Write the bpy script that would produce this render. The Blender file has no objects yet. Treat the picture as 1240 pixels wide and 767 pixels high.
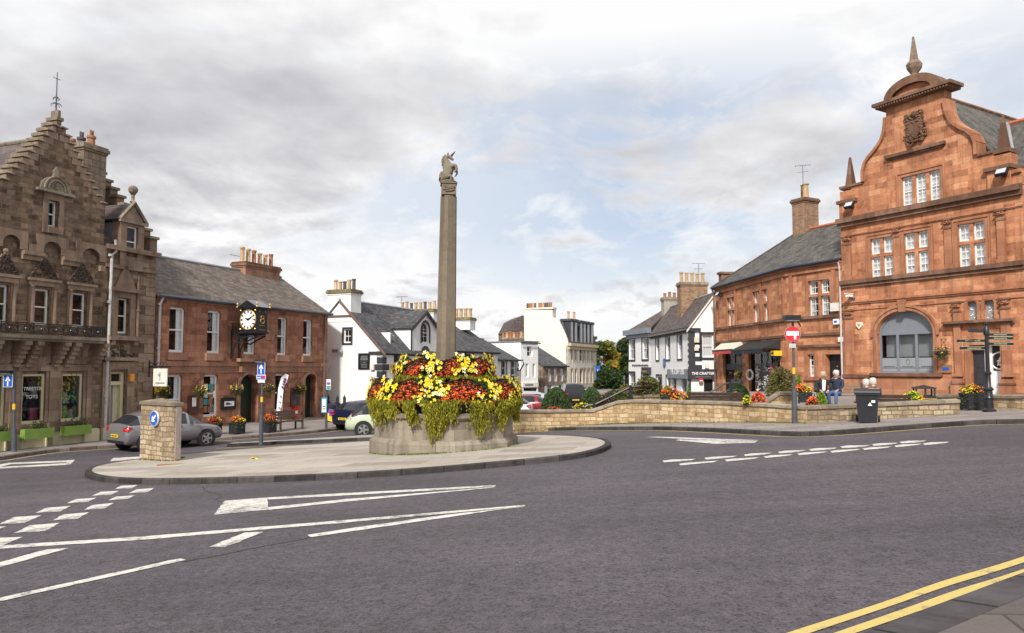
import bpy, bmesh, math, random
from math import sin, cos, pi, radians, sqrt, atan2
from mathutils import Vector, Matrix
from mathutils.geometry import delaunay_2d_cdt
random.seed(7)
S = bpy.context.scene
COL = S.collection
# ---------------------------------------------------------------- camera maths
FOC = 895.0; PIT = radians(3.3); SHY = 11.9
CAM = Vector((0, 0, 1.6))
def ray(px, py):
    cx = px - 620; cy = 383.5 - py + SHY
    return Vector((cx, FOC*cos(PIT) - cy*sin(PIT), FOC*sin(PIT) + cy*cos(PIT)))
def smin(a, b, k=.25):
    h = max(0, k - abs(a - b)) / k
    return min(a, b) - h*h*k*.25
def G(x, y):
    """height of the sloping square (it falls to the left and away from the near corner)"""
    d = 1.6 - .0562*max(-60, min(60, x)) + .0317*min(y, 80)
    dm = 3.08 + .009*max(0, min(y, 200) - 40)
    d = smin(d, dm)
    d = -smin(-d, -.6)
    return 1.6 - d
def gp(px, py, h=0.0):
    """point of the ground seen at a photo position"""
    r = ray(px, py); t = .001; last = None
    lo, hi = .002, .6
    f = lambda t: (CAM.z + r.z*t) - (G(CAM.x + r.x*t, CAM.y + r.y*t) + h)
    for i in range(60):
        m = (lo + hi)/2
        if f(m) > 0: lo = m
        else: hi = m
    t = lo
    return Vector((r.x*t, r.y*t, G(r.x*t, r.y*t) + h))
def at(px, py, Y):
    r = ray(px, py); t = Y / r.y
    return CAM + r*t
class Fr:
    """upright plane: x along it to the right, y into it, z world height"""
    def __init__(s, px, Y, dx, dy, X=None):
        s.p = Vector(((px-620)/FOC*Y if X is None else X, Y, 0))
        l = sqrt(dx*dx+dy*dy); s.d = Vector((dx/l, dy/l, 0)); s.n = Vector((-s.d.y, s.d.x, 0))
        s.M = Matrix(((s.d.x, s.n.x, 0, s.p.x), (s.d.y, s.n.y, 0, s.p.y), (0, 0, 1, 0), (0, 0, 0, 1)))
    def uv(s, px, py, off=0.0):
        r = ray(px, py); q = s.p + s.n*off
        t = (q - CAM).dot(s.n) / r.dot(s.n)
        w = CAM + r*t
        return (w - s.p).dot(s.d), w.z
    def u(s, px, off=0.0): return s.uv(px, 447, off)[0]
    def z(s, px, py, off=0.0): return s.uv(px, py, off)[1]
    def w(s, x, y, z): return s.M @ Vector((x, y, z))
    def g(s, x, y=0): q = s.w(x, y, 0); return G(q.x, q.y)
# ---------------------------------------------------------------- objects
def org(o):
    while o.parent: o = o.parent
    return o.location
def props(o, label=None, cat=None, group=None, kind=None):
    if label: o['label'] = label
    if cat: o['category'] = cat
    if group: o['group'] = group
    if kind: o['kind'] = kind
    return o
def thing(name, label, cat, loc=(0, 0, 0), group=None):
    o = bpy.data.objects.new(name, None); COL.objects.link(o); o.location = loc
    o.empty_display_size = .3
    return props(o, label, cat, group)
class MB:
    def __init__(s, fr=None):
        s.v = []; s.f = []; s.uv = []; s.mi = []; s.m = 0
        s.M = fr.M if isinstance(fr, Fr) else (fr or Matrix.Identity(4))
    def face(s, pts, uv=None):
        pts = [Vector(p) for p in pts]
        if uv is None:
            n = (pts[1]-pts[0]).cross(pts[2]-pts[0])
            if len(pts) > 3: n = n + (pts[2]-pts[0]).cross(pts[3]-pts[0])
            a, b, c = abs(n.x), abs(n.y), abs(n.z)
            if c > max(a, b)*1.01: uv = [(p.x, p.y) for p in pts] if c > 5*max(a, b) else ([(p.x, sqrt(p.y*p.y)*1.2) for p in pts] if b > a else [(p.y, p.x*1.2) for p in pts])
            elif b >= a: uv = [(p.x, p.z) for p in pts]
            else: uv = [(p.y+.37, p.z) for p in pts]
        k = len(s.v); s.v += [s.M @ p for p in pts]; s.f.append(tuple(range(k, k+len(pts)))); s.uv += uv; s.mi.append(s.m)
    def box(s, x0, x1, y0, y1, z0, z1):
        if x0 > x1: x0, x1 = x1, x0
        if z0 > z1: z0, z1 = z1, z0
        if y0 > y1: y0, y1 = y1, y0
        a = [(x0,y0,z0),(x1,y0,z0),(x1,y1,z0),(x0,y1,z0),(x0,y0,z1),(x1,y0,z1),(x1,y1,z1),(x0,y1,z1)]
        for f in ((0,1,5,4),(1,2,6,5),(2,3,7,6),(3,0,4,7),(4,5,6,7),(3,2,1,0)): s.face([a[i] for i in f])
        return s
    def ext(s, poly, a, b):
        """poly of 3D points, extruded from offset a to offset b (vectors)"""
        a = Vector(a); b = Vector(b); P = [Vector(p) for p in poly]
        s.face([p+a for p in P]); s.face([p+b for p in reversed(P)])
        for i in range(len(P)):
            p, q = P[i], P[(i+1) % len(P)]
            s.face([p+a, q+a, q+b, p+b])
        return s
    def prism(s, poly, y0, y1): return s.ext([(x, 0, z) for x, z in poly], (0, y0, 0), (0, y1, 0))
    def prismx(s, poly, x0, x1): return s.ext([(0, y, z) for y, z in poly], (x0, 0, 0), (x1, 0, 0))
    def prismz(s, poly, z0, z1): return s.ext([(x, y, 0) for x, y in poly], (0, 0, z0), (0, 0, z1))
    def lathe(s, prof, c=(0, 0, 0), n=12, ax='z', rot=0.0):
        c = Vector(c)
        def P(r, h, i):
            a = rot + 2*pi*i/n
            if ax == 'z': return c + Vector((r*cos(a), r*sin(a), h))
            if ax == 'y': return c + Vector((r*cos(a), h, r*sin(a)))
            return c + Vector((h, r*cos(a), r*sin(a)))
        for (r0, h0), (r1, h1) in zip(prof, prof[1:]):
            for i in range(n):
                q = [P(r0, h0, i), P(r0, h0, i+1), P(r1, h1, i+1), P(r1, h1, i)]
                if r0 < 1e-5: q = q[1:]
                elif r1 < 1e-5: q = q[:3]
                k0 = 2*pi*r0/n or .1
                s.face(q, [(i*k0, h0), (i*k0+k0, h0), (i*k0+k0, h1), (i*k0, h1)][:len(q)] if ax == 'z' else None)
        return s
    def cyl(s, c, r, h, n=12, ax='z', r2=None):
        r2 = r if r2 is None else r2
        return s.lathe([(0, 0), (r, 0), (r2, h), (0, h)], c, n, ax)
    def tube(s, pts, r, n=6, closed=False):
        pts = [Vector(p) for p in pts]; rings = []
        for i, p in enumerate(pts):
            a = pts[max(0, i-1)]; b = pts[min(len(pts)-1, i+1)]
            d = (b-a).normalized()
            x = d.cross(Vector((0, 0, 1)))
            if x.length < .05: x = d.cross(Vector((0, 1, 0)))
            x.normalize(); y = d.cross(x)
            rr = r[i] if isinstance(r, (list, tuple)) else r
            rings.append([p + x*rr*cos(2*pi*k/n) + y*rr*sin(2*pi*k/n) for k in range(n)])
        for A, B in zip(rings, rings[1:]):
            for k in range(n): s.face([A[k], A[(k+1) % n], B[(k+1) % n], B[k]])
        s.face(rings[0]); s.face(rings[-1]); return s
    def ball(s, c, r, n=10, m=6, sz=1.0):
        return s.lathe([(r*sin(pi*i/m), -r*sz*cos(pi*i/m)) for i in range(m+1)], c, n)
    def octa(s, c, r, R=None):
        c = Vector(c); a, b = random.random()*6.28, random.random()*1.2-.6
        x = Vector((cos(a), sin(a), b*.5)).normalized()*r; y = Vector((-sin(a), cos(a), b)).normalized()*r; z = x.cross(y)/r*.7
        for p, q in ((x, y), (y, -x), (-x, -y), (-y, x)):
            s.face([c+p, c+q, c+z], [(0, 0), (1, 0), (0, 1)]); s.face([c+p, c+q, c-z], [(0, 0), (1, 0), (0, 1)])
    def leaf(s, c, r, d=None):
        c = Vector(c)
        a = random.random()*6.28; e = random.uniform(-1, 1)
        x = Vector((cos(a), sin(a), e)).normalized(); y = x.cross(Vector((random.uniform(-1,1), random.uniform(-1,1), random.uniform(-1,1))))
        if y.length < .01: y = Vector((0, 0, 1))
        y.normalize()
        if d: x = Vector(d)/r
        s.face([c-x*r, c+y*r*.45, c+x*r, c-y*r*.45], [(0, 0), (1, 0), (1, 1), (0, 1)])
    def wall(s, out, holes=(), y=0.0, rev=.28, th=.35):
        """upright wall front with openings (each hole a polygon of (x, z)), its reveals and its edge"""
        vs = []; es = []
        for P in [out]+list(holes):
            k = len(vs); vs += [Vector(p) for p in P]; es += [(k+i, k+(i+1) % len(P)) for i in range(len(P))]
        v, e, f, *_ = delaunay_2d_cdt(vs, es, [], 0, 1e-5)
        for t in f:
            c = (v[t[0]]+v[t[1]]+v[t[2]])/3
            if inside(c, out) and not any(inside(c, h) for h in holes): s.face([(v[i].x, y, v[i].y) for i in t])
        for h in holes:
            for (a, b), (c, d) in zip(h, list(h[1:])+[h[0]]): s.face([(a, y, b), (c, y, d), (c, y+rev, d), (a, y+rev, b)])
        for (a, b), (c, d) in zip(out, list(out[1:])+[out[0]]): s.face([(a, y, b), (c, y, d), (c, y+th, d), (a, y+th, b)])
        return s
    def build(s, name, mats, parent=None, smooth=False, loc=None, weld=False):
        if not isinstance(mats, (list, tuple)): mats = [mats]
        me = bpy.data.meshes.new(name)
        if parent is not None: o3 = Vector(org(parent))
        elif loc is not None: o3 = Vector(loc)
        elif s.v:
            xs = [p.x for p in s.v]; ys = [p.y for p in s.v]; o3 = Vector(((min(xs)+max(xs))/2, (min(ys)+max(ys))/2, min(p.z for p in s.v)))
        else: o3 = Vector((0, 0, 0))
        me.from_pydata([p-o3 for p in s.v], [], s.f)
        ul = me.uv_layers.new(name='UVMap')
        flat = [c for p in s.uv for c in p]
        ul.data.foreach_set('uv', flat)
        me.polygons.foreach_set('material_index', s.mi)
        for m in mats: me.materials.append(mat(m))
        if weld or smooth:
            bm = bmesh.new(); bm.from_mesh(me); bmesh.ops.remove_doubles(bm, verts=bm.verts, dist=.0005)
            bmesh.ops.recalc_face_normals(bm, faces=bm.faces); bm.to_mesh(me); bm.free()
        if smooth:
            me.polygons.foreach_set('use_smooth', [True]*len(me.polygons))
            try: me.set_sharp_from_angle(angle=radians(smooth if smooth > 1 else 40))
            except Exception: pass
        me.update()
        o = bpy.data.objects.new(name, me); COL.objects.link(o)
        if parent is not None: o.parent = parent
        else: o.location = o3
        return o
def inside(p, P):
    x, y = p[0], p[1]; r = False
    for (a, b), (c, d) in zip(P, list(P[1:])+[P[0]]):
        if (b > y) != (d > y) and x < (c-a)*(y-b)/(d-b)+a: r = not r
    return r
def rect(a, b, c, d): return [(a, c), (b, c), (b, d), (a, d)]
def arch(x0, x1, z0, zs, zt, n=10):
    c = (x0+x1)/2; r = (x1-x0)/2
    return [(x0, z0), (x1, z0)] + [(c + r*cos(pi*i/n), zs + (zt-zs)*sin(pi*i/n)) for i in range(n+1)]
def dup(o, parent=None):
    c = o.copy(); COL.objects.link(c)
    if parent is not None: c.parent = parent
    for ch in list(o.children): dup(ch, c)
    return c
def place(o, loc, rz=0, label=None, sc=None):
    o.location = loc; o.rotation_euler = (0, 0, rz)
    if label: o['label'] = label
    if sc: o.scale = (sc, sc, sc)
    return o
# ---------------------------------------------------------------- materials
_M = {}; DEF = {}
def mat(n):
    if n in _M: return _M[n]
    m = bpy.data.materials.new(n); m.use_nodes = True; _M[n] = m
    DEF[n](m) if callable(DEF[n]) else plain(m, *DEF[n])
    return m
class N:
    def __init__(s, m):
        s.t = m.node_tree; s.b = s.t.nodes['Principled BSDF']; s.o = s.t.nodes['Material Output']
    def n(s, t, **k):
        x = s.t.nodes.new(t)
        for a, b in k.items():
            if a.startswith('i_'):
                q = a[2:].replace('_', ' '); x.inputs[int(q) if q.isdigit() else q].default_value = b
            else: setattr(x, a, b)
        return x
    def l(s, a, b): s.t.links.new(a, b)
    def ramp(s, fac, cols, interp='LINEAR'):
        r = s.n('ShaderNodeValToRGB'); r.color_ramp.interpolation = interp; e = r.color_ramp.elements
        while len(e) < len(cols): e.new(.5)
        for i, (p, c) in enumerate(cols): e[i].position = p; e[i].color = (*c, 1) if len(c) == 3 else c
        s.l(fac, r.inputs[0]); return r.outputs[0]
    def mix(s, fac, a, b, bt='MIX'):
        r = s.n('ShaderNodeMix', data_type='RGBA', blend_type=bt)
        for v, i in ((fac, 0), (a, 6), (b, 7)):
            if isinstance(v, (int, float)): r.inputs[i].default_value = v
            elif isinstance(v, tuple): r.inputs[i].default_value = (*v, 1)
            else: s.l(v, r.inputs[i])
        return r.outputs[2]
    def math(s, op, a, b=0.0, c=None):
        r = s.n('ShaderNodeMath', operation=op)
        for i, v in enumerate((a, b) if c is None else (a, b, c)):
            if isinstance(v, (int, float)): r.inputs[i].default_value = v
            else: s.l(v, r.inputs[i])
        return r.outputs[0]
    def noise(s, vec, sc, det=4, rough=.6, dim='3D'):
        r = s.n('ShaderNodeTexNoise', i_Scale=sc, i_Detail=det, i_Roughness=rough)
        if vec: s.l(vec, r.inputs['Vector'])
        return r.outputs['Fac']
    def bump(s, h, st, d=.02):
        r = s.n('ShaderNodeBump', i_Strength=st, i_Distance=d); s.l(h, r.inputs['Height']); s.l(r.outputs[0], s.b.inputs['Normal'])
def plain(m, col, rough=.6, metal=0.0, var=.12, bump=0.0, spec=.5):
    k = N(m); tc = k.n('ShaderNodeTexCoord')
    k.b.inputs['Roughness'].default_value = rough; k.b.inputs['Metallic'].default_value = metal
    k.b.inputs['Specular IOR Level'].default_value = spec
    f = k.noise(tc.outputs['Object'], 6, 5)
    f2 = k.noise(tc.outputs['Object'], .9, 3)
    f = k.math('ADD', k.math('MULTIPLY', f, .6), k.math('MULTIPLY', f2, .4))
    lo = tuple(c*(1-var*1.6) for c in col); hi = tuple(min(1, c*(1+var*1.2)) for c in col)
    k.l(k.ramp(f, [(.3, lo), (.7, hi)]), k.b.inputs['Base Color'])
    if bump: k.bump(k.noise(tc.outputs['Object'], 25, 4), bump, .01)
def masonry(cols, bw, bh, mortar, msz=.012, dist=.02, sq=1.0, stain=.5, bump=.5, staincol=(.05, .045, .04), rough=.9, fine=1.0, mfac=1.0):
    def f(m):
        k = N(m); tc = k.n('ShaderNodeTexCoord'); uv = tc.outputs['UV']
        nz = k.n('ShaderNodeTexNoise', i_Scale=2.5, i_Detail=3); k.l(uv, nz.inputs['Vector'])
        v = k.n('ShaderNodeVectorMath', operation='SUBTRACT'); k.l(nz.outputs['Color'], v.inputs[0]); v.inputs[1].default_value = (.5, .5, .5)
        v2 = k.n('ShaderNodeVectorMath', operation='SCALE'); k.l(v.outputs[0], v2.inputs[0]); v2.inputs['Scale'].default_value = dist*4
        v3 = k.n('ShaderNodeVectorMath', operation='ADD'); k.l(uv, v3.inputs[0]); k.l(v2.outputs[0], v3.inputs[1])
        def brick(w, h, off, sqa):
            b = k.n('ShaderNodeTexBrick', offset=off, offset_frequency=2, squash=sqa, squash_frequency=3)
            b.inputs['Color1'].default_value = (0, 0, 0, 1); b.inputs['Color2'].default_value = (1, 1, 1, 1); b.inputs['Mortar'].default_value = (.5, .5, .5, 1)
            b.inputs['Scale'].default_value = 1; b.inputs['Mortar Size'].default_value = msz; b.inputs['Mortar Smooth'].default_value = .3
            b.inputs['Brick Width'].default_value = w; b.inputs['Row Height'].default_value = h; b.inputs['Bias'].default_value = 0
            k.l(v3.outputs[0], b.inputs['Vector']); return b
        b1 = brick(bw, bh, .43, sq)
        n1 = k.noise(uv, .35, 4); n2 = k.noise(uv, 9*fine, 6, .7); n3 = k.noise(uv, 1.6, 5, .65)
        mps = k.n('ShaderNodeMapping'); mps.inputs['Scale'].default_value = (2.6, .16, 1); k.l(uv, mps.inputs[0]); n4 = k.noise(mps.outputs[0], 1.3, 5, .6)
        n5 = k.noise(v3.outputs[0], 3.2, 5, .7)
        tone = k.math('ADD', k.math('MULTIPLY', b1.outputs['Color'], .52), k.math('ADD', k.math('MULTIPLY', k.math('SUBTRACT', n5, .5), 1.1), k.math('ADD', k.math('MULTIPLY', k.math('SUBTRACT', n2, .5), .5), .24)))
        c = k.ramp(tone, cols)
        c = k.mix(k.math('MULTIPLY', n2, .5), c, (.5, .5, .5), 'OVERLAY')
        st = k.ramp(n3, [(.5, (0, 0, 0)), (.72, (stain,)*3)])
        c = k.mix(st, c, staincol)
        c = k.mix(1.0, c, k.ramp(n4, [(.34, (.72,)*3), (.52, (1,)*3), (.72, (1.08,)*3)]), 'MULTIPLY')
        st2 = k.ramp(n1, [(.35, (.82,)*3), (.65, (1.08,)*3)])
        c = k.mix(1.0, c, st2, 'MULTIPLY')
        c = k.mix(k.math('MULTIPLY', b1.outputs['Fac'], mfac), c, mortar)
        k.l(c, k.b.inputs['Base Color']); k.b.inputs['Roughness'].default_value = rough; k.b.inputs['Specular IOR Level'].default_value = .2
        h = k.math('ADD', k.math('MULTIPLY', k.math('SUBTRACT', 1, b1.outputs['Fac']), .8), k.math('ADD', k.math('MULTIPLY', n2, .7), k.math('MULTIPLY', b1.outputs['Color'], .25)))
        k.bump(h, bump, .03)
    return f
def slate(cols, w=.28, h=.2, stain=(.16, .15, .12), sf=.5):
    def f(m):
        k = N(m); tc = k.n('ShaderNodeTexCoord'); uv = tc.outputs['UV']
        b = k.n('ShaderNodeTexBrick', offset=.5)
        b.inputs['Color1'].default_value = (0, 0, 0, 1); b.inputs['Color2'].default_value = (1, 1, 1, 1); b.inputs['Mortar'].default_value = (.3, .3, .3, 1)
        b.inputs['Scale'].default_value = 1; b.inputs['Mortar Size'].default_value = .008; b.inputs['Brick Width'].default_value = w; b.inputs['Row Height'].default_value = h
        k.l(uv, b.inputs['Vector'])
        n2 = k.noise(uv, 7, 5); n1 = k.noise(uv, .7, 5, .7)
        mp = k.n('ShaderNodeMapping'); mp.inputs['Scale'].default_value = (2.2, .18, 1); k.l(uv, mp.inputs[0]); n3 = k.noise(mp.outputs[0], 1.5, 4, .7)
        c = k.ramp(k.math('ADD', k.math('MULTIPLY', b.outputs['Color'], .6), k.math('MULTIPLY', n2, .4)), cols)
        c = k.mix(k.ramp(k.math('ADD', k.math('MULTIPLY', n1, .5), k.math('MULTIPLY', n3, .5)), [(.45, (0, 0, 0)), (.68, (sf,)*3)]), c, stain)
        c = k.mix(k.math('MULTIPLY', b.outputs['Fac'], .7), c, (.02, .02, .02))
        k.l(c, k.b.inputs['Base Color']); k.b.inputs['Roughness'].default_value = .75; k.b.inputs['Specular IOR Level'].default_value = .3
        sx = k.n('ShaderNodeSeparateXYZ'); k.l(uv, sx.inputs[0])
        saw = k.math('FRACT', k.math('DIVIDE', sx.outputs[1], h))
        k.bump(k.math('ADD', k.math('MULTIPLY', saw, -1), k.math('ADD', b.outputs['Color'], n2)), .6, .02)
    return f
def harl(col, dirt=.35):
    def f(m):
        k = N(m); tc = k.n('ShaderNodeTexCoord'); uv = tc.outputs['Object']
        mp = k.n('ShaderNodeMapping'); mp.inputs['Scale'].default_value = (1.5, 1.5, .25); k.l(uv, mp.inputs[0])
        n1 = k.noise(mp.outputs[0], .9, 5, .65); n2 = k.noise(uv, 14, 4)
        c = k.ramp(n1, [(.35, col), (.78, tuple(x*(1-dirt) for x in col))])
        c = k.mix(.35, c, k.ramp(n2, [(.3, (.75,)*3), (.7, (1,)*3)]), 'MULTIPLY')
        k.l(c, k.b.inputs['Base Color']); k.b.inputs['Roughness'].default_value = .85
        k.bump(n2, .35, .015)
    return f
def asphalt(m):
    k = N(m); tc = k.n('ShaderNodeTexCoord'); v = tc.outputs['Object']
    n1 = k.noise(v, .22, 5, .6); n2 = k.noise(v, 38, 4, .85); n3 = k.noise(v, 7, 5, .75)
    vo = k.n('ShaderNodeTexVoronoi', i_Scale=42); k.l(v, vo.inputs['Vector'])
    c = k.ramp(n1, [(.3, (.068, .058, .069)), (.7, (.1, .086, .099))])
    c = k.mix(1.0, c, k.ramp(n3, [(.3, (.72,)*3), (.7, (1.22,)*3)]), 'MULTIPLY')
    c = k.mix(1.0, c, k.ramp(n2, [(.37, (.3,)*3), (.47, (1,)*3), (.7, (1.35,)*3)]), 'MULTIPLY')
    c = k.mix(1.0, c, k.ramp(k.noise(v, 16, 3, .9), [(.34, (.45,)*3), (.46, (1,)*3), (.7, (1.15,)*3)]), 'MULTIPLY')
    chip = k.ramp(vo.outputs['Distance'], [(.0, (1,)*3), (.16, (0,)*3)])
    vn = k.ramp(vo.outputs['Color'], [(.72, (0,)*3), (.8, (.8,)*3)])
    c = k.mix(k.math('MULTIPLY', chip, vn), c, (.5, .48, .46))
    # thin cracks and old tyre polish
    mp = k.n('ShaderNodeMapping'); mp.inputs['Rotation'].default_value = (0, 0, .3); mp.inputs['Scale'].default_value = (.12, .8, 1); k.l(v, mp.inputs[0])
    n5 = k.noise(mp.outputs[0], 1.2, 4); c = k.mix(1.0, c, k.ramp(n5, [(.35, (.88,)*3), (.65, (1.1,)*3)]), 'MULTIPLY')
    v2 = k.n('ShaderNodeTexVoronoi', i_Scale=.16, feature='DISTANCE_TO_EDGE')
    wv = k.n('ShaderNodeTexNoise', i_Scale=1.1, i_Detail=5); k.l(v, wv.inputs['Vector'])
    ad = k.n('ShaderNodeVectorMath', operation='MULTIPLY_ADD'); k.l(wv.outputs['Color'], ad.inputs[0]); ad.inputs[1].default_value = (1.6, 1.6, 0); k.l(v, ad.inputs[2]); k.l(ad.outputs[0], v2.inputs['Vector'])
    cr = k.ramp(v2.outputs['Distance'], [(.0, (.6,)*3), (.0035, (0,)*3)])
    c = k.mix(k.math('MULTIPLY', cr, n3), c, (.03, .028, .03))
    k.l(c, k.b.inputs['Base Color']); k.b.inputs['Roughness'].default_value = .82; k.b.inputs['Specular IOR Level'].default_value = .35
    k.bump(k.math('ADD', n2, k.math('MULTIPLY', n3, .6)), .7, .012)
def marking(col, wear=.6):
    def f(m):
        k = N(m); tc = k.n('ShaderNodeTexCoord'); v = tc.outputs['Object']
        n1 = k.noise(v, 9, 6, .8); n2 = k.noise(v, 60, 3, .8); n0 = k.noise(v, .8, 3)
        w = k.math('ADD', k.math('MULTIPLY', n1, .7), k.math('ADD', k.math('MULTIPLY', n2, .35), k.math('MULTIPLY', n0, .3)))
        c = k.mix(k.ramp(w, [(wear, (0,)*3), (wear+.12, (1,)*3)]), k.mix(k.ramp(n2, [(.3, (0,)*3), (.8, (.3,)*3)]), col, (.3, .28, .27)), (.13, .12, .125))
        k.l(c, k.b.inputs['Base Color']); k.b.inputs['Roughness'].default_value = .7
        k.bump(n2, .4, .01)
    return f
def glass(m, refl=.5, tint=(.92, .94, .96)):
    k = N(m); k.t.nodes.remove(k.b)
    tr = k.n('ShaderNodeBsdfTransparent'); tr.inputs[0].default_value = (*tint, 1)
    gl = k.n('ShaderNodeBsdfGlossy'); gl.inputs['Roughness'].default_value = .03; gl.inputs[0].default_value = (.9, .9, .92, 1)
    tc = k.n('ShaderNodeTexCoord'); nz = k.noise(tc.outputs['Object'], .9, 2); bp = k.n('ShaderNodeBump', i_Strength=.12, i_Distance=.1); k.l(nz, bp.inputs['Height']); k.l(bp.outputs[0], gl.inputs['Normal'])
    fr = k.n('ShaderNodeFresnel', i_IOR=1.5)
    mx = k.n('ShaderNodeMixShader'); k.l(k.math('ADD', k.math('MULTIPLY', fr.outputs[0], .55), .02), mx.inputs[0]); k.l(tr.outputs[0], mx.inputs[1]); k.l(gl.outputs[0], mx.inputs[2])
    k.l(mx.outputs[0], k.o.inputs[0])
def slabs(cols, bw, bh, mortar, stain=.4):
    def f(m):
        k = N(m); tc = k.n('ShaderNodeTexCoord'); v = tc.outputs['Object']
        mp = k.n('ShaderNodeMapping'); mp.inputs['Rotation'].default_value = (0, 0, .25); k.l(v, mp.inputs[0])
        b = k.n('ShaderNodeTexBrick', offset=.37)
        b.inputs['Color1'].default_value = (0, 0, 0, 1); b.inputs['Color2'].default_value = (1, 1, 1, 1); b.inputs['Mortar'].default_value = (.5, .5, .5, 1)
        b.inputs['Scale'].default_value = 1; b.inputs['Mortar Size'].default_value = .012; b.inputs['Brick Width'].default_value = bw; b.inputs['Row Height'].default_value = bh
        k.l(mp.outputs[0], b.inputs['Vector'])
        n1 = k.noise(v, 1.1, 5, .7); n2 = k.noise(v, 40, 4, .7); mp2 = k.n('ShaderNodeMapping'); mp2.inputs['Scale'].default_value = (.5, 3, 1); mp2.inputs['Rotation'].default_value = (0, 0, -.1); k.l(v, mp2.inputs[0]); n3 = k.noise(mp2.outputs[0], 1.3, 5, .65)
        c = k.ramp(k.math('ADD', k.math('MULTIPLY', b.outputs['Color'], .35), k.math('ADD', k.math('MULTIPLY', n1, .3), k.math('MULTIPLY', n3, .35))), cols)
        c = k.mix(1.0, c, k.ramp(n2, [(.3, (.85,)*3), (.7, (1.1,)*3)]), 'MULTIPLY')
        c = k.mix(k.ramp(k.noise(v, 2.3, 6, .7), [(.56, (0,)*3), (.75, (stain,)*3)]), c, (.14, .1, .08))
        c = k.mix(k.math('MULTIPLY', b.outputs['Fac'], .75), c, mortar)
        k.l(c, k.b.inputs['Base Color']); k.b.inputs['Roughness'].default_value = .85
        k.bump(k.math('ADD', k.math('MULTIPLY', b.outputs['Fac'], -1), k.math('MULTIPLY', n2, .4)), .5, .01)
    return f
def leafm(col, var=.35):
    def f(m):
        k = N(m); tc = k.n('ShaderNodeTexCoord'); n = k.noise(tc.outputs['Object'], 4, 3)
        k.l(k.ramp(n, [(.3, tuple(c*(1-var) for c in col)), (.7, tuple(c*(1+var) for c in col))]), k.b.inputs['Base Color'])
        k.b.inputs['Roughness'].default_value = .6; k.b.inputs['Specular IOR Level'].default_value = .25
        tl = k.n('ShaderNodeBsdfTranslucent'); tl.inputs[0].default_value = (*[min(1, c*1.4) for c in col], 1)
        mx = k.n('ShaderNodeMixShader'); mx.inputs[0].default_value = .25; k.l(k.b.outputs[0], mx.inputs[1]); k.l(tl.outputs[0], mx.inputs[2]); k.l(mx.outputs[0], k.o.inputs[0])
    return f
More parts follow.
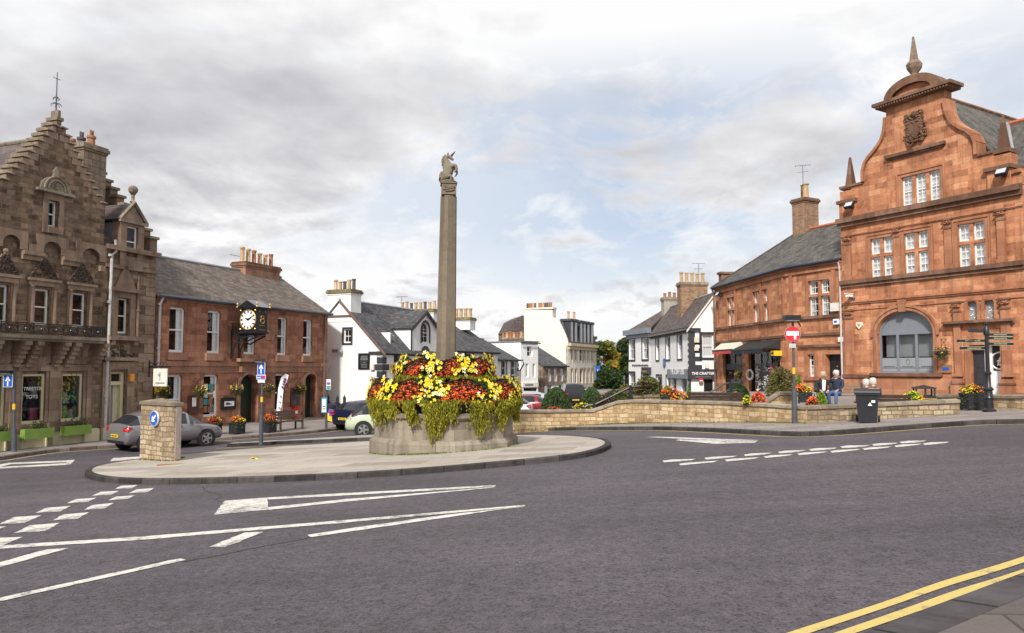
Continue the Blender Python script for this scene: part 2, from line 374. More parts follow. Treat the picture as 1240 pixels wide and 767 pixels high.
DEF.update(
 asphalt=asphalt, marking_white=marking((.64, .62, .58), .66), marking_yellow=marking((.56, .43, .11), .69), marking_faded=marking((.5, .45, .2), .72),
 slab_pale=slabs([(.25, (.22, .19, .16)), (.45, (.33, .295, .255)), (.75, (.43, .395, .35))], 1.9, .8, (.11, .1, .085), .5),
 slab_grey=slabs([(.25, (.17, .15, .145)), (.5, (.23, .2, .19)), (.75, (.29, .26, .245))], .9, .6, (.09, .08, .08), .3),
 slab_near=slabs([(.25, (.07, .056, .054)), (.5, (.1, .082, .079)), (.75, (.135, .112, .106))], .6, .42, (.025, .022, .02), .3),
 kerb=masonry([(.2, (.035, .031, .031)), (.5, (.06, .053, .053)), (.8, (.1, .09, .088))], .9, 5, (.02, .02, .02), .015, .005, bump=.4, stain=.3),
 kerb_near=masonry([(.2, (.07, .062, .068)), (.5, (.1, .089, .097)), (.8, (.135, .121, .13))], .9, 5, (.02, .02, .02), .02, .006, bump=.5, stain=.3),
 crack=((.025, .022, .024), .9, 0, .2),
 kerb_red=masonry([(.2, (.12, .08, .07)), (.5, (.17, .13, .115)), (.8, (.22, .19, .17))], .9, 5, (.03, .03, .03), .015, .005, bump=.3, stain=.2),
 brown_rubble=masonry([(.12, (.07, .046, .034)), (.38, (.17, .112, .077)), (.62, (.25, .172, .118)), (.88, (.35, .265, .19))], .42, .19, (.2, .16, .12), .014, .022, .7, .4, .9, mfac=.8),
 brown_dressed=masonry([(.2, (.21, .145, .107)), (.5, (.28, .197, .145)), (.8, (.35, .26, .195))], .9, .42, (.14, .11, .09), .006, .004, 1, .35, .35, (.1, .08, .06), mfac=.6),
 red_brown=masonry([(.1, (.17, .078, .052)), (.38, (.31, .135, .085)), (.62, (.41, .19, .118)), (.88, (.47, .25, .165))], .58, .27, (.21, .14, .105), .01, .01, .75, .38, .55, (.09, .06, .05), mfac=.75),
 red_dressed=masonry([(.2, (.3, .155, .105)), (.5, (.37, .2, .135)), (.8, (.42, .25, .18))], 1.1, .5, (.15, .09, .07), .006, .004, 1, .45, .3, (.1, .07, .055), mfac=.6),
 sandstone=masonry([(.05, (.17, .065, .04)), (.25, (.36, .15, .082)), (.58, (.54, .24, .128)), (.9, (.7, .38, .22))], .72, .285, (.36, .19, .11), .008, .008, .65, .4, .5, (.2, .09, .055), mfac=.75),
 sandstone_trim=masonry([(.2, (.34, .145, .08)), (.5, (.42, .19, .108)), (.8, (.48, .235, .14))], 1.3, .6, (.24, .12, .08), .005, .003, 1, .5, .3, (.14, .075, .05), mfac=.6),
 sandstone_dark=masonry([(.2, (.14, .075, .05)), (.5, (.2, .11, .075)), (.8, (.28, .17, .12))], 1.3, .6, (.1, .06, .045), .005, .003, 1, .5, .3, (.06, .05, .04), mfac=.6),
 yellow_stone=masonry([(.08, (.2, .13, .075)), (.3, (.4, .27, .14)), (.58, (.55, .4, .23)), (.85, (.66, .53, .36))], .4, .16, (.26, .2, .13), .014, .035, .65, .35, .8, (.12, .1, .075), mfac=.8),
 pillar_stone=masonry([(.08, (.18, .13, .085)), (.35, (.32, .24, .15)), (.6, (.45, .35, .23)), (.85, (.5, .42, .32))], .34, .15, (.17, .135, .1), .016, .04, .65, .5, 1.0, (.09, .075, .055), mfac=.85),
 cope=masonry([(.2, (.2, .16, .12)), (.5, (.3, .25, .19)), (.8, (.38, .33, .26))], .8, 3, (.12, .1, .08), .008, .01, 1, .6, .6, (.08, .07, .055)),
 grey_stone=masonry([(.2, (.2, .165, .13)), (.5, (.27, .23, .18)), (.8, (.34, .295, .24))], 1.9, 1.2, (.17, .15, .12), .006, .006, 1, .55, .5, (.15, .13, .105), mfac=.6),
 shaft_stone=masonry([(.2, (.17, .135, .1)), (.5, (.22, .18, .135)), (.8, (.27, .225, .17))], 5, 9, (.2, .17, .13), .002, .002, 1, .5, .4, (.15, .13, .09)),
 cope_grey=masonry([(.2, (.19, .155, .125)), (.5, (.26, .22, .175)), (.8, (.32, .28, .225))], 1.6, 3, (.1, .085, .07), .008, .01, 1, .6, .6, (.09, .075, .06)), board_grey=((.27, .23, .2), .8, 0, .25, .3), finial_stone=((.24, .17, .12), .9, 0, .4, .3), moss_stone=((.2, .17, .09), .95, 0, .5, .4), buff_stone=((.52, .42, .28), .85, 0, .15), hill_far=((.2, .24, .25), .95, 0, .2),
 carve_dark=((.075, .055, .042), .9, 0, .3),
 far_brown=masonry([(.15, (.14, .1, .075)), (.4, (.24, .18, .13)), (.85, (.36, .28, .2))], .6, .3, (.15, .12, .1), .02, .03, .7, .4, .6),
 brick_chim=masonry([(.15, (.2, .11, .07)), (.5, (.32, .19, .12)), (.85, (.42, .28, .18))], .3, .12, (.3, .22, .15), .015, .005, 1, .4, .5),
 white_harl=harl((.86, .855, .84), .1), cream_harl=harl((.82, .77, .68), .12), grey_harl=harl((.4, .36, .3), .35),
 slate_brown=slate([(.2, (.07, .053, .048)), (.5, (.115, .088, .078)), (.8, (.17, .138, .12))], sf=.45, stain=(.2, .18, .15)),
 slate_dark=slate([(.2, (.035, .036, .042)), (.5, (.062, .062, .07)), (.8, (.1, .098, .105))], sf=.25),
 slate_grey=slate([(.2, (.035, .033, .034)), (.5, (.065, .061, .06)), (.8, (.105, .098, .094))], sf=.8, stain=(.19, .17, .14)),
 slate_purple=slate([(.2, (.06, .045, .045)), (.5, (.095, .072, .072)), (.8, (.14, .11, .105))], sf=.4),
 white_paint=((.8, .8, .79), .45, 0, .05), cream_paint=((.62, .56, .37), .55, 0, .06), green_paint=((.2, .32, .06), .5, 0, .1), dark_green=((.012, .03, .022), .35, 0, .2),
 black_paint=((.014, .014, .017), .4, 0, .2), charcoal_paint=((.035, .036, .045), .55, 0, .2), slate_paint=((.2, .22, .26), .5, 0, .08), navy_paint=((.018, .024, .05), .5, 0, .2),
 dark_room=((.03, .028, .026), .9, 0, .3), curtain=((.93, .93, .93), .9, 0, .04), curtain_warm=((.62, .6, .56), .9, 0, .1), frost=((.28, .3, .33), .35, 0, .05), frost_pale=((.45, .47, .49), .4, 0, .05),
 glass=glass, dark_glass=((.02, .022, .026), .08, 0, .1),
 lead=((.2, .21, .23), .5, .2, .2), lead_pale=((.42, .44, .48), .45, .3, .15), terracotta=((.33, .15, .08), .85, 0, .3), buff_pot=((.5, .34, .18), .85, 0, .3), dark_pot=((.09, .075, .07), .8, 0, .3), red_ridge=((.42, .13, .07), .8, 0, .2),
 metal_grey=((.42, .42, .43), .4, .7, .1), pole_grey=((.09, .1, .125), .5, .3, .2), pipe_white=((.55, .53, .52), .5, 0, .2), pipe_brown=((.16, .1, .085), .5, 0, .2), gold=((.5, .33, .09), .4, .5, .1),
 sign_blue=((.01, .1, .5), .35, 0, .05), sign_red=((.6, .02, .03), .35, 0, .05), sign_white=((.82, .82, .82), .35, 0, .03), band_yellow=((.8, .5, .02), .5, 0, .05), post_red=((.55, .015, .015), .4, 0, .05), pink=((.6, .15, .25), .8, 0, .1), sky_blue=((.05, .35, .5), .6, 0, .1), teal=((.05, .3, .32), .5, 0, .1), purple=((.2, .06, .3), .6, 0, .1), orange_sign=((.7, .28, .04), .5, 0, .1), plaque=((.3, .15, .07), .5, 0, .1),
 wood=((.22, .12, .065), .7, 0, .3), dark_wood=((.065, .04, .028), .7, 0, .3), board_brown=((.09, .035, .03), .5, 0, .2),
 bin_black=((.018, .019, .024), .5, 0, .2), rubber=((.015, .015, .016), .8, 0, .2), rim=((.5, .5, .52), .3, .8, .1),
 car_grey=((.26, .25, .27), .22, .5, .03), car_mint=((.5, .58, .42), .25, .1, .03), car_navy=((.012, .018, .05), .2, .3, .05), car_silver=((.5, .52, .55), .25, .5, .03), car_red=((.2, .02, .03), .25, .1, .03), car_white=((.75, .76, .78), .25, 0, .03), car_black=((.02, .022, .028), .2, .2, .05),
 tail_red=((.5, .01, .015), .2, 0, .05), head_lamp=((.6, .62, .65), .1, .3, .05), plate_yellow=((.8, .55, .03), .4, 0, .03),
 leaf_dark=leafm((.034, .062, .02)), leaf_mid=leafm((.055, .1, .028)), leaf_light=leafm((.12, .2, .04)), leaf_lime=leafm((.3, .42, .03)), leaf_olive=leafm((.17, .18, .035)), leaf_olive_dark=leafm((.08, .095, .025)), leaf_gold=leafm((.4, .26, .03)), leaf_orange=leafm((.36, .17, .03)), leaf_tan=leafm((.2, .15, .07)), leaf_purple=leafm((.05, .02, .02)),
 trail=leafm((.3, .28, .02)), trail_dark=leafm((.13, .14, .015)), trail_light=leafm((.45, .4, .04)),
 petal_yellow=((.85, .62, .02), .6, 0, .2), petal_cream=((.85, .8, .45), .6, 0, .1), petal_orange=((.8, .14, .02), .6, 0, .25), petal_red=((.45, .015, .015), .6, 0, .25), petal_purple=((.2, .05, .3), .6, 0, .2),
 bark=((.1, .075, .055), .95, 0, .3, .5), hill_green=leafm((.06, .08, .045)), soil=((.05, .035, .025), .95, 0, .3), grass=leafm((.12, .18, .03)), moss=((.12, .14, .04), .95, 0, .4),
 skin=((.55, .32, .24), .6, 0, .05), hair_white=((.6, .56, .52), .8, 0, .1), hair_blond=((.5, .38, .24), .8, 0, .15), jacket_black=((.014, .014, .018), .85, 0, .2), jacket_navy=((.02, .028, .06), .85, 0, .2), shirt_white=((.7, .66, .62), .85, 0, .05), jeans=((.07, .13, .27), .9, 0, .2), jeans_dark=((.03, .06, .16), .9, 0, .2), shoe=((.03, .025, .02), .6, 0, .2), mannequin=((.6, .58, .55), .6, 0, .1), awning_cream=((.65, .58, .48), .8, 0, .1), awning_red=((.55, .07, .07), .8, 0, .1), awning_black=((.02, .02, .024), .75, 0, .2), bag_white=((.7, .68, .62), .7, 0, .1),
)
# ---------------------------------------------------------------- ground
def drape(name, poly, h, m, kind=None, parent=None, step=1.0, jit=0):
    P = []
    for a, b in zip(poly, list(poly[1:])+[poly[0]]):
        a = Vector(a[:2]); b = Vector(b[:2]); n = max(1, int((b-a).length/step))
        P += [a+(b-a)*i/n+Vector((random.gauss(0, jit), random.gauss(0, jit))) for i in range(n)]
    vs = list(P); k = len(P); es = [(i, (i+1) % k) for i in range(k)]
    xs = [p.x for p in P]; ys = [p.y for p in P]
    for x in range(math.ceil(min(xs)), int(max(xs))+1):
        for y in range(math.ceil(min(ys)), int(max(ys))+1):
            if inside((x, y), P): vs.append(Vector((x, y)))
    v, e, f, *_ = delaunay_2d_cdt(vs, es, [], 0, 1e-4)
    hf = h if callable(h) else (lambda x, y: G(x, y)+h)
    b = MB()
    for t in f:
        c = (v[t[0]]+v[t[1]]+v[t[2]])/3
        if inside(c, P): b.face([(v[i].x, v[i].y, hf(v[i].x, v[i].y)) for i in t])
    o = b.build(name, m, parent)
    if kind: o['kind'] = kind
    return o
def spline(pts, step=.5, closed=False):
    pts = [Vector(p[:2]) for p in pts]; n = len(pts); out = []
    for i in range(n if closed else n-1):
        p1, p2 = pts[i], pts[(i+1) % n]
        p0 = pts[(i-1) % n] if (closed or i > 0) else p1*2-p2
        p3 = pts[(i+2) % n] if (closed or i < n-2) else p2*2-p1
        m = max(1, int((p2-p1).length/step))
        for j in range(m):
            t = j/m
            out.append(.5*((2*p1)+(p2-p0)*t+(2*p0-5*p1+4*p2-p3)*t*t+(3*p1-p0-3*p2+p3)*t**3))
    if not closed: out.append(pts[-1])
    return out
def offs(L, d, closed=False):
    out = []; n = len(L)
    for i in range(n):
        a = L[(i-1) % n] if closed or i else L[i]; b = L[(i+1) % n] if closed or i < n-1 else L[i]
        t = (b-a).normalized(); out.append(L[i]+Vector((-t.y, t.x))*d)
    return out
def kerb(L, side, name='kerb', m='kerb', w=.16, h=.125, closed=False, hf=None):
    """L: road edge line; side +1 = stone lies to the left of the line"""
    I = offs(L, w*side, closed); b = MB(); n = len(L); s = 0
    for i in range(n if closed else n-1):
        j = (i+1) % n; l = (L[j]-L[i]).length
        q = [(p.x, p.y, G(p.x, p.y)) for p in (L[i], L[j], I[j], I[i])]
        up = lambda p, d: (p[0], p[1], p[2]+d)
        ch = lambda p, q, t: tuple(a+(c-a)*t for a, c in zip(p, q))
        e0, e1 = ch(q[0], q[3], .12), ch(q[1], q[2], .12)
        b.face([up(q[0], -.1), up(q[1], -.1), up(q[1], h-.02), up(q[0], h-.02)], [(s, 0), (s+l, 0), (s+l, .2), (s, .2)])
        b.face([up(q[0], h-.02), up(q[1], h-.02), up(e1, h), up(e0, h)], [(s, .2), (s+l, .2), (s+l, .22), (s, .22)])
        b.face([up(e0, h), up(e1, h), up(q[2], h), up(q[3], h)], [(s, .22), (s+l, .22), (s+l, .4), (s, .4)])
        s += l
    return props(b.build(name, m), kind='structure')
def line(name, L, o0, o1, m, h=.006, closed=False):
    A = offs(L, o0, closed); B = offs(L, o1, closed); b = MB()
    for i in range(len(L)-1):
        b.face([(p.x, p.y, G(p.x, p.y)+h) for p in (A[i], A[i+1], B[i+1], B[i])])
    return props(b.build(name, m), kind='structure')
b = MB()
for x in range(-50, 62):
    for y in range(-8, 132):
        b.face([(p, q, G(p, q)) for p, q in ((x, y), (x+1, y), (x+1, y+1), (x, y+1))])
props(b.build('road', 'asphalt', loc=(0, 0, 0), weld=True), kind='structure')
b = MB(); R = [-1500, -700, -300, -120, -60, -30, 0, 30, 60, 120, 300, 700, 1500]
tz = lambda x, y: G(x, y) - 1.2 - .004*max(0, y-150)
for x0, x1 in zip(R, R[1:]):
    for y0, y1 in zip(R, R[1:]): b.face([(p, q, tz(p, q)) for p, q in ((x0, y0), (x1, y0), (x1, y1), (x0, y1))])
props(b.build('ground', 'hill_green', loc=(0, 0, 0)), kind='structure')
g2 = lambda *a: gp(*a).to_2d()
# central island
isl = [(103, 575), (112, 581.5), (145, 585.8), (200, 586.8), (280, 585.5), (360, 583), (440, 579), (520, 573.5), (600, 566.5), (680, 558.5), (720, 551.5), (739, 543.5), (735, 537.5), (715, 533.6), (675, 531.2), (625, 530.8), (540, 534), (452, 537.5), (323, 545.5), (224, 553.8), (161, 561), (118, 568)]
ISL = spline([g2(*p) for p in isl], .4, True)
A2 = sum(ISL[i].cross(ISL[(i+1) % len(ISL)]) for i in range(len(ISL)))
if A2 < 0: ISL.reverse()
kerb(ISL, 1, closed=True)
drape('traffic_island', offs(ISL, .15, True), .118, 'slab_pale', 'structure')
# narrow divider island behind it
div = [(275, 541.5), (300, 540.3), (360, 537.3), (455, 533.2), (540, 530.5), (545, 527.5), (455, 529.6), (360, 535), (300, 538.6), (278, 540)]
DIV = spline([g2(*p) for p in div], .4, True)
if sum(DIV[i].cross(DIV[(i+1) % len(DIV)]) for i in range(len(DIV))) < 0: DIV.reverse()
kerb(DIV, 1, closed=True, w=.12)
drape('divider_island', offs(DIV, .11, True), .118, 'slab_pale', 'structure')
n = len(DIV)
line('yellow_line', spline([g2(*p) for p in [(262, 543), (300, 542), (360, 539.2), (450, 534.9)]]), 0, -.1, 'marking_yellow')
# left pavement
LK = spline([g2(*p) for p in [(-230, 588), (-120, 571), (0, 557.5), (29, 553), (72, 547.3), (133, 543.2), (190, 538.8), (259, 534.2), (318, 530), (372, 525.5), (407, 521.6)]], .6)
e = LK[-1]; LK += [e+Vector((.34, .94))*i*1.0 for i in range(1, 80)]
kerb(LK, 1, m='kerb_red')
Lin = offs(LK, .15); 
def dist_line(x, y, L): return min((p-Vector((x, y))).length for p in L[::2])
Lp = Lin[::2]
lpave = lambda x, y: G(x, y)+.115+.03*min(5, max(0, dist_line(x, y, Lin)-.15))
drape('pavement', Lin + [Lin[-1]+Vector((-6, 2)), Vector((-16, 44)), Vector((-26, 30)), Lin[0]+Vector((-14, 6))], lpave, 'slab_grey', 'structure')
line('yellow_line', LK[:48], -.22, -.32, 'marking_faded')
# right pavement and its kerb
RK = spline([g2(*p) for p in [(560, 530), (600, 526), (624, 524), (680, 521.8), (740, 521.2), (800, 521.2), (860, 523.6), (920, 526.8), (970, 529), (1005, 527.6), (1060, 523.6), (1120, 519), (1194, 514.2), (1240, 513.4), (1300, 514), (1420, 517)]], .6)
kerb(RK, 1)
RIN = offs(RK, .15)
rp = lambda x, y: G(x, y)+.118
drape('pavement', RIN + [Vector((44, 20)), Vector((44, 34)), Vector((18, 31)), Vector((8, 27)), Vector((2, 31)), Vector((-3, 36))], rp, 'slab_grey', 'structure')
line('yellow_line', RK, -.14, -.24, 'marking_yellow')
# near pavement, bottom right
NK = [g2(1063-77*2.6*k/2, 767+68/177*77*2.6*k/2) for k in (2, 1, 0)] + [g2(1120, 744.5), g2(1180, 721.5), g2(1240, 698.8), g2(1300, 676.5), g2(1400, 640), g2(1560, 585)]
NK = spline(NK, .3)
b = MB(); I = offs(NK, -.3); s = 0
for i in range(len(NK)-1):
    l = (NK[i+1]-NK[i]).length
    q = [Vector((p.x, p.y, G(p.x, p.y))) for p in (NK[i], NK[i+1], I[i+1], I[i])]
    z0 = Vector((0, 0, .035))
    b.face([q[0]-z0, q[1]-z0, q[1]+z0, q[0]+z0], [(s, 0), (s+l, 0), (s+l, .1), (s, .1)])
    b.face([q[0]+z0, q[1]+z0, q[2]+z0*1.4, q[3]+z0*1.4], [(s, .1), (s+l, .1), (s+l, .4), (s, .4)]); s += l
props(b.build('kerb', 'kerb_near'), kind='structure')
drape('pavement', offs(NK, -.29) + [Vector((30, -8)), Vector((-10, -8))][::1], .047, 'slab_near', 'structure')
YL = lambda a: spline([g2(*p) for p in a], .3)
def band(name, top, bot, m):
    A = spline([g2(*p) for p in top], .3); nA = 60
    def rs(pts):
        P = [g2(*p) for p in pts]; L = spline(P, .05); tot = [0]
        for a, c in zip(L, L[1:]): tot.append(tot[-1]+(c-a).length)
        out = []
        for k in range(nA+1):
            t = tot[-1]*k/nA; i = max(j for j in range(len(tot)) if tot[j] <= t+1e-9); i = min(i, len(L)-2)
            out.append(L[i].lerp(L[i+1], (t-tot[i])/max(1e-9, tot[i+1]-tot[i])))
        return out
    A, B = rs(top), rs(bot); b = MB()
    for i in range(nA): b.face([(p.x, p.y, G(p.x, p.y)+.006) for p in (A[i], A[i+1], B[i+1], B[i])])
    return props(b.build(name, m), kind='structure')
band('yellow_line', [(850, 803), (955, 767), (1067, 731), (1142, 704.5), (1240, 674.7), (1400, 620)], [(876, 803), (983, 767), (1080, 734.5), (1150, 710), (1240, 682), (1400, 627)], 'marking_yellow')
band('yellow_line', [(905, 803), (1012, 767), (1097, 737.5), (1160, 715), (1240, 690), (1400, 635)], [(931, 803), (1038, 767), (1112, 741.5), (1170, 720.5), (1240, 697), (1400, 642)], 'marking_yellow')
# painted markings
MK = MB()
def mark(pts, sc=1.0, o=(0, 0), name='road_marking'):
    P = [g2(o[0]+x/sc, o[1]+y/sc) for x, y in pts]
    drape(name, P, .006, 'marking_white', 'structure', step=.1, jit=.007)
z1 = dict(sc=2.952, o=(0, 540))
for q in ([(410,155),(432,144),(493,141),(470,153)], [(330,180),(358,166),(425,162),(398,176)], [(238,207),(268,192),(343,187),(315,202)], [(128,241),(165,223),(253,216),(215,236)], [(-5,282),(50,256),(147,250),(88,277)], [(-150,322),(-88,292),(18,290),(-50,317)],
          [(462,171),(487,157),(552,152),(528,167)], [(388,196),(415,183),(484,178),(458,191)], [(298,231),(330,213),(407,205),(375,225)], [(188,268),(225,247),(315,239),(278,262)], [(52,313),(105,286),(213,277),(160,307)], [(-70,360),(0,330),(83,327),(10,357)],
          [(748,362),(875,312),(942,309),(805,364)], [(-200,475),(0,418),(165,372),(243,368),(0,436),(-200,494)], [(-200,590),(0,545),(640,405),(663,410),(0,558),(-200,603)]): mark(q, **z1)
mark([(259, 624), (272, 607), (324, 603), (325, 617.5), (324, 614.5)][:4])
mark([(324, 603), (420, 597.6), (600, 588), (600, 590), (420, 600.4), (324.3, 605.4)])
mark([(325, 614.8), (420, 604.9), (600, 590.2), (598, 591), (420, 608), (325.3, 618)])
mark([(-60, 666), (0, 661.3), (170, 650.6), (420, 630.2), (636, 612), (636, 613.8), (420, 633.4), (170, 654.5), (0, 665.3), (-60, 671)])
mark([(371, 648.6), (420, 641), (540, 624), (636, 613.9), (610, 617), (540, 627.4), (420, 645), (376, 651.2)])
mark([(133, 559), (137, 555), (175, 553), (175, 556.5)])
z2 = dict(sc=6.97, o=(0, 460))
for q in ([(-200, 735), (0, 738), (560, 705), (560, 720), (0, 752), (-200, 752)], [(-60, 728), (70, 703), (560, 683), (560, 697), (90, 715), (0, 738)], [(562, 682), (632, 677), (596, 716), (562, 720)]): mark(q, **z2)
z3 = dict(sc=2.671, o=(820, 480))
for x0, y0, x1, y1 in ((-48,211,58,206),(88,202,190,196),(215,191,303,186),(325,182,412,178),(426,174,515,170),(528,165,618,162),(630,158,712,154),(720,150,803,147),(5,221,130,212),(153,208,262,201),(279,197,373,191),(388,188,483,182),(495,180,590,174),(600,171,690,166),(703,162,787,157),(795,155,878,151)):
    mark([(x0, y0-1.5), (x0+26, y0-5), (x1+4, y1-2.5), (x1-18, y1+3.2), (x0+6, y0+3.5)], **z3)
mark([(782, 529.6), (800, 529.3), (918, 533.4), (914, 535.2), (880, 534.4)])
mark([(818, 533.6), (822, 532.6), (868, 534), (918, 533.5), (914, 536.6), (865, 537.9)])
for pts, w_ in (([(222, 681), (290, 668), (371, 652), (432, 640), (520, 628)], .02), ([(245, 590), (252, 596), (268, 600), (262, 606), (285, 612)], .012), ([(770, 560), (900, 566), (1010, 575), (1130, 580)], .008)):
    L_ = spline([g2(*p) for p in pts], .08); L_ = [p+Vector((random.gauss(0, .012), random.gauss(0, .012))) for p in L_]; line('road_crack', L_, -w_/2, w_/2, 'crack', h=.004)
# drain cover
p = gp(212, 562.5, .118)
b = MB(Matrix.Translation(p) @ Matrix.Rotation(.25, 4, 'Z')); b.box(-.45, .45, -.12, .12, -.02, .008); props(b.build('drain_cover', 'plaque'), 'rusty rectangular drain cover set in the island paving', 'drain cover')
# ---------------------------------------------------------------- camera, sun, sky
cd = bpy.data.cameras.new('Camera'); cam = bpy.data.objects.new('Camera', cd); COL.objects.link(cam); S.camera = cam
cd.sensor_width = 36; cd.lens = FOC/1240*36; cd.shift_y = SHY/1240; cd.clip_end = 6000; cd.clip_start = .05
cam.location = CAM; cam.rotation_euler = (radians(90)+PIT, 0, 0)
S.view_settings.view_transform = 'Standard'; S.view_settings.look = 'None'; S.view_settings.exposure = .6; S.view_settings.gamma = 1
SUN_AZ = radians(197); SUN_EL = radians(40)   # azimuth clockwise from +Y
sd = bpy.data.lights.new('Sun', 'SUN'); so = bpy.data.objects.new('Sun', sd); COL.objects.link(so)
sd.energy = 3.2; sd.angle = radians(6); sd.color = (1, .94, .85)
dv = Vector((sin(SUN_AZ)*cos(SUN_EL), cos(SUN_AZ)*cos(SUN_EL), sin(SUN_EL)))
so.rotation_euler = dv.to_track_quat('Z', 'Y').to_euler(); so.location = (0, 0, 60)
W = bpy.data.worlds.new('World'); S.world = W; W.use_nodes = True
t = W.node_tree; bg = t.nodes['Background']
class NW(N):
    def __init__(s): s.t = t
k = NW()
SKY_LOC = (3.1, 1.7, 0)
sky = k.n('ShaderNodeTexSky', sky_type='NISHITA'); sky.sun_disc = False; sky.sun_elevation = SUN_EL; sky.sun_rotation = SUN_AZ
tc = k.n('ShaderNodeTexCoord'); d = tc.outputs['Generated']
sx = k.n('ShaderNodeSeparateXYZ'); k.l(d, sx.inputs[0])
z = k.math('MAXIMUM', sx.outputs[2], 0.0)
den = k.math('ADD', z, .16)
cb = k.n('ShaderNodeCombineXYZ'); k.l(k.math('DIVIDE', sx.outputs[0], den), cb.inputs[0]); k.l(k.math('DIVIDE', sx.outputs[1], den), cb.inputs[1]); k.l(k.math('MULTIPLY', z, 1.5), cb.inputs[2])
mp = k.n('ShaderNodeMapping'); mp.inputs['Location'].default_value = SKY_LOC; k.l(cb.outputs[0], mp.inputs[0])
def nz(v, sc, det, ro, di):
    q = k.n('ShaderNodeTexNoise', i_Scale=sc, i_Detail=det, i_Roughness=ro, i_Distortion=di); k.l(v, q.inputs['Vector']); return q.outputs['Fac']
big = nz(mp.outputs[0], .8, 9, .5, .1)
mpb = k.n('ShaderNodeMapping'); mpb.inputs['Location'].default_value = (SKY_LOC[0]-.13, SKY_LOC[1]-.1, -.05); k.l(cb.outputs[0], mpb.inputs[0])
big2 = nz(mpb.outputs[0], .8, 5, .5, .1)
mp2 = k.n('ShaderNodeMapping'); mp2.inputs['Scale'].default_value = (1, 1, 2.1); mp2.inputs['Location'].default_value = (.6, .2, .1); k.l(d, mp2.inputs[0])
puff = nz(mp2.outputs[0], 7.5, 9, .6, .35)
mp3 = k.n('ShaderNodeMapping'); mp3.inputs['Scale'].default_value = (1, 1, 2.1); mp3.inputs['Location'].default_value = (.6, .2, .075); k.l(d, mp3.inputs[0])
puff2 = nz(mp3.outputs[0], 7.5, 4, .6, .35)
lowm = k.ramp(z, [(.1, (1,)*3), (.3, (0,)*3)])
# lit tops: where the cloud thins towards the light the edge is bright
relief = k.math('ADD', k.math('MULTIPLY', k.math('SUBTRACT', big2, big), 2.1), k.math('MULTIPLY', k.math('SUBTRACT', puff2, puff), k.math('ADD', k.math('MULTIPLY', lowm, 2.6), .35)))
thick = k.math('MULTIPLY', k.math('SUBTRACT', .56, big), 2.1)
el = k.ramp(z, [(0, (.9,)*3), (.1, (.9,)*3), (.17, (.8,)*3), (.25, (.6,)*3), (.34, (.55,)*3), (.42, (.66,)*3), (.5, (.78,)*3), (.9, (.72,)*3)])
g = k.math('ADD', el, k.math('ADD', thick, relief))
cl = k.ramp(g, [(.05, (4.1, 4.05, 4.4)), (.4, (5.6, 5.55, 5.8)), (.7, (7.1, 7.05, 7.2)), (.92, (8.6, 8.6, 8.6))])
dens = k.math('ADD', k.math('MULTIPLY', puff, .45), k.math('MULTIPLY', big, .55))
bw = k.ramp(z, [(.02, (.0,)*3), (.1, (.55,)*3), (.19, (1,)*3), (.33, (.9,)*3), (.42, (0,)*3)])
xr = k.ramp(k.math('ADD', k.math('MULTIPLY', sx.outputs[0], .8), .5), [(.2, (.3,)*3), (.5, (.75,)*3), (.64, (1,)*3), (.82, (.6,)*3)])
hole = k.math('MULTIPLY', k.ramp(dens, [(.44, (1,)*3), (.52, (0,)*3)]), k.math('MULTIPLY', bw, xr))
blue = k.mix(.72, sky.outputs[0], (5.5, 6.3, 7.6))
c = k.mix(hole, cl, blue)
k.l(c, bg.inputs[0]); bg.inputs[1].default_value = .076
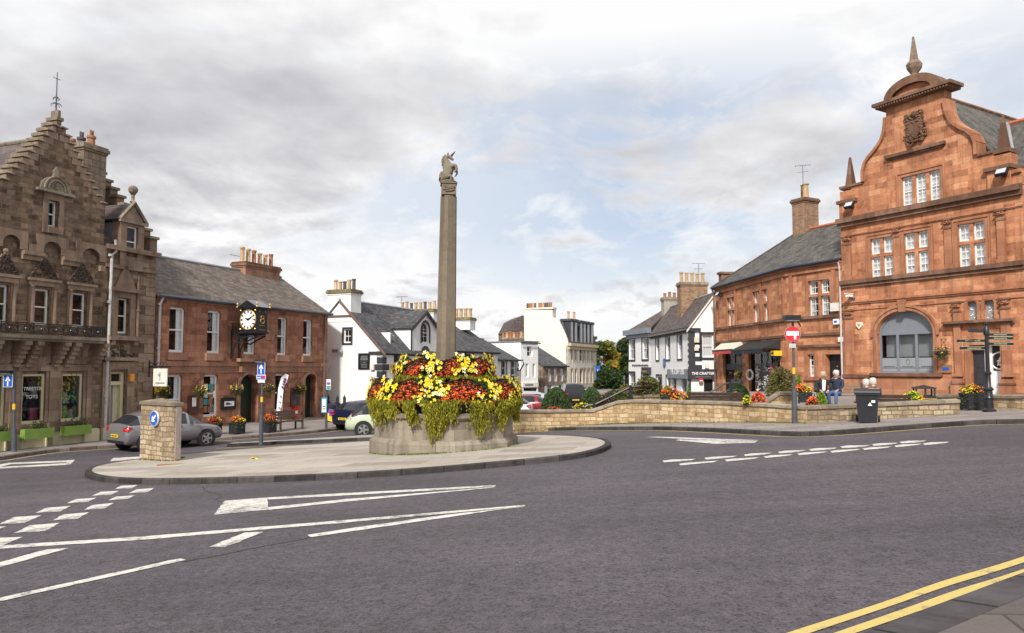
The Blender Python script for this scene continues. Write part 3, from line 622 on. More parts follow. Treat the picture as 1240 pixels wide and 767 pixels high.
# ---------------------------------------------------------------- building helpers
def window(par, fr, u0, u1, z0, z1, y=.16, m='white_paint', w=.07, sash=True, nx=1, ny=1, cur=None, arc=0, pane='glass', label=None, split=None, nobuild=False):
    """one window: frame, with its pane and curtain as sub-parts"""
    b = MB(fr); d = .07
    if u0 > u1: u0, u1 = u1, u0
    if arc:
        zs = z1-arc; O = arch(u0, u1, z0, zs, z1, 12); I = arch(u0+w, u1-w, z0+w, zs, z1-w, 12)
        for i in range(len(O)):
            j = (i+1) % len(O)
            for a in ((O[i], O[j], I[j], I[i]),): b.face([(p[0], y, p[1]) for p in a])
            b.face([(I[i][0], y, I[i][1]), (I[j][0], y, I[j][1]), (I[j][0], y+d, I[j][1]), (I[i][0], y+d, I[i][1])])
    else:
        b.box(u0, u0+w, y, y+d, z0, z1); b.box(u1-w, u1, y, y+d, z0, z1)
        b.box(u0+w, u1-w, y, y+d, z0, z0+w*1.3); b.box(u0+w, u1-w, y, y+d, z1-w, z1)
    zm = z0+(z1-z0)*(split or .5)
    if sash: b.box(u0+w, u1-w, y+.004, y+d-.004, zm-w*.35, zm+w*.35)
    t = .028
    for i in range(1, nx):
        u = u0+w+(u1-u0-2*w)*i/nx
        b.box(u-t/2, u+t/2, y+.02, y+.05, z0+w*1.3, zm-w*.35 if sash else z1-w)
        if sash: b.box(u-t/2, u+t/2, y+.02, y+.05, zm+w*.35, z1-w-(arc*.3 if arc else 0))
    for i in range(1, ny):
        zz = z0+(z1-z0)*i/ny
        if not (sash and abs(zz-zm) < .1): b.box(u0+w, u1-w, y+.022, y+.048, zz-t/2, zz+t/2)
    o = b.build('window', m, par)
    if label: o['label'] = label
    g = MB(fr); yy = y+.035
    if arc: g.face([(p[0], yy, p[1]) for p in I])
    else: g.face([(u0+w*.6, yy, z0+w), (u1-w*.6, yy, z0+w), (u1-w*.6, yy, z1-w*.6), (u0+w*.6, yy, z1-w*.6)])
    g.build('pane', pane, o)
    if cur:
        for (a, c, e, f) in {'full': [(0, 1, 0, 1)], 'side': [(.66, 1, 0, 1)], 'left': [(0, .3, 0, 1)], 'both': [(0, .22, 0, 1), (.78, 1, 0, 1)], 'wide': [(.58, 1, 0, 1)], 'blind': [(0, 1, .55, 1)], 'low': [(0, 1, 0, .5)]}[cur]:
            k = MB(fr); ua, uc = u0+(u1-u0)*a, u0+(u1-u0)*c; za, zc = z0+(z1-z0)*e, z0+(z1-z0)*f; n = max(2, int((uc-ua)/.09))
            P = [(ua+(uc-ua)*i/n, y+.085+(.03 if i % 2 else 0)) for i in range(n+1)]
            for p, q in zip(P, P[1:]): k.face([(p[0], p[1], za), (q[0], q[1], za), (q[0], q[1], zc), (p[0], p[1], zc)])
            k.build('curtain', 'curtain', o)
    return o
def wins(fr, L, off=0):
    """L: (pxl, pxr, ytop, ybot) on one storey; returns (u0, u1, z0, z1) sharing the storey's mean heights"""
    R = []
    for a, b_, t, c in L:
        m = (a+b_)/2; R.append((fr.u(a, off), fr.u(b_, off), fr.z(m, c, off), fr.z(m, t, off)))
    z0 = sum(r[2] for r in R)/len(R); z1 = sum(r[3] for r in R)/len(R)
    return [(r[0], r[1], z0, z1) for r in R]
def roofslab(b, P, th=.09):
    """P: 4 (or 3) corner points of the top of a roof slope, eaves first two; uv follow the slope"""
    P = [Vector(p) for p in P]; e = (P[1]-P[0]).normalized(); n = (P[1]-P[0]).cross(P[2]-P[0]).normalized()
    if n.z < 0: n = -n
    s = n.cross(e)
    if s.z < 0: s = -s
    uv = [((p-P[0]).dot(e), (p-P[0]).dot(s)) for p in P]
    b.face(P, uv); q = [p-n*th for p in P]; b.face(list(reversed(q)))
    for i in range(len(P)):
        j = (i+1) % len(P); b.face([P[i], P[j], q[j], q[i]])
def chimney(par, fr, x0, x1, y0, y1, z0, z1, m, cap='cope', pots=4, pm=('buff_pot',), ph=.7, pr=.13, axis='x', name='chimney'):
    b = MB(fr); b.box(x0, x1, y0, y1, z0, z1-.3); b.box(x0-.04, x1+.04, y0-.04, y1+.04, z1-.3, z1-.2) ; b.m = 1
    b.box(x0-.1, x1+.1, y0-.1, y1+.1, z1-.2, z1-.05); b.box(x0-.05, x1+.05, y0-.05, y1+.05, z1-.05, z1+.04)
    o = b.build(name, [m, cap], par)
    for i in range(pots):
        t = (i+.5)/pots; c = (x0+(x1-x0)*t, (y0+y1)/2) if axis == 'x' else ((x0+x1)/2, y0+(y1-y0)*t)
        h = ph*random.uniform(.86, 1.12)
        MB(fr).lathe([(pr*1.05, z1), (pr*1.05, z1+h*.12), (pr*.85, z1+h*.16), (pr*.8, z1+h*.85), (pr*1.0, z1+h*.88), (pr*1.0, z1+h), (pr*.75, z1+h), (pr*.7, z1+h*.4)], (c[0], c[1], 0), 10).build('chimney_pot', pm[i % len(pm)], o, smooth=True)
    return o
def shell(par, fr, x0, x1, depth, z0, z1, m, name='wall', yoff=.34):
    """the three other walls and a floor, so that rooms are closed"""
    b = MB(fr); b.box(x0, x0+.3, yoff, depth, z0, z1); b.box(x1-.3, x1, yoff, depth, z0, z1); b.box(x0+.3, x1-.3, depth-.3, depth, z0, z1)
    b.box(x0+.31, x1-.31, 2.2, 2.3, z0, z1-.02)
    return b.build(name, m, par)
def pipe(par, fr, pts, r, m, name='downpipe'):
    b = MB(fr); b.tube(pts, r, 8)
    (x, y, z), (x2, y2, z2) = pts[-2], pts[-1]
    n = max(1, int(abs(z2-z)/1.8))
    for i in range(n+1): zz = z+(z2-z)*i/n; b.lathe([(r, zz-.05), (r*1.35, zz-.05), (r*1.35, zz+.05), (r, zz+.05)], (x2, y2, 0), 8)
    return b.build(name, m, par, smooth=True)
def gable_roof(par, fr, x0, x1, ye, yr, yb, ze, zr, m, name='roof', ov=.12, ridge='lead'):
    b = MB(fr); sl = (zr-ze)/(yr-ye); o = .22
    roofslab(b, [(x0-ov, ye-o, ze-o*sl), (x1+ov, ye-o, ze-o*sl), (x1+ov, yr, zr), (x0-ov, yr, zr)])
    s2 = (zr-ze)/(yb-yr)
    roofslab(b, [(x1+ov, yb+o, ze-o*s2), (x0-ov, yb+o, ze-o*s2), (x0-ov, yr, zr), (x1+ov, yr, zr)])
    r = b.build(name, m, par)
    MB(fr).tube([(x0-ov, yr, zr+.01), (x1+ov, yr, zr+.01)], .09, 8).build('ridge', ridge, r)
    return r
def text(par, s, M, size, m, name='lettering', ext=.006, align='CENTER', bold=0):
    c = bpy.data.curves.new(name, 'FONT'); c.body = s; c.size = size; c.align_x = align; c.extrude = ext; c.offset = bold
    o = bpy.data.objects.new('tmp', c); COL.objects.link(o)
    dg = bpy.context.evaluated_depsgraph_get(); me = bpy.data.meshes.new_from_object(o.evaluated_get(dg))
    bpy.data.objects.remove(o); me.transform(M @ Matrix.Rotation(pi/2, 4, 'X')); me.transform(Matrix.Translation(-Vector(org(par))))
    me.materials.clear(); me.materials.append(mat(m)); r = bpy.data.objects.new(name, me); COL.objects.link(r); r.parent = par; return r
def basket(loc, label, cols=('petal_yellow', 'petal_red'), r=.27, group='hanging baskets of flowers', wall=None):
    t = thing('hanging_basket', label, 'hanging basket', loc, group); L = Vector(loc); b = MB(Matrix.Translation(L))
    b.lathe([(0, -r*.9), (r*.5, -r*.75), (r*.8, -r*.3), (r*.85, 0)], (0, 0, 0), 10); b.build('basket', 'soil', t, smooth=True)
    if wall:
        w = Vector(wall)-L; MB(Matrix.Translation(L)).tube([(0, 0, .12), (0, 0, .55), w+Vector((0, 0, .55))], .015, 5).tube([(0, 0, .55), w*.5+Vector((0, 0, .4)), w+Vector((0, 0, .1))], .012, 5).build('bracket', 'black_paint', t)
    b = MB(Matrix.Translation(L))
    for i in range(420):
        a = random.random()*6.28; h = random.uniform(-1.25, .5); q = r*random.uniform(.5, 1.08)*(1-.35*max(0, h))*(1 if h > -.6 else .6)
        b.m = random.choice((0, 1, 1, 2, 3)); b.leaf((q*cos(a), q*sin(a), h*r), random.uniform(.03, .055))
    b.build('foliage', ['leaf_mid', 'leaf_olive', 'leaf_dark', 'leaf_tan'], t)
    b = MB(Matrix.Translation(L))
    for i in range(34):
        a = random.random()*6.28; h = random.uniform(-.4, .75); q = r*sqrt(max(.1, 1-h*h*.8))
        b.m = i % 2 if random.random() < .7 else 0; b.octa((q*cos(a), q*sin(a), h*r), random.uniform(.03, .05))
    b.build('flowers', list(cols), t); return t
def planter(loc, label, rz=0, w=.75, d=.5, h=.5, cols=('petal_orange', 'petal_yellow'), trail='leaf_light', fh=.3, spill=.35, m='bin_black', dome=False):
    t = thing('planter', label, 'planter', loc, 'flower planters'); M = Matrix.Translation(Vector(loc)) @ Matrix.Rotation(rz, 4, 'Z')
    b = MB(M); b.box(-w/2, w/2, -d/2, d/2, .04, h); b.box(-w/2-.02, w/2+.02, -d/2-.02, d/2+.02, h-.06, h+.01)
    for sx_ in (-1, 1):
        for sy in (-1, 1): b.box(sx_*w/2-.04*sx_-.03, sx_*w/2-.04*sx_+.03, sy*d/2-.04*sy-.03, sy*d/2-.04*sy+.03, 0, .04)
    b.build('box', m, t); b = MB(M)
    for i in range(500):
        x, y = random.uniform(-1, 1), random.uniform(-1, 1); e = max(abs(x), abs(y))
        if e > .8 and random.random() < .8: p = (x*w*.56, y*d*.6, h-random.random()*spill*h*1.6+.06)
        else: p = (x*w*.5, y*d*.5, h+random.random()*fh*(1-.6*e*e))
        b.m = random.choice((0, 0, 1)) if p[2] < h+.02 else random.choice((1, 2)); b.leaf(p, random.uniform(.025, .05))
    b.build('foliage', [trail, 'leaf_mid', 'leaf_dark'], t); b = MB(M)
    for i in range(150):
        x, y = random.uniform(-1, 1), random.uniform(-1, 1); b.m = (0 if x < .2 else 1) if random.random() < .75 else random.randint(0, 1)
        b.octa((x*w*.5, y*d*.52, h+.02+random.random()*fh*(1.15-.6*max(abs(x), abs(y))**2)), random.uniform(.025, .042))
    b.build('flowers', list(cols), t); return t
# ================================================================ TOY SHOP (brown stone, crow stepped)
FA = Fr(186, 33.1, .345, .939)
g0 = FA.g(0)-.6
A = thing('toy_shop_building', 'tall brown stone toy shop with crow-stepped gable, iron balcony and cream plinth', 'building', FA.w(0, 0, G(*FA.w(0, 0, 0).to_2d())))
uR = 0.0; uP = FA.u(127); uL = FA.u(-60)
ua = FA.u(61); zap = FA.z(61, 143)
ubr = FA.u(121); zb = FA.z(120, 246)
ubl = 2*ua-ubr
NS = 11
def steps(ua, zt, half, z0, n):
    """crow steps from apex down to both feet"""
    dx = half/(n+.5); dz = (zt-z0)/n; R = [(ua+dx*.5, zt)]
    for i in range(n):
        x = ua+dx*(.5+i); z = zt-dz*i
        R += [(x, z-dz), (x+dx, z-dz)] if i < n-1 else [(x, z0)]
    R[-1] = (ua+half-dx, z0); R.append((ua+half, z0))
    L = [(2*ua-x, z) for x, z in reversed(R)]
    return R, L, dx, dz
SR, SL, sdx, sdz = steps(ua, zap, ubr-ua, zb, NS)
zeave = FA.z(160, 303)   # wall head of the narrow bay
ug = ubr  # gable edge
wl1 = wins(FA, [(0-8, 6.8, 346, 391), (38, 57, 349, 394.7), (84.7, 101.6, 354, 394.7)])
bay1 = wins(FA, [(140.2, 154.3, 361, 404)])[0]
gw = wins(FA, [(50.6, 64, 241.5, 274)])[0]
shops = wins(FA, [(-19, 7.5, 453, 515), (27, 55.5, 453, 514.5), (75, 101, 452.5, 510.5)])
door = wins(FA, [(133, 152, 450.5, 533)])[0]
dz0 = FA.g(door[0])-.1
# blind arches of the gable
ba = []
for c in (7, 57.5, 105):
    a, b_ = FA.u(c-11), FA.u(c+11); zt_ = FA.z(57.5, 292); zl = FA.z(57.5, 312); ba.append(arch(a, b_, zl, zl+(zt_-zl)*.45, zt_, 10))
holes = [rect(*w) for w in wl1+[gw, bay1]+shops] + [rect(door[0], door[1], dz0, door[3])] + ba
out = [(uL, g0), (uR, g0), (uR, zeave), (ug+.02, zeave), (ug, zb)] + [p for p in reversed(SR[:-1])][0:0]
out = [(uL, g0), (uR, g0), (uR, zeave), (ug, zeave)] + [(x, z) for x, z in reversed(SR)] + [(x, z) for x, z in reversed(SL)]
out = [p for p in out if p[0] >= uL-1e-6]
out.append((uL, out[-1][1]))
# tidy duplicates
o2 = []
for p in out:
    if not o2 or abs(p[0]-o2[-1][0])+abs(p[1]-o2[-1][1]) > 1e-3: o2.append(p)
MB(FA).wall(o2, holes, rev=.32, th=.5).build('wall', 'brown_rubble', A)
shell(A, FA, uL, uR, 9, g0, zeave-.1, 'brown_rubble')
for a in ba:
    b = MB(FA); b.face([(x, .14, z) for x, z in a]); b.build('niche', 'brown_rubble', A)
# upper part of the main block behind the gable and the roofs
zrid = FA.z(61, 152)
b = MB(FA); b.m = 0
sl = (zrid-zb+.5)/(ubr-ua); 
roofslab(b, [(ubr+.0, .5, zb-.7), (ubr, 12, zb-.7), (ua, 12, zrid-.35), (ua, .5, zrid-.35)])
roofslab(b, [(ubl, .5, zb-.7), (ubl, 12, zb-.7), (ua, 12, zrid-.35), (ua, .5, zrid-.35)])
r = b.build('roof', 'slate_purple', A)
MB(FA).tube([(ua, .4, zrid-.33), (ua, 12, zrid-.33)], .1, 8).build('ridge', 'cope', r)
b = MB(FA); b.box(ubr-.3, ubr-.004, .51, 9, zeave-.1, zb-.8); b.build('side_wall', 'brown_rubble', A)
# coping stones of each crow step
b = MB(FA)
for (x, z), (x2, z2) in zip(SR, SR[1:]):
    if abs(z-z2) < 1e-4:
        b.prismx([(-.1, z+.01), (-.1, z+.05), (.1, z+.14), (.56, z+.14), (.56, z+.01)], x-.06, x2+.05)
        b.prismx([(-.1, z+.01), (-.1, z+.05), (.1, z+.14), (.56, z+.14), (.56, z+.01)], 2*ua-x2-.05, 2*ua-x+.06)
b.box(ua-sdx*.5-.05, ua+sdx*.5+.05, -.06, .56, zap+.01, zap+.14); b.box(ua-sdx*.3, ua+sdx*.3, 0, .4, zap+.14, zap+.42)
b.build('crow_step_coping', 'cope', A)
# crow step blocks: dressed skin on the steps
b = MB(FA)
for i, ((x, z), (x2, z2)) in enumerate(zip(SR, SR[1:])):
    if abs(z-z2) < 1e-4 and x2-x > .05:
        for s_ in (1, -1):
            xa, xb = (x-.25, x2-.004) if s_ > 0 else (2*ua-x2+.004, 2*ua-x+.25)
            b.box(xa, xb, -.02, .0, z-sdz*.98, z-.01)
b.build('crow_step_block', 'brown_dressed', A)
# finial with weather vane rod
zt = zap+.42; b = MB(FA)
ztop = FA.z(61.5, 84.5, .2)
b.tube([(ua, .2, zt), (ua, .2, ztop)], [.035, .018], 6)
for zz, rr in ((zt+.2, .2), (zt+.45, .12)):
    for k_ in range(4):
        a = pi*k_/4+.3
        b.tube([(ua+rr*cos(a+pi)*math.sin(t), .2+rr*sin(a+pi)*math.sin(t), zz+.12*cos(t)) for t in [pi*j/8-pi/2 for j in range(9)]], .012, 4)
b.tube([(ua-.16, .2, zt+1.3), (ua+.16, .2, zt+1.3)], .014, 4)
b.build('weather_rod', 'pole_grey', A)
# gable window dressings
def surround(fr, u0, u1, z0, z1, w, y=-.05, m='brown_dressed', par=A, sill=.14, head=None, name='window_surround'):
    b = MB(fr); h = head or w
    b.box(u0-w, u0-.003, y, .0, z0-sill, z1+h); b.box(u1+.003, u1+w, y, 0, z0-sill, z1+h); b.box(u0-.003, u1+.003, y, 0, z1+.003, z1+h)
    b.box(u0-.003, u1+.003, y-.05, .1, z0-sill, z0-.003)
    return b.build(name, m, par)
surround(FA, *gw, .2, head=.25, sill=.25)
uc = (gw[0]+gw[1])/2; zz = gw[3]+.26
b = MB(FA); b.box(uc-.78, uc+.78, -.2, 0, zz, zz+.1); b.prism(arch(uc-.64, uc+.64, zz+.1, zz+.11, zz+.66, 12), -.14, 0)
b.prism([(uc-.17, zz+.6), (uc+.17, zz+.6), (uc+.08, zz+.78), (uc+.11, zz+.88), (uc, zz+1.05), (uc-.11, zz+.88), (uc-.08, zz+.78)], -.12, .05)
o = b.build('pediment', 'grey_stone', A)
b = MB(FA)
for rr in (.5, .36):
    b.tube([(uc+rr*cos(pi*j/12), -.17, zz+.14+rr*sin(pi*j/12)) for j in range(13)], .035, 5)
for j in range(1, 8): b.tube([(uc, -.16, zz+.15), (uc+.3*cos(pi*j/8), -.16, zz+.15+.3*sin(pi*j/8))], .02, 4)
b.build('carving', 'cope', o)
window(A, FA, *gw, y=.18)
# stepped corbel band linking the blind arches
b = MB(FA); zl = ba[0][0][1]; w_ = FA.u(57.5+11)-FA.u(57.5-11)
cs = [(p[0][0]+p[1][0])/2 for p in ba]
for i, P in enumerate(ba):
    c = cs[i]; hw = (P[1][0]-P[0][0])/2; zt_ = max(z for x, z in P)
    O = arch(c-hw-.3, c+hw+.3, zl+.1, zl+.1+(zt_-zl)*.75, zt_+.3, 1)
    R_ = [(c-hw-.28, zl+.15), (c-hw-.28, zt_+.22), (c+hw+.28, zt_+.22), (c+hw+.28, zl+.15)]
    A_ = [(c+hw+.0, zl+.15)] + [(x, z) for x, z in P[2:]] + [(c-hw, zl+.15)]
    b.wall([(c-hw-.28, zl+.15)] + list(reversed(A_)) + [(c+hw+.28, zl+.15), (c+hw+.28, zt_+.22), (c-hw-.28, zt_+.22)], y=-.06, th=.06)
for a, c in zip(cs, cs[1:]+[None]):
    if c: b.box(a+w_/2+.02, c-w_/2-.02, -.2, 0, zl-.02, zl+.12); b.box(a+w_/2+.02, c-w_/2-.02, -.12, 0, zl-.2, zl-.02); b.box(a+w_/2+.28, c-w_/2-.28, -.05, 0, zl+.12, zl+.42)
b.box(cs[-1]+w_/2+.0, ubr, -.14, 0, zl-.25, zl-.02)
b.build('corbel_band', 'brown_dressed', A)
# first floor windows with fretwork pediments
for w in wl1:
    window(A, FA, *w, y=.12, cur='left' if w is wl1[1] else None)
    u0, u1, z0, z1 = w; b = MB(FA)
    for s_, uu in ((-1, u0), (1, u1)):
        b.box(uu+s_*.04, uu+s_*.24, -.08, 0, z0-.05, z1+.1); b.lathe([(.065, z0), (.06, z1+.0), (.09, z1+.04), (.09, z1+.09)], (uu+s_*.14, -.1, 0), 8)
    b.box(u0-.28, u1+.28, -.12, 0, z1+.1, z1+.28); b.box(u0-.34, u1+.34, -.2, 0, z1+.28, z1+.38)
    b.build('window_surround', 'brown_dressed', A)
    c = (u0+u1)/2; zz = z1+.39; hw = (u1-u0)/2+.26; b = MB(FA)
    b.prism([(c-hw, zz), (c+hw, zz), (c+.1, zz+.72), (c-.1, zz+.72)], -.05, 0); b.m = 1
    for t_ in range(34):
        a = random.uniform(-1, 1); h = random.random(); x = c+a*hw*(1-h)*.95; z_ = zz+.05+h*.64; rr = random.uniform(.06, .13)
        b.tube([(x+rr*cos(q), -.1-random.random()*.03, z_+rr*sin(q)) for q in [j*.9+a*5 for j in range(5)]], .028, 4)
    b.tube([(c-hw, -.1, zz), (c-.06, -.1, zz+.72)], .035, 4); b.tube([(c+hw, -.1, zz), (c+.06, -.1, zz+.72)], .035, 4)
    b.m = 0; b.ball((c, -.08, zz+.84), .1, 8, 5); b.box(c-.06, c+.06, -.13, -.02, zz+.69, zz+.79)
    b.build('pediment', ['brown_dressed', 'carve_dark'], A)
# balcony
bz = FA.z(0, 403.7, -.8); bx1 = FA.u(126.5, -.8)
b = MB(FA); b.box(uL, bx1, -.85, 0, bz-.13, bz); b.box(uL, bx1-.06, -.78, 0, bz-.22, bz-.13); B_ = b.build('balcony', 'cope', A)
b = MB(FA); rt = FA.z(0, 388.6, -.8)
b.box(uL, bx1-.03, -.82, -.78, rt-.04, rt); b.box(uL, bx1-.03, -.82, -.78, bz+.04, bz+.08); b.box(bx1-.07, bx1-.03, -.778, 0, rt-.04, rt); b.box(bx1-.07, bx1-.03, -.778, 0, bz+.04, bz+.08)
x = bx1-.05; h = rt-bz
while x > uL:
    b.box(x-.015, x+.015, -.815, -.785, bz+.08, rt-.04)
    for cx_, sg in ((x-.19, 1), (x-.41, -1)):
        b.tube([(cx_+sg*.15*cos(q)*(1-q/9), -.8, bz+h*.52+.17*sin(q)*(1-q/9)) for q in [j*.7 for j in range(10)]], .017, 4)
    b.tube([(x-.06, -.8, bz+.1), (x-.3, -.8, rt-.06), (x-.54, -.8, bz+.1)], .013, 4)
    b.tube([(x-.06, -.8, rt-.06), (x-.3, -.8, bz+.1), (x-.54, -.8, rt-.06)], .013, 4)
    b.ball((x-.3, -.8, bz+h*.5), .05, 6, 4)
    x -= .6
y_ = -.1
while y_ > -.8: b.box(bx1-.065, bx1-.035, y_-.012, y_+.012, bz+.08, rt-.04); y_ -= .12
b.build('railing', 'black_paint', B_)
for c in (-14, 21, 36, 69, 82, 117):
    u = FA.u(c-4); b = MB(FA)
    for j in range(6): b.box(u-.13, u+.13, -.75+j*.115, 0, bz-.22-.16*(j+1), bz-.22-.16*j-.003)
    b.build('bracket', 'brown_dressed', A)
# carved shields
for px in (-2, 47.5, 93.5):
    u = FA.u(px); zc = FA.z(47.5, 427.5); b = MB(FA)
    b.prism([(u-.42, zc-.35), (u-.3, zc-.42), (u+.3, zc-.42), (u+.42, zc-.35), (u+.38, zc), (u+.45, zc+.35), (u+.3, zc+.42), (u-.3, zc+.42), (u-.45, zc+.35), (u-.38, zc)], -.07, 0)
    for j in range(10):
        a = j*.7; b.tube([(u+.25*cos(a), -.09, zc+.25*sin(a)), (u+.13*cos(a+1), -.11, zc+.13*sin(a+1)), (u+.22*cos(a+2), -.09, zc+.22*sin(a+2))], .025, 4)
    b.build('carved_shield', 'brown_dressed', A)
# shop front: piers, fascia, plinth, window boxes
zs = shops[0][2]; zt = shops[0][3]; zpl = FA.z(60, 525)
b = MB(FA)
us = [uL]+[v for w in shops for v in (w[0], w[1])]
for i, w in enumerate(shops):
    for s_, uu in ((-1, w[0]), (1, w[1])):
        b.box(uu+s_*.12, uu+s_*.34, -.09, 0, zpl, zt+.1); b.box(uu+s_*.003, uu+s_*.12, -.04, 0, zpl, zt+.1)
    b.box(w[0]-.42, w[1]+.42, -.1, 0, zt+.1, zt+.34)
b.box(shops[1][0]+.1, shops[1][1]-.1, -.13, 0, zt+.34, zt+.62)
b.build('shop_front_surround', 'brown_dressed', A)
b = MB(FA)
for i, w in enumerate(shops):
    l = w[0]; r_ = w[1]; b.box(l-.003, r_+.003, -.06, 0, g0, zpl-.02)
    b.box(l-.003, r_+.003, .05, .3, zpl-.02, zs-.003)
    for a, c in (((l-.62) if i else uL, l-.02), (r_+.02, (r_+.62) if i < 2 else FA.u(119.5))): b.box(a, c, -.16, 0, g0, zpl); b.prism([(a, zpl), (c, zpl), (c-.06, zpl+.06), (a+.06, zpl+.06)], -.16, 0)
b.box(FA.u(124), door[0]-.12, -.16, 0, g0, zpl+.05)
b.build('plinth', 'cream_paint', A)
for i, w in enumerate(shops):
    o = window(A, FA, w[0], w[1], zs, w[3], y=.06, m='cream_paint', w=.09, sash=False)
    b = MB(FA); b.box(w[0]+.1, w[1]-.1, .5, .52, zs, w[3]); 
bx_h = FA.z(47, 517.3)-FA.z(47, 525.5)
for i, w in enumerate(shops):
    lab = ['lime green window box under the leftmost toy shop window', 'lime green window box under the toy shop window with the painted name', 'lime green window box under the toy shop window with painted leaves'][i]
    zt_ = FA.z(47, 519, -.3); q = FA.w((w[0]+w[1])/2, -.3, zt_-.35)
    t = thing('window_box', lab, 'window box', q, 'green window boxes of the toy shop')
    MB(FA).box(w[0]-.12, w[1]+.12, -.42, -.17, zt_-.36, zt_).build('box', 'green_paint', t)
    b = MB(FA)
    for k_ in range(160): b.m = k_ % 3; b.leaf((random.gauss(w[0]+(w[1]-w[0])*(.35 if k_ % 2 else .75), .17), -.3+random.uniform(-.1, .1), zt_+random.random()**2*.28), .05)
    b.build('plants', ['leaf_dark', 'leaf_tan', 'leaf_mid'], t)
# window displays (toys) - things of their own
def toyfig(u, z, s, top, leg, lab):
    t = thing('mannequin', lab, 'mannequin', FA.w(u, .55, z)); b = MB(FA)
    b.lathe([(0, z+.95*s), (.09*s, z+.93*s), (.1*s, z+.82*s), (.05*s, z+.74*s)], (u, .55, 0), 8); b.build('body', 'mannequin', t, smooth=True)
    b = MB(FA); b.prism([(u-.14*s, z+.36*s), (u+.14*s, z+.36*s), (u+.16*s, z+.6*s), (u+.3*s, z+.4*s), (u+.36*s, z+.47*s), (u+.2*s, z+.74*s), (u-.2*s, z+.74*s), (u-.36*s, z+.47*s), (u-.3*s, z+.4*s), (u-.16*s, z+.6*s)], .48, .62); b.build('jumper', top, t)
    b = MB(FA); b.box(u-.12*s, u-.01, .5, .6, z, z+.36*s); b.box(u+.01, u+.12*s, .5, .6, z, z+.36*s); b.build('trousers', leg, t)
w = shops[1]; uu = FA.u(42, .55); zf = zs+.12
toyfig(uu, zf, 1.25, 'navy_paint', 'pink', 'child mannequin in navy jumper and pink leggings in the shop window')
b = MB(FA); x0 = FA.u(30.5, .6); b.tube([(x0-.35, .6, zf), (x0, .6, zf+2.1)], .03, 4).tube([(x0+.42, .55, zf), (x0, .6, zf+2.1)], .03, 4).tube([(x0-.2, .6, zf+.9), (x0+.25, .58, zf+.9)], .025, 4); props(b.build('easel', 'wood'), 'tall wooden easel behind the lettered toy shop window', 'easel')
b = MB(FA); b.box(FA.u(26, .8), FA.u(34, .8), .7, .9, zf+.6, zf+1.05); props(b.build('toy_box', 'curtain_warm'), 'pale boxed toy on display behind the easel', 'toy box')
b = MB(FA); b.box(w[0], w[1], .35, 1.1, zs-.02, zf-.004); props(b.build('display_shelf', 'dark_green'), 'dark shelf floor inside the lettered toy shop window', 'display shelf', 'display shelves of the toy shop')
w = shops[2]; b = MB(FA); b.box(w[0], w[1], .35, 1.1, zs-.02, zs+.08); props(b.build('display_shelf', 'dark_green'), 'dark shelf floor behind the window with painted leaves', 'display shelf', 'display shelves of the toy shop')
b = MB(FA); b.box(w[0]+.1, w[1]-.1, .55, .9, zs+.62, zs+.66); b.box(w[0]+.1, w[0]+.14, .55, .9, zs+.09, zs+.62); b.box(w[1]-.14, w[1]-.1, .55, .9, zs+.09, zs+.62); props(b.build('display_table', 'dark_wood'), 'low table carrying toys behind the leafy shop window', 'table')
def soft(u, z, s, m, lab, name='soft_toy'):
    b = MB(FA); b.ball((u, .6, z+.22*s), .2*s, 8, 6); b.ball((u, .58, z+.5*s), .14*s, 8, 6)
    for q in (-1, 1): b.ball((u+q*.2*s, .56, z+.25*s), .08*s, 6, 4); b.ball((u+q*.12*s, .52, z+.06*s), .09*s, 6, 4); b.ball((u+q*.1*s, .58, z+.62*s), .05*s, 6, 4)
    props(b.build(name, m, smooth=True), lab, 'soft toy')
soft(FA.u(90.5, .6), zs+.68, .9, 'sky_blue', 'blue soft toy sitting on the table behind the leafy window')
soft(FA.u(79, .6), zs+.68, .7, 'bag_white', 'white soft toy at the left end of the display table')
soft(FA.u(79, .6), zs+.1, .8, 'leaf_lime', 'lime green toy on the floor under the display table')
soft(FA.u(87, .6), zs+.1, .5, 'mannequin', 'small grey toy on the floor under the display table')
b = MB(FA); b.box(w[0]+.12, w[0]+1.05, .92, .95, zs+1.2, zs+1.6); props(b.build('toy_box', 'pink'), 'pink and white boxed toy at the back of the leafy window', 'toy box')
b = MB(FA); b.box(shops[1][0]+1.05, shops[1][1]-.1, .7, .74, zf, shops[1][3]-.3); props(b.build('backdrop', 'frost'), 'tall pale grey backdrop behind the lettered toy shop window', 'backdrop')
# painted leaves on the glass of the right window and part of the left
for w, n_, lab in ((shops[2], 46, None), (shops[1], 8, None), (shops[0], 26, None)):
    b = MB(FA); c0 = w[1]-.35
    for j in range(n_):
        t_ = random.random(); x = w[0]+.12+t_*(w[1]-w[0]-.3) if w is not shops[1] else w[1]-.35+random.random()*.25; z_ = w[3]-.15-random.random()*(.9 if w is not shops[1] else .5); b.m = j % 2
        a = random.random()*3; b.face([(x-.07*cos(a), .085, z_-.07*sin(a)), (x+.03*sin(a), .085, z_-.03*cos(a)), (x+.07*cos(a), .085, z_+.07*sin(a)), (x-.03*sin(a), .085, z_+.03*cos(a))])
    b.m = 2
    if w is shops[2]:
        for pts in ([(w[1]-.12, zs+.2), (w[1]-.2, zs+1.2), (w[1]-.5, zs+1.9), (w[0]+.4, zs+2.3)], [(w[1]-.2, zs+1.2), (w[1]-.3, zs+2.4)]): b.tube([(x, .082, z_) for x, z_ in pts], .035, 4)
    b.build('window_art', ['leaf_lime', 'leaf_light', 'dark_wood'], A)
w = shops[1]
text(A, 'TREETOP', FA.M @ Matrix.Translation(((w[0]+w[1])/2+.05, .086, zt-.62)), .26*(w[1]-w[0])/1.3, 'sign_white')
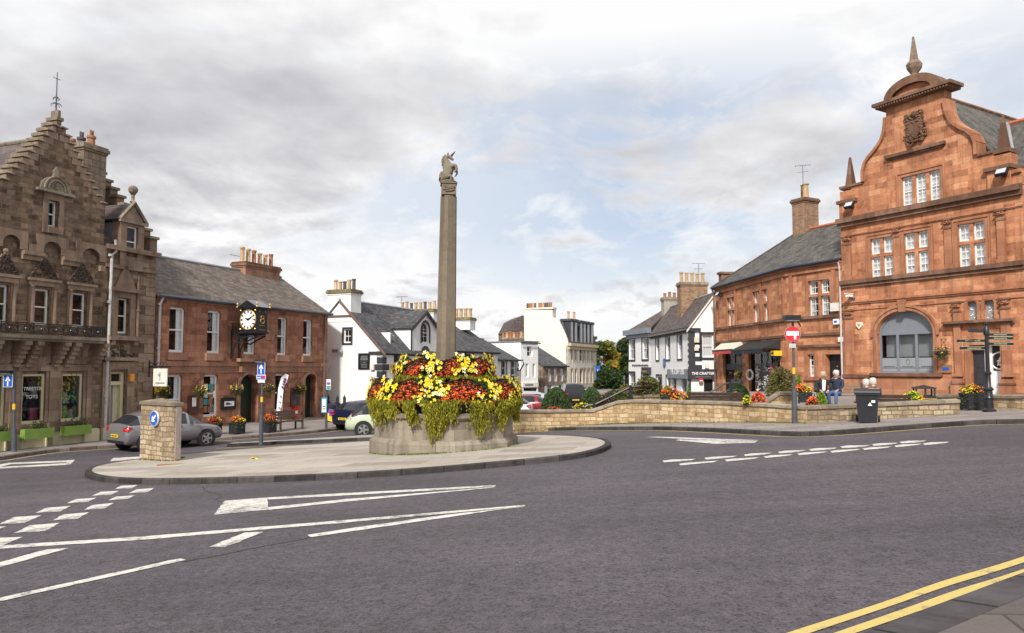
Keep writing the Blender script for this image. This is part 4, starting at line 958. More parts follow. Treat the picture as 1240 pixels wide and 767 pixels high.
text(A, 'TOYS', FA.M @ Matrix.Translation(((w[0]+w[1])/2-.0, .086, zt-.93)), .27*(w[1]-w[0])/1.3, 'sign_white')
# entrance bay
o = MB(FA); dw = door[1]-door[0]
o.box(door[0], door[0]+.16, .1, .3, dz0, door[3]); o.box(door[1]-.14, door[1], .1, .3, dz0, door[3]); ztr = FA.z(143, 463); o.box(door[0]+.16, door[1]-.14, .1, .3, ztr-.12, ztr+.03); o.box(door[0]+.16, door[1]-.14, .1, .3, door[3]-.08, door[3])
F_ = o.build('door_frame', 'cream_paint', A)
b = MB(FA); b.box(door[0]+.42, door[1]-.145, .27, .33, dz0, ztr-.12)
for a, c in ((.12, .42), (.48, .7), (.75, .95)):
    H = ztr-.12-dz0; 
    for p in (0, 1):
        x0 = door[0]+.5+p*.42; b.box(x0, x0+.34, .25, .268, dz0+H*a, dz0+H*c)
d_ = b.build('door', 'cream_paint', A); MB(FA).box(door[0]+.72, door[0]+1.05, .235, .25, dz0+1.08, dz0+1.15).build('letterbox', 'black_paint', d_)
MB(FA).box(door[0]+.16, door[0]+.42, .26, .3, dz0, ztr-.12).build('side_panel', 'slate_paint', A)
MB(FA).box(door[0]+.16, door[1]-.14, .2, .22, ztr+.03, door[3]-.08).build('transom_pane', 'dark_glass', A)
b = MB(FA); 
for s_, uu in ((-1, door[0]), (1, door[1])): b.box(uu+s_*.03, uu+s_*.4, -.1, 0, zpl-.4 if s_ > 0 else zpl+.06, door[3]+.1)
b.box(door[0]-.4, door[1]+.4, -.1, 0, door[3]+.1, door[3]+.42); zz = FA.z(143, 437); b.box(door[0]-.45, door[1]+.5, -.24, 0, zz, zz+.14)
c = (door[0]+door[1])/2; b.prism([(c-.95, zz+.14), (c+.95, zz+.14), (c+.1, zz+.6), (c-.1, zz+.6)], -.04, 0)
b.build('door_surround', 'brown_dressed', A)
b = MB(FA)
for j in range(26):
    a = random.uniform(-1, 1); x = c+a*.8; z_ = zz+.2+random.random()*.45*(1-abs(a)); b.tube([(x+.1*cos(q), -.08, z_+.1*sin(q)) for q in [k_*.9+a*4 for k_ in range(5)]], .026, 4)
b.build('carving', 'carve_dark', A)
MB(FA).box(FA.u(153.5), FA.u(158.5), -.22, -.1, FA.z(156, 462), FA.z(156, 453)).build('alarm_box', 'orange_sign', A)
u0, u1, z0, z1 = bay1
window(A, FA, *bay1, y=.18)
b = MB(FA)
for s_, uu in ((-1, u0), (1, u1)): b.box(uu+s_*.02, uu+s_*.28, -.06, 0, z0-.12, z1+.25); b.lathe([(.06, z0-.1), (.055, z1+.2), (.1, z1+.28)], (uu+s_*.36, -.1, 0), 8); b.lathe([(.1, z0+1), (.1, z0+1.06)], (uu+s_*.36, -.1, 0), 8); b.lathe([(.05, z1+.42), (.06, z1+.7), (0, z1+.95)], (uu+s_*.36, -.1, 0), 6)
b.box(u0-.5, u1+.5, -.2, 0, z1+.26, z1+.42); b.box(u0-.003, u1+.003, -.06, 0, z1+.003, z1+.26)
c = (u0+u1)/2; b.prism([(c-.55, z1+.42), (c+.55, z1+.42), (c+.03, z1+1.4), (c-.03, z1+1.4)], -.1, 0); b.box(u0-.55, u1+.5, -.28, 0, z0-.3, z0-.12)
b.box(u0-.4, u0-.2, -.2, 0, z0-.5, z0-.3); b.box(u1+.15, u1+.35, -.2, 0, z0-.5, z0-.3)
b.build('window_surround', 'brown_dressed', A)
# quoins at the right corner, string, wall head cornice
b = MB(FA); z_ = FA.g(0); k_ = 0
while z_ < zeave-.5:
    b.box(-.55 if k_ % 2 else -.85, -.003, -.03, 0, z_, z_+.4); z_ += .42; k_ += 1
b.build('quoins', 'brown_dressed', A)
b = MB(FA); b.box(ug+.05, .12, -.2, 0, zeave-.14, zeave+.06); b.box(ug+.05, .02, -.1, 0, zeave-.9, zeave-.75); b.build('cornice', 'brown_dressed', A)
# dormer
dm = wins(FA, [(146.8, 160.5, 273.5, 311)])[0]; u0, u1, z0, z1 = dm; c = (u0+u1)/2
ze_ = z1+.22; zp = FA.z(158, 246)
hw = (u1-u0)/2+.32
MB(FA).wall([(c-hw, zeave+.061), (c+hw, zeave+.061), (c+hw, ze_), (c, zp), (c-hw, ze_)] if z0 > zeave+.1 else [(c-hw, z0-.45), (c+hw, z0-.45), (c+hw, ze_), (c, zp), (c-hw, ze_)], [rect(*dm)], y=-.1, rev=.3, th=.5).build('dormer_wall', 'brown_dressed', A)
window(A, FA, *dm, y=.02)
b = MB(FA); b.box(c-hw-.12, c+hw+.12, -.22, -.1, ze_-.12, ze_); b.tube([(c-hw-.12, -.16, ze_), (c, -.16, zp+.05)], .07, 4).tube([(c+hw+.12, -.16, ze_), (c, -.16, zp+.05)], .07, 4)
b.lathe([(.08, zp), (.14, zp+.05), (.07, zp+.12), (.07, zp+.35), (.12, zp+.4)], (c, -.05, 0), 8); b.ball((c, -.05, zp+.58), .2, 8, 6); b.box(c-.12, c+.12, -.12, -.103, ze_+.35, ze_+.65); b.build('dormer_pediment', 'cope', A)
b = MB(FA); roofslab(b, [(c-hw-.15, -.15, ze_), (c-hw-.15, 3.4, ze_), (c, 3.4, zp), (c, -.15, zp)]); roofslab(b, [(c+hw+.15, -.15, ze_), (c+hw+.15, 3.4, ze_), (c, 3.4, zp), (c, -.15, zp)]); b.build('dormer_roof', 'slate_purple', A)
b = MB(FA); b.box(c-hw, c-hw+.08, .41, 3, zeave, ze_-.1); b.box(c+hw-.08, c+hw, .41, 3, zeave, ze_-.1); b.build('dormer_cheek', 'lead', A)
# roof of the narrow bay + crow-stepped end gable
yr = 3.9; zr2 = zeave + 3.6
b = MB(FA); roofslab(b, [(ug, .1, zeave+.07), (-.35, .1, zeave+.07), (-.35, yr, zr2), (ug, yr, zr2)]); roofslab(b, [(ug, 8.6, zeave+.07), (-.35, 8.6, zeave+.07), (-.35, yr, zr2), (ug, yr, zr2)]); b.build('roof', 'slate_purple', A)
n_ = 9; b = MB(FA); P = [(0.0, zeave)]; ddy = (yr-.2)/n_; ddz = (zr2+.35-zeave-.25)/n_
for i in range(n_): P += [(ddy*i, zeave+.25+ddz*(i+1)), (ddy*(i+1), zeave+.25+ddz*(i+1))]
P2 = [(2*yr-y, z) for y, z in reversed(P)]
b.prismx([(-.12, zeave), *P, *P2], -.36, .04); b.build('end_gable', 'brown_dressed', A)
b = MB(FA)
for i in range(n_): z_ = zeave+.25+ddz*(i+1); b.box(-.42, .1, ddy*i-.08, ddy*(i+1)+.04, z_+.003, z_+.12)
b.build('crow_step_coping', 'cope', A)
# chimney behind gable
cx1 = FA.u(119.5, 3.8); cx0 = FA.u(107, 2.4) ; zc = FA.z(112, 186, 3)
C_ = chimney(A, FA, cx0-1.0, cx0+.15, 1.9, 4.4, zb-1, zc, 'far_brown', pots=0)
for i, (yy, m_) in enumerate(((4.1, 'terracotta'), (3.4, 'terracotta'), (2.8, 'dark_pot'), (2.2, 'terracotta'))):
    b = MB(FA); b.lathe([(.17, zc), (.15, zc+.35), (.19, zc+.38), (.19, zc+.48), (.12, zc+.48)], (cx0-.4, yy, 0), 10)
    if i > 1:
        for k_ in range(2): b.tube([(cx0-.45+k_*.12, yy, zc+.45), (cx0-.45+k_*.12, yy, zc+.75)], .045, 6)
    b.build('chimney_pot', m_, C_)
pipe(A, FA, [(FA.u(133), -.12, FA.z(133, 290)), (FA.u(133), -.12, FA.z(133, 304)), (FA.u(128.5), -.12, FA.z(129, 309)), (FA.u(126.5), -.12, FA.g(FA.u(125))+.0)], .06, 'pipe_white')
# ================================================================ HOTEL (red)
FH = Fr(290, 38.2, .391, .921)
u0H, u1H = FH.u(187), FH.u(396)
H = thing('red_hotel_building', 'two-storey red stone building with brown slate roof and arched doorways', 'building', FH.w(u0H, 0, FH.g(u0H)))
zE = (FH.z(184.3, 353.3)+FH.z(391, 378.5))/2; g0 = FH.g(0)-.8
h1 = wins(FH, [(203.7, 222.6, 370.8, 426.5), (249.9, 266, 376, 427.8), (294.5, 308.6, 380.5, 429), (335.2, 346.7, 385.2, 430.4), (366.5, 377.3, 388.4, 431.4)])
hg = wins(FH, [(201.5, 221, 454, 505), (247, 264.3, 454, 508)]); hg2 = (FH.u(333.5), FH.u(345), hg[0][2], hg[0][3])
d1 = (FH.u(291.5), FH.u(312.9)); d2 = (FH.u(369.6), FH.u(383.4)); zd = FH.z(302, 453.5); dz_ = FH.g(0)-.1
da = [arch(a, c, dz_, zd-(c-a)/2*.8, zd, 12) for a, c in (d1, d2)]
def seg(w, r=.09):  # slightly arched head
    a, c, z0, z1 = w; return [(a, z0), (c, z0), (c, z1-r), (c-.12, z1), (a+.12, z1), (a, z1-r)]
MB(FH).wall(rect(u0H, u1H, g0, zE), [seg(w) for w in h1+hg+[hg2]]+da, rev=.45, th=.5).build('wall', 'red_brown', H)
shell(H, FH, u0H, u1H, 7.5, g0, zE, 'red_brown', yoff=.5)
zR = at(336, 336, FH.w(u1H, 3.75, 0).y).z
r = gable_roof(H, FH, u0H, u1H, 0, 3.75, 7.5, zE, zR, 'slate_brown')
b = MB(FH); b.prismx([(0.51, zE-.1), (3.75, zR-.12), (7, zE-.1)], u1H-.31, u1H-.01); b.build('gable', 'red_brown', H)
for w, c in zip(h1, ('wide', 'wide', 'wide', 'side', 'side')): window(H, FH, *w, y=.1, cur=c, w=.09)
window(H, FH, *hg[0], y=.1, w=.09, split=.45, cur='side'); window(H, FH, *hg[1], y=.1, w=.09, split=.55, cur='side'); window(H, FH, *hg2, y=.1, w=.09)
# posters in the ground floor window
b = MB(FH); w = hg[1]
for i in range(3):
    for j in range(4):
        b.m = random.randint(0, 4); x = w[0]+.14+i*.3; z_ = w[2]+.22+j*.36; b.box(x, x+.25, .115, .123, z_, z_+.31)
b.build('posters', ['sign_white', 'navy_paint', 'plaque', 'teal', 'curtain_warm'], H)
for (a, c), lab in ((d1, 0), (d2, 1)):
    b = MB(FH); b.box(a, a+(c-a)*.5, .44, .5, dz_, zd-.02); b.box(a+(c-a)*.5, c, .46, .52, dz_, zd-.02)
    for k_ in range(3): b.box(a+.12, a+(c-a)*.5-.1, .42, .438, dz_+.3+k_*.75, dz_+.85+k_*.75)
    b.build('door', 'dark_green', H)
    n_ = 14; O = arch(a-.16, c+.16, dz_, zd-(c-a)/2*.8, zd+.14, n_)[2:]; I_ = arch(a, c, dz_, zd-(c-a)/2*.8, zd, n_)[2:]
    b = MB(FH); b.wall([(c+.16, dz_)]+O+[(a-.16, dz_), (a, dz_)]+list(reversed(I_))+[(c, dz_)], y=-.03, th=.03); b.build('door_surround', 'red_dressed', H)
zst = FH.z(250, 441); b = MB(FH); b.box(u0H, u1H+.03, -.09, 0, zst-.1, zst+.12); b.box(u0H, u1H+.02, -.04, 0, zst-.42, zst-.1)
b.box(u0H, u1H+.02, -.05, 0, zE-.28, zE-.1); 
for w in h1: b.box(w[0]-.12, w[1]+.12, -.12, .05, w[2]-.36, w[2]-.004)
for w in hg: b.box(w[0]-.12, w[1]+.12, -.1, .05, w[2]-.25, w[2]-.004)
b.box(d1[0]-.4, d1[1]+.3, -.35, 0, zst+.122, zst+.3); b.box(d1[0]-.2, d1[0]+.05, -.28, 0, zst-.1-.3, zst-.11); b.box(d1[1]-.05, d1[1]+.2, -.28, 0, zst-.4, zst-.11)
u_ = FH.u(325); b.box(u_-.3, u_+.35, -.06, 0, FH.z(325, 412), FH.z(325, 400))
b.build('trim', 'red_dressed', H)
b = MB(FH); b.tube([(u0H, -.26, zE-.12), (u1H+.15, -.26, zE-.12)], .07, 6); b.build('gutter', 'pole_grey', H)
pipe(H, FH, [(FH.u(192), -.2, zE-.12), (FH.u(192)-.1, -.1, zE-.5), (FH.u(189), -.1, FH.g(u0H))], .06, 'pipe_white')
pipe(H, FH, [(FH.u(390), -.2, zE-.12), (FH.u(391), -.1, zE-.6), (FH.u(391), -.1, FH.g(u1H))], .055, 'pipe_brown')
cz = at(308, 312, FH.w(FH.u(320), 3.75, 0).y).z; ca = FH.u(287.5, 3.75); cb_ = FH.u(331, 3.75)
C_ = chimney(H, FH, ca, cb_-.1, 3.3, 4.3, zR-.7, cz, 'red_dressed', 'sandstone_dark', 6, ('buff_pot', 'buff_pot', 'terracotta'), ph=.85, pr=.15)
MB(FH).tube([(ca-.7, 3.8, cz+.35), (ca+.05, 3.8, cz+.35)], .015, 4).build('aerial', 'pole_grey', H)
b = MB(FH); b.box(FH.u(366), FH.u(366)+.01, 0, .01, 0, .01)
# boards, baskets, planters on the hotel front
def board(px0, px1, y0, y1, fm, im, lab, cat='notice board', name='notice_board', off=-.12, writing=True):
    a, c = FH.u(px0, off), FH.u(px1, off); m_ = (px0+px1)/2; za, zc = FH.z(m_, y1, off), FH.z(m_, y0, off)
    t = thing(name, lab, cat, FH.w((a+c)/2, off, za)); MB(FH).box(a, c, off, off+.1, za, zc).build('frame', fm, t)
    w_ = (c-a)*.16; o = MB(FH).box(a+w_, c-w_, off-.008, off-.001, za+w_*1.2, zc-w_*1.2).build('sheet', im, t)
    if writing:
        b = MB(FH); n_ = 6
        for i in range(n_): zz = za+w_*1.6+(zc-za-w_*3.2)*i/n_; b.box(a+w_*1.5, c-w_*(1.6+random.random()*2), off-.011, off-.0085, zz, zz+.02)
        b.build('lettering', 'pole_grey', o)
    return t
board(230.3, 242.4, 479, 501, 'board_brown', 'board_brown', 'dark brown notice board with small white sheet between the ground floor windows', writing=False)
b = MB(FH); a = FH.u(236.5, -.14); z_ = FH.z(236.5, 492); b.box(a-.12, a+.1, -.15, -.13, z_, z_+.42)
props(b.build('paper_notice', 'sign_white'), 'small white paper pinned on the dark brown notice board', 'notice')
board(270, 287, 481.6, 496.3, 'black_paint', 'sign_white', 'wide black-framed white menu board beside the arched green door')
board(353.7, 364, 470, 492, 'board_brown', 'slate_dark', 'tall slate chalkboard in brown frame beside the right arched door')
for px, py, lab, co in ((197.8, 473, 'hanging basket of brownish trailing leaves by the hanging sign', ('petal_yellow', 'leaf_tan')), (242.4, 473, 'hanging basket with yellow flower between the two ground floor hotel windows', ('petal_yellow', 'leaf_light')), (286.9, 471, 'hanging basket with yellow and purple flowers left of the arched green door', ('petal_yellow', 'petal_purple')),
                        (325.8, 469, 'hanging basket with yellow and purple flowers left of the feather banner', ('petal_yellow', 'petal_purple')), (363.9, 470, 'hanging basket above the chalkboard by the right arched door', ('petal_yellow', 'leaf_tan'))):
    u, z_ = FH.uv(px, py, -.42); q = FH.w(u, -.42, z_); basket(q, lab, co, wall=FH.w(u, -.02, z_), r=.3)
for px, py, lab, co in ((258.5, 526, 'black planter of red flowers and pale leaves left of the black menu board', ('petal_red', 'petal_yellow')), (287, 525, 'black planter of orange and yellow flowers left of the green arched door', ('petal_orange', 'petal_yellow')), (325.5, 523, 'black planter of rusty red flowers by the feather banner', ('petal_orange', 'petal_red'))):
    q = gp(px, py, .17); q = Vector((q.x, q.y, lpave(q.x, q.y))); planter(q, lab, rz=atan2(.921, .391), cols=co, w=.55, h=.5, d=.45)
# timber bench
def bench(loc, rz, lab, L=1.6, m='dark_wood', arms=True, group='benches', frame=None):
    t = thing('bench', lab, 'bench', (0, 0, 0), group); fm = frame or m
    b = MB()
    for i in range(4): b.box(-L/2, L/2, -.22+i*.115, -.22+i*.115+.095, .42, .45)
    b.build('seat', m, t); b = MB()
    for i in range(3): b.prismx([(.24+i*.035, .56+i*.13), (.27+i*.035, .55+i*.13), (.3+i*.035, .66+i*.13), (.27+i*.035, .67+i*.13)], -L/2, L/2)
    b.build('backrest', m, t)
    for s_ in (-1, 1):
        x = s_*(L/2-.06); b = MB(); b.box(x-.035, x+.035, -.24, -.17, 0, .42); b.prismx([(.18, 0), (.25, 0), (.25, .45), (.36, .95), (.3, .95), (.18, .45)], x-.035, x+.035); b.box(x-.03, x+.03, -.17, .18, .36, .419); b.build('leg', fm, t)
        if arms: MB().box(x-.035, x+.035, -.26, .26, .64, .68).box(x-.03, x+.03, -.24, -.18, .451, .64).build('armrest', fm, t)
    return place(t, loc, rz)
q = gp(349, 520.5, .17); q.z = lpave(q.x, q.y); bench(q, atan2(.921, .391), 'dark timber bench against the red stone wall under the banner', 1.7)
# red post box on wall
a, c = FH.u(356, -.1), FH.u(360.8, -.1); za, zc = FH.z(358, 507, -.1), FH.z(358, 493, -.1)
t = thing('post_box', 'small bright red post box beneath the chalkboard', 'post box', FH.w(a, 0, za)); MB(FH).box(a, c, -.2, 0, za, zc).box(a-.03, c+.03, -.23, 0, zc, zc+.06).build('box', 'post_red', t); MB(FH).box(a+.07, c-.07, -.21, -.202, (za+zc)/2-.05, (za+zc)/2+.12).build('plate', 'sign_white', t)
# feather banner
p0 = at(333.5, 511.6, 39.4); zb_ = G(p0.x, p0.y)+.2; p1 = at(347, 451.5, 39.6)
t = thing('feather_banner', 'tall white feather banner leaning in front of the hotel window', 'banner', (p0.x, p0.y, zb_))
pole = [Vector((p0.x, p0.y, zb_)), at(334.5, 495, 39.4), at(336.5, 470, 39.4), at(340, 457, 39.4), at(345, 451.5, 39.4), at(350, 453, 39.4)]
MB().tube(pole, .02, 5).build('pole', 'black_paint', t)
b = MB(); L_ = [(333.5, 511), (335, 495), (337, 470), (340.5, 457.5), (345, 452.5)]; R_ = [(335.5, 508), (341, 492), (343.5, 470), (347.5, 462), (349.5, 454.5)]
for i in range(4): b.face([at(*L_[i], 39.4), at(*R_[i], 39.36), at(*R_[i+1], 39.36), at(*L_[i+1], 39.4)])
cl = b.build('cloth', 'sign_white', t); b = MB()
for i, (x, y) in enumerate(((345, 459), (344, 462), (343.5, 465), (342, 469), (339.5, 480), (338.8, 487), (338, 494), (337, 501))): b.octa(at(x, y, 39.3), .1 if i < 4 else .06)
b.build('print', 'purple', cl)
# clock on iron brackets
ub0, ub1 = FH.u(277.8), FH.u(288.8); 
zk = FH.z(300, 402, -1.0); zk1 = zk + (FH.z(300, 374.5, -1.0)-zk)
T = thing('clock', 'black double-faced clock with gold trim on scrolled iron wall brackets', 'clock', FH.w(ub0, 0, zk))
ya, yb = -.62, -1.72; xa, xb = ub0-.02, ub1+.12
b = MB(FH); b.box(xa, xb, yb, ya, zk, zk1); b.box(xa-.06, xb+.06, yb-.06, ya+.06, zk-.09, zk); b.box(xa-.08, xb+.08, yb-.08, ya+.08, zk1, zk1+.08); ym = (ya+yb)/2
b.prismx([(yb-.12, zk1+.08), (ya+.12, zk1+.08), (ym, zk1+.42)], xa-.1, xb+.1)
b.build('case', 'black_paint', T)
b = MB(FH); roofslab(b, [(xa-.12, yb-.16, zk1+.08), (xb+.12, yb-.16, zk1+.08), (xb+.12, ym, zk1+.46), (xa-.12, ym, zk1+.46)], .03); roofslab(b, [(xa-.12, ya+.16, zk1+.08), (xb+.12, ya+.16, zk1+.08), (xb+.12, ym, zk1+.46), (xa-.12, ym, zk1+.46)], .03); b.build('roof', 'lead', T)
zcn = (zk+zk1)/2+.02; R0 = (zk1-zk)*.43
def dial(x, sg):
    F3 = MB(FH); q = lambda r, a, dx: (x+dx*sg, ym+r*sin(a)*sg*1.0, zcn+r*cos(a))
    n_ = 28; F3.face([q(R0, 2*pi*i/n_, .01) for i in range(n_)]); D = F3.build('dial', 'sign_white', T)
    F3 = MB(FH); F3.tube([q(R0, 2*pi*i/n_, .015) for i in range(n_+1)], .025, 5)
    for sy in (-1, 1):
        for sz in (-1, 1): F3.ball((x+.02*sg, ym+sy*R0*.95, zcn+sz*R0*.95), .05, 6, 4)
    F3.build('rim', 'gold', D)
    F3 = MB(FH)
    for i in range(12):
        a = 2*pi*i/12; dxy = .02
        F3.face([q(R0*.68, a-.09, dxy), q(R0*.68, a+.09, dxy), q(R0*.92, a+.1, dxy), q(R0*.92, a-.1, dxy)])
    for a, l, w_ in ((radians(298 if sg < 0 else 62), .5, .04), (radians(60 if sg < 0 else 300), .8, .03)):
        F3.face([q(-.05, a, .026), q(.06, a+pi/2*.8, .026), q(R0*l, a, .026), q(.06, a-pi/2*.8, .026)])
    F3.build('hands_and_numerals', 'black_paint', D)
dial(xa, -1); dial(xb, 1)
b = MB(FH); xc = (xa+xb)/2
for zz, rr in ((zcn+.12, .1), (zcn-.06, .13)): b.tube([(xc+rr*cos(q), yb-.02, zz+rr*.9*sin(q)) for q in [2*pi*j/12 for j in range(13)]], .025, 5)
for q in (-1, 1): b.ball((xc+q*.22, yb-.02, zk1-.15), .035, 6, 4)
for px_, py_ in ((xa-.08, yb-.08), (xb+.08, yb-.08), (xa-.08, ya+.08), (xb+.08, ya+.08)): b.lathe([(.05, zk1+.08), (.03, zk1+.16), (.06, zk1+.24), (0, zk1+.34)], (px_, py_, 0), 8)
b.box(xc-.2, xc+.2, yb-.02, yb-.002, zk+.08, zk+.1); b.box(xc-.2, xc+.2, yb-.02, yb-.002, zk+.3, zk+.32); b.build('ornament', 'gold', T)
zlow = FH.z(281, 434.5)
for xx in (ub0+.08, ub1-.02):
    b = MB(FH); b.box(xx-.035, xx+.035, -.06, -.005, zlow, zk+.1); b.box(xx-.03, xx+.03, yb, -.06, zk-.16, zk-.1)
    cur = [(-.06, zlow+.05), (-.16, zlow+.5), (-.35, zlow+.85), (-.75, zk-.62), (-1.2, zk-.42), (-1.75, zk-.2)]
    b.tube([(xx, y, z) for y, z in cur], .04, 6)
    for i in range(22):
        t_ = random.random(); y = -.1-t_*1.45; zlo = [z for yy, z in cur if yy <= y+.0] or [zk-.2]; zl_ = zlow+.9+(zk-.3-zlow-.9)*min(1, (-y)/1.5); zz = random.uniform(min(zl_, zk-.2), zk-.15); rr = random.uniform(.06, .13)
        b.tube([(xx, y+rr*cos(q)*(1-k_*.07), zz+rr*sin(q)*(1-k_*.07)) for k_, q in enumerate([j*.75 for j in range(9)])], .016, 4)
    b.build('bracket', 'black_paint', T)
b = MB(FH)
for xx in (ub0+.08, ub1-.02):
    for j in range(9): b.box(xx-.01, xx+.01, -.06-j*.07, -.04-j*.07, zk-.1, zk+.42)
    b.box(xx-.015, xx+.015, -.62, 0, zk+.42, zk+.46)
b.build('grille', 'black_paint', T)
# hanging sign at the corner of the toy shop
u = FA.u(180)
t = thing('hanging_sign', 'cream hanging sign with small tree on scrolled black bracket', 'hanging sign', FA.w(u, 0, 1)); 
ya_ = -.2
zt_ = FA.z(187, 446, -.8)
b = MB(FA); b.tube([(u, 0, zt_+.05), (u, -1.25, zt_+.05)], .03, 5); b.box(u-.03, u+.03, -.05, 0, zt_-.4, zt_+.35)
for j in range(5): b.tube([(u, -.15-j*.2+.09*cos(q), zt_+.16+.09*sin(q)) for q in [k_*.8 for k_ in range(8)]], .016, 4)
b.build('bracket', 'black_paint', t)
b = MB(FA); b.box(u-.025, u+.025, -1.08, -.3, zt_-.8, zt_-.02); s_ = b.build('board', 'bag_white', t)
b = MB(FA); yc = -.69; x = u-.03
for xx in (u-.032, u+.032):
    b.tube([(xx, yc, zt_-.55), (xx, yc, zt_-.3)], .015, 4)
    for j in range(5): a = -.2+j*.35+.5; b.tube([(xx, yc, zt_-.38), (xx, yc+.16*cos(a), zt_-.33+.14*sin(a))], .008, 4)
    for j in range(8): b.box(xx-.004, xx+.004, yc-.26+j*.065, yc-.22+j*.065, zt_-.68, zt_-.63)
b.build('emblem', 'pole_grey', s_)
b = MB(FH); u = FH.u(192.5, -.2); z_ = FH.z(192, 477, -.3); b.box(u-.2, u+.25, -.22, -.18, z_, z_+.3); props(b.build('small_sign', 'band_yellow'), 'small yellow sign on the downpipe below the hanging sign', 'sign')
# ================================================================ TOWN HALL (red sandstone, shaped gable)
FT = Fr(1200, 33, .5, -.866)
ul, ur = FT.u(1022.5), FT.u(1247); g0 = FT.g(0)-1
T = thing('town_hall', 'tall red sandstone hall with curved gable, obelisk finials and big arched window', 'building', FT.w(ul, 0, FT.g(ul)))
zc1 = FT.z(1022.5, 274); zc2 = FT.z(1022.5, 266.5)
zsil = FT.z(1022.5, 347.5); zsil2 = FT.z(1022.5, 342)
arL, arR = FT.u(1063), FT.u(1131.5); azb = FT.z(1097, 452); azs = FT.z(1063, 406); azt = FT.z(1095.6, 376.5)
W1 = wins(FT, [(1058.6, 1085.6, 287.6, 340), (1100, 1129.4, 280, 335.5), (1166, 1198.8, 269, 328)])
W2 = wins(FT, [(1099, 1146.5, 208.5, 245)])[0]
sm = wins(FT, [(1174, 1186, 363.6, 387.6), (1194.5, 1207, 362, 386.5)])
dr = (FT.u(1174.7), FT.u(1212.5), FT.g(0)-.3, FT.z(1190, 418))
axis = (FT.u(1070.4)+FT.u(1168.8))/2
hwE = (FT.u(1168.8)-FT.u(1070.4))/2
zE0 = (FT.z(1070.4, 131)+FT.z(1168.8, 105))/2; zE1 = zE0+.34
# left half of the shaped gable in photo order, as (distance from axis, height)
cv = [(1052, 219), (1052, 206), (1055, 196), (1060, 188.5), (1066, 182), (1071.5, 175), (1076.5, 167), (1079.5, 158), (1081, 149), (1082, 140)]
CV = [(axis-FT.u(x), FT.z(x, y)) for x, y in cv]; CV.append((CV[-1][0], zE0+.1))
zsh = CV[0][1]; shx = axis-FT.u(1036.5); ppx = axis-ul
Lg = [(axis-d_, z) for d_, z in CV]; Rg = [(axis+d_, z) for d_, z in reversed(CV)]
out = [(ul, g0), (ur, g0), (ur, zc2+.02)] + [(axis+ppx-.003, zc2+.02), (axis+ppx-.003, zsh-.25), (axis+shx, zsh-.25), (axis+shx, zsh-.1)] + list(reversed([(x, z) for x, z in Rg][::-1]))[::-1][0:0]
out += [(axis+CV[0][0], zsh-.1)] + list(reversed(Rg)) + list(reversed(Lg)) + [(axis-CV[0][0], zsh-.1), (axis-shx, zsh-.1), (axis-shx, zsh-.25), (ul, zsh-.25)]
def clean(P):
    o = []
    for p in P:
        if not o or abs(p[0]-o[-1][0])+abs(p[1]-o[-1][1]) > 1e-3: o.append(p)
    return o
out = clean(out)
def lights(w, n):  # stone mullion between lights
    m_ = .16; L = (w[1]-w[0]-m_*(n-1))/n; return [(w[0]+i*(L+m_), w[0]+i*(L+m_)+L) for i in range(n)]
holes = []; wl = []
for w in W1:
    zt_ = w[2]+(w[3]-w[2])*.6
    for a, c in lights(w, 2): holes += [rect(a, c, w[2], zt_-.07), rect(a, c, zt_+.09, w[3])]; wl += [(a, c, w[2], zt_-.07, 4), (a, c, zt_+.09, w[3], 2)]
for a, c in lights(W2, 3): holes.append(rect(a, c, W2[2], W2[3])); wl.append((a, c, W2[2], W2[3], 5))
AH = arch(arL, arR, azb, azs, azt, 20); holes.append(AH)
for w in sm: holes.append(arch(w[0], w[1], w[2], w[3]-(w[1]-w[0])*.5, w[3], 10))
holes.append(rect(*dr))
MB(FT).wall(out, holes, rev=.3, th=.6).build('wall', 'sandstone', T)
shell(T, FT, ul, ur, 13, g0, zc2, 'sandstone', yoff=.605)
for a, c, z0, z1, ny in wl: window(T, FT, a, c, z0, z1, y=.1, w=.07, sash=ny > 2, nx=2, ny=ny, cur='full')
# big arched window with glazing
b = MB(FT); n_ = 20; w_ = .1
I_ = arch(arL+w_, arR-w_, azb+w_, azs, azt-w_, n_)
for i in range(len(AH)):
    j = (i+1) % len(AH); b.face([(AH[i][0], .2, AH[i][1]), (AH[j][0], .2, AH[j][1]), (I_[j][0], .2, I_[j][1]), (I_[i][0], .2, I_[i][1])]); b.face([(I_[i][0], .2, I_[i][1]), (I_[j][0], .2, I_[j][1]), (I_[j][0], .3, I_[j][1]), (I_[i][0], .3, I_[i][1])])
b.box(arL+w_, arR-w_, .2, .29, azs-.02, azs+.1)
for t_ in (1/3, 2/3): u = arL+(arR-arL)*t_; b.box(u-.06, u+.06, .2, .29, azb+w_, azs-.02)
o = b.build('window', 'slate_paint', T)
o['label'] = 'large arched shop window with grey frame and frosted lower band'
b = MB(FT); b.face([(p[0], .25, p[1]) for p in arch(arL+w_, arR-w_, azs+.1, azs+.12, azt-w_, n_)]); b.build('blind', 'slate_paint', o)
zf = azb+w_+(azs-azb)*.34
b = MB(FT); b.face([(arL+w_, .25, azb+w_), (arR-w_, .25, azb+w_), (arR-w_, .25, zf), (arL+w_, .25, zf)]); b.build('frosted_band', 'frost', o)
b = MB(FT); b.box(arL+w_, arR-w_, .246, .249, zf-.0, zf+.05); b.build('dark_band', 'black_paint', o)
b = MB(FT); b.face([(arL+w_, .25, zf+.05), (arR-w_, .25, zf+.05), (arR-w_, .25, azs), (arL+w_, .25, azs)]); b.build('pane', 'glass', o)
b = MB(FT); b.box(arL+.1, arR-.1, .62, .66, azb, azs+.2); b.build('curtain', 'frost_pale', o)
b = MB(FT)
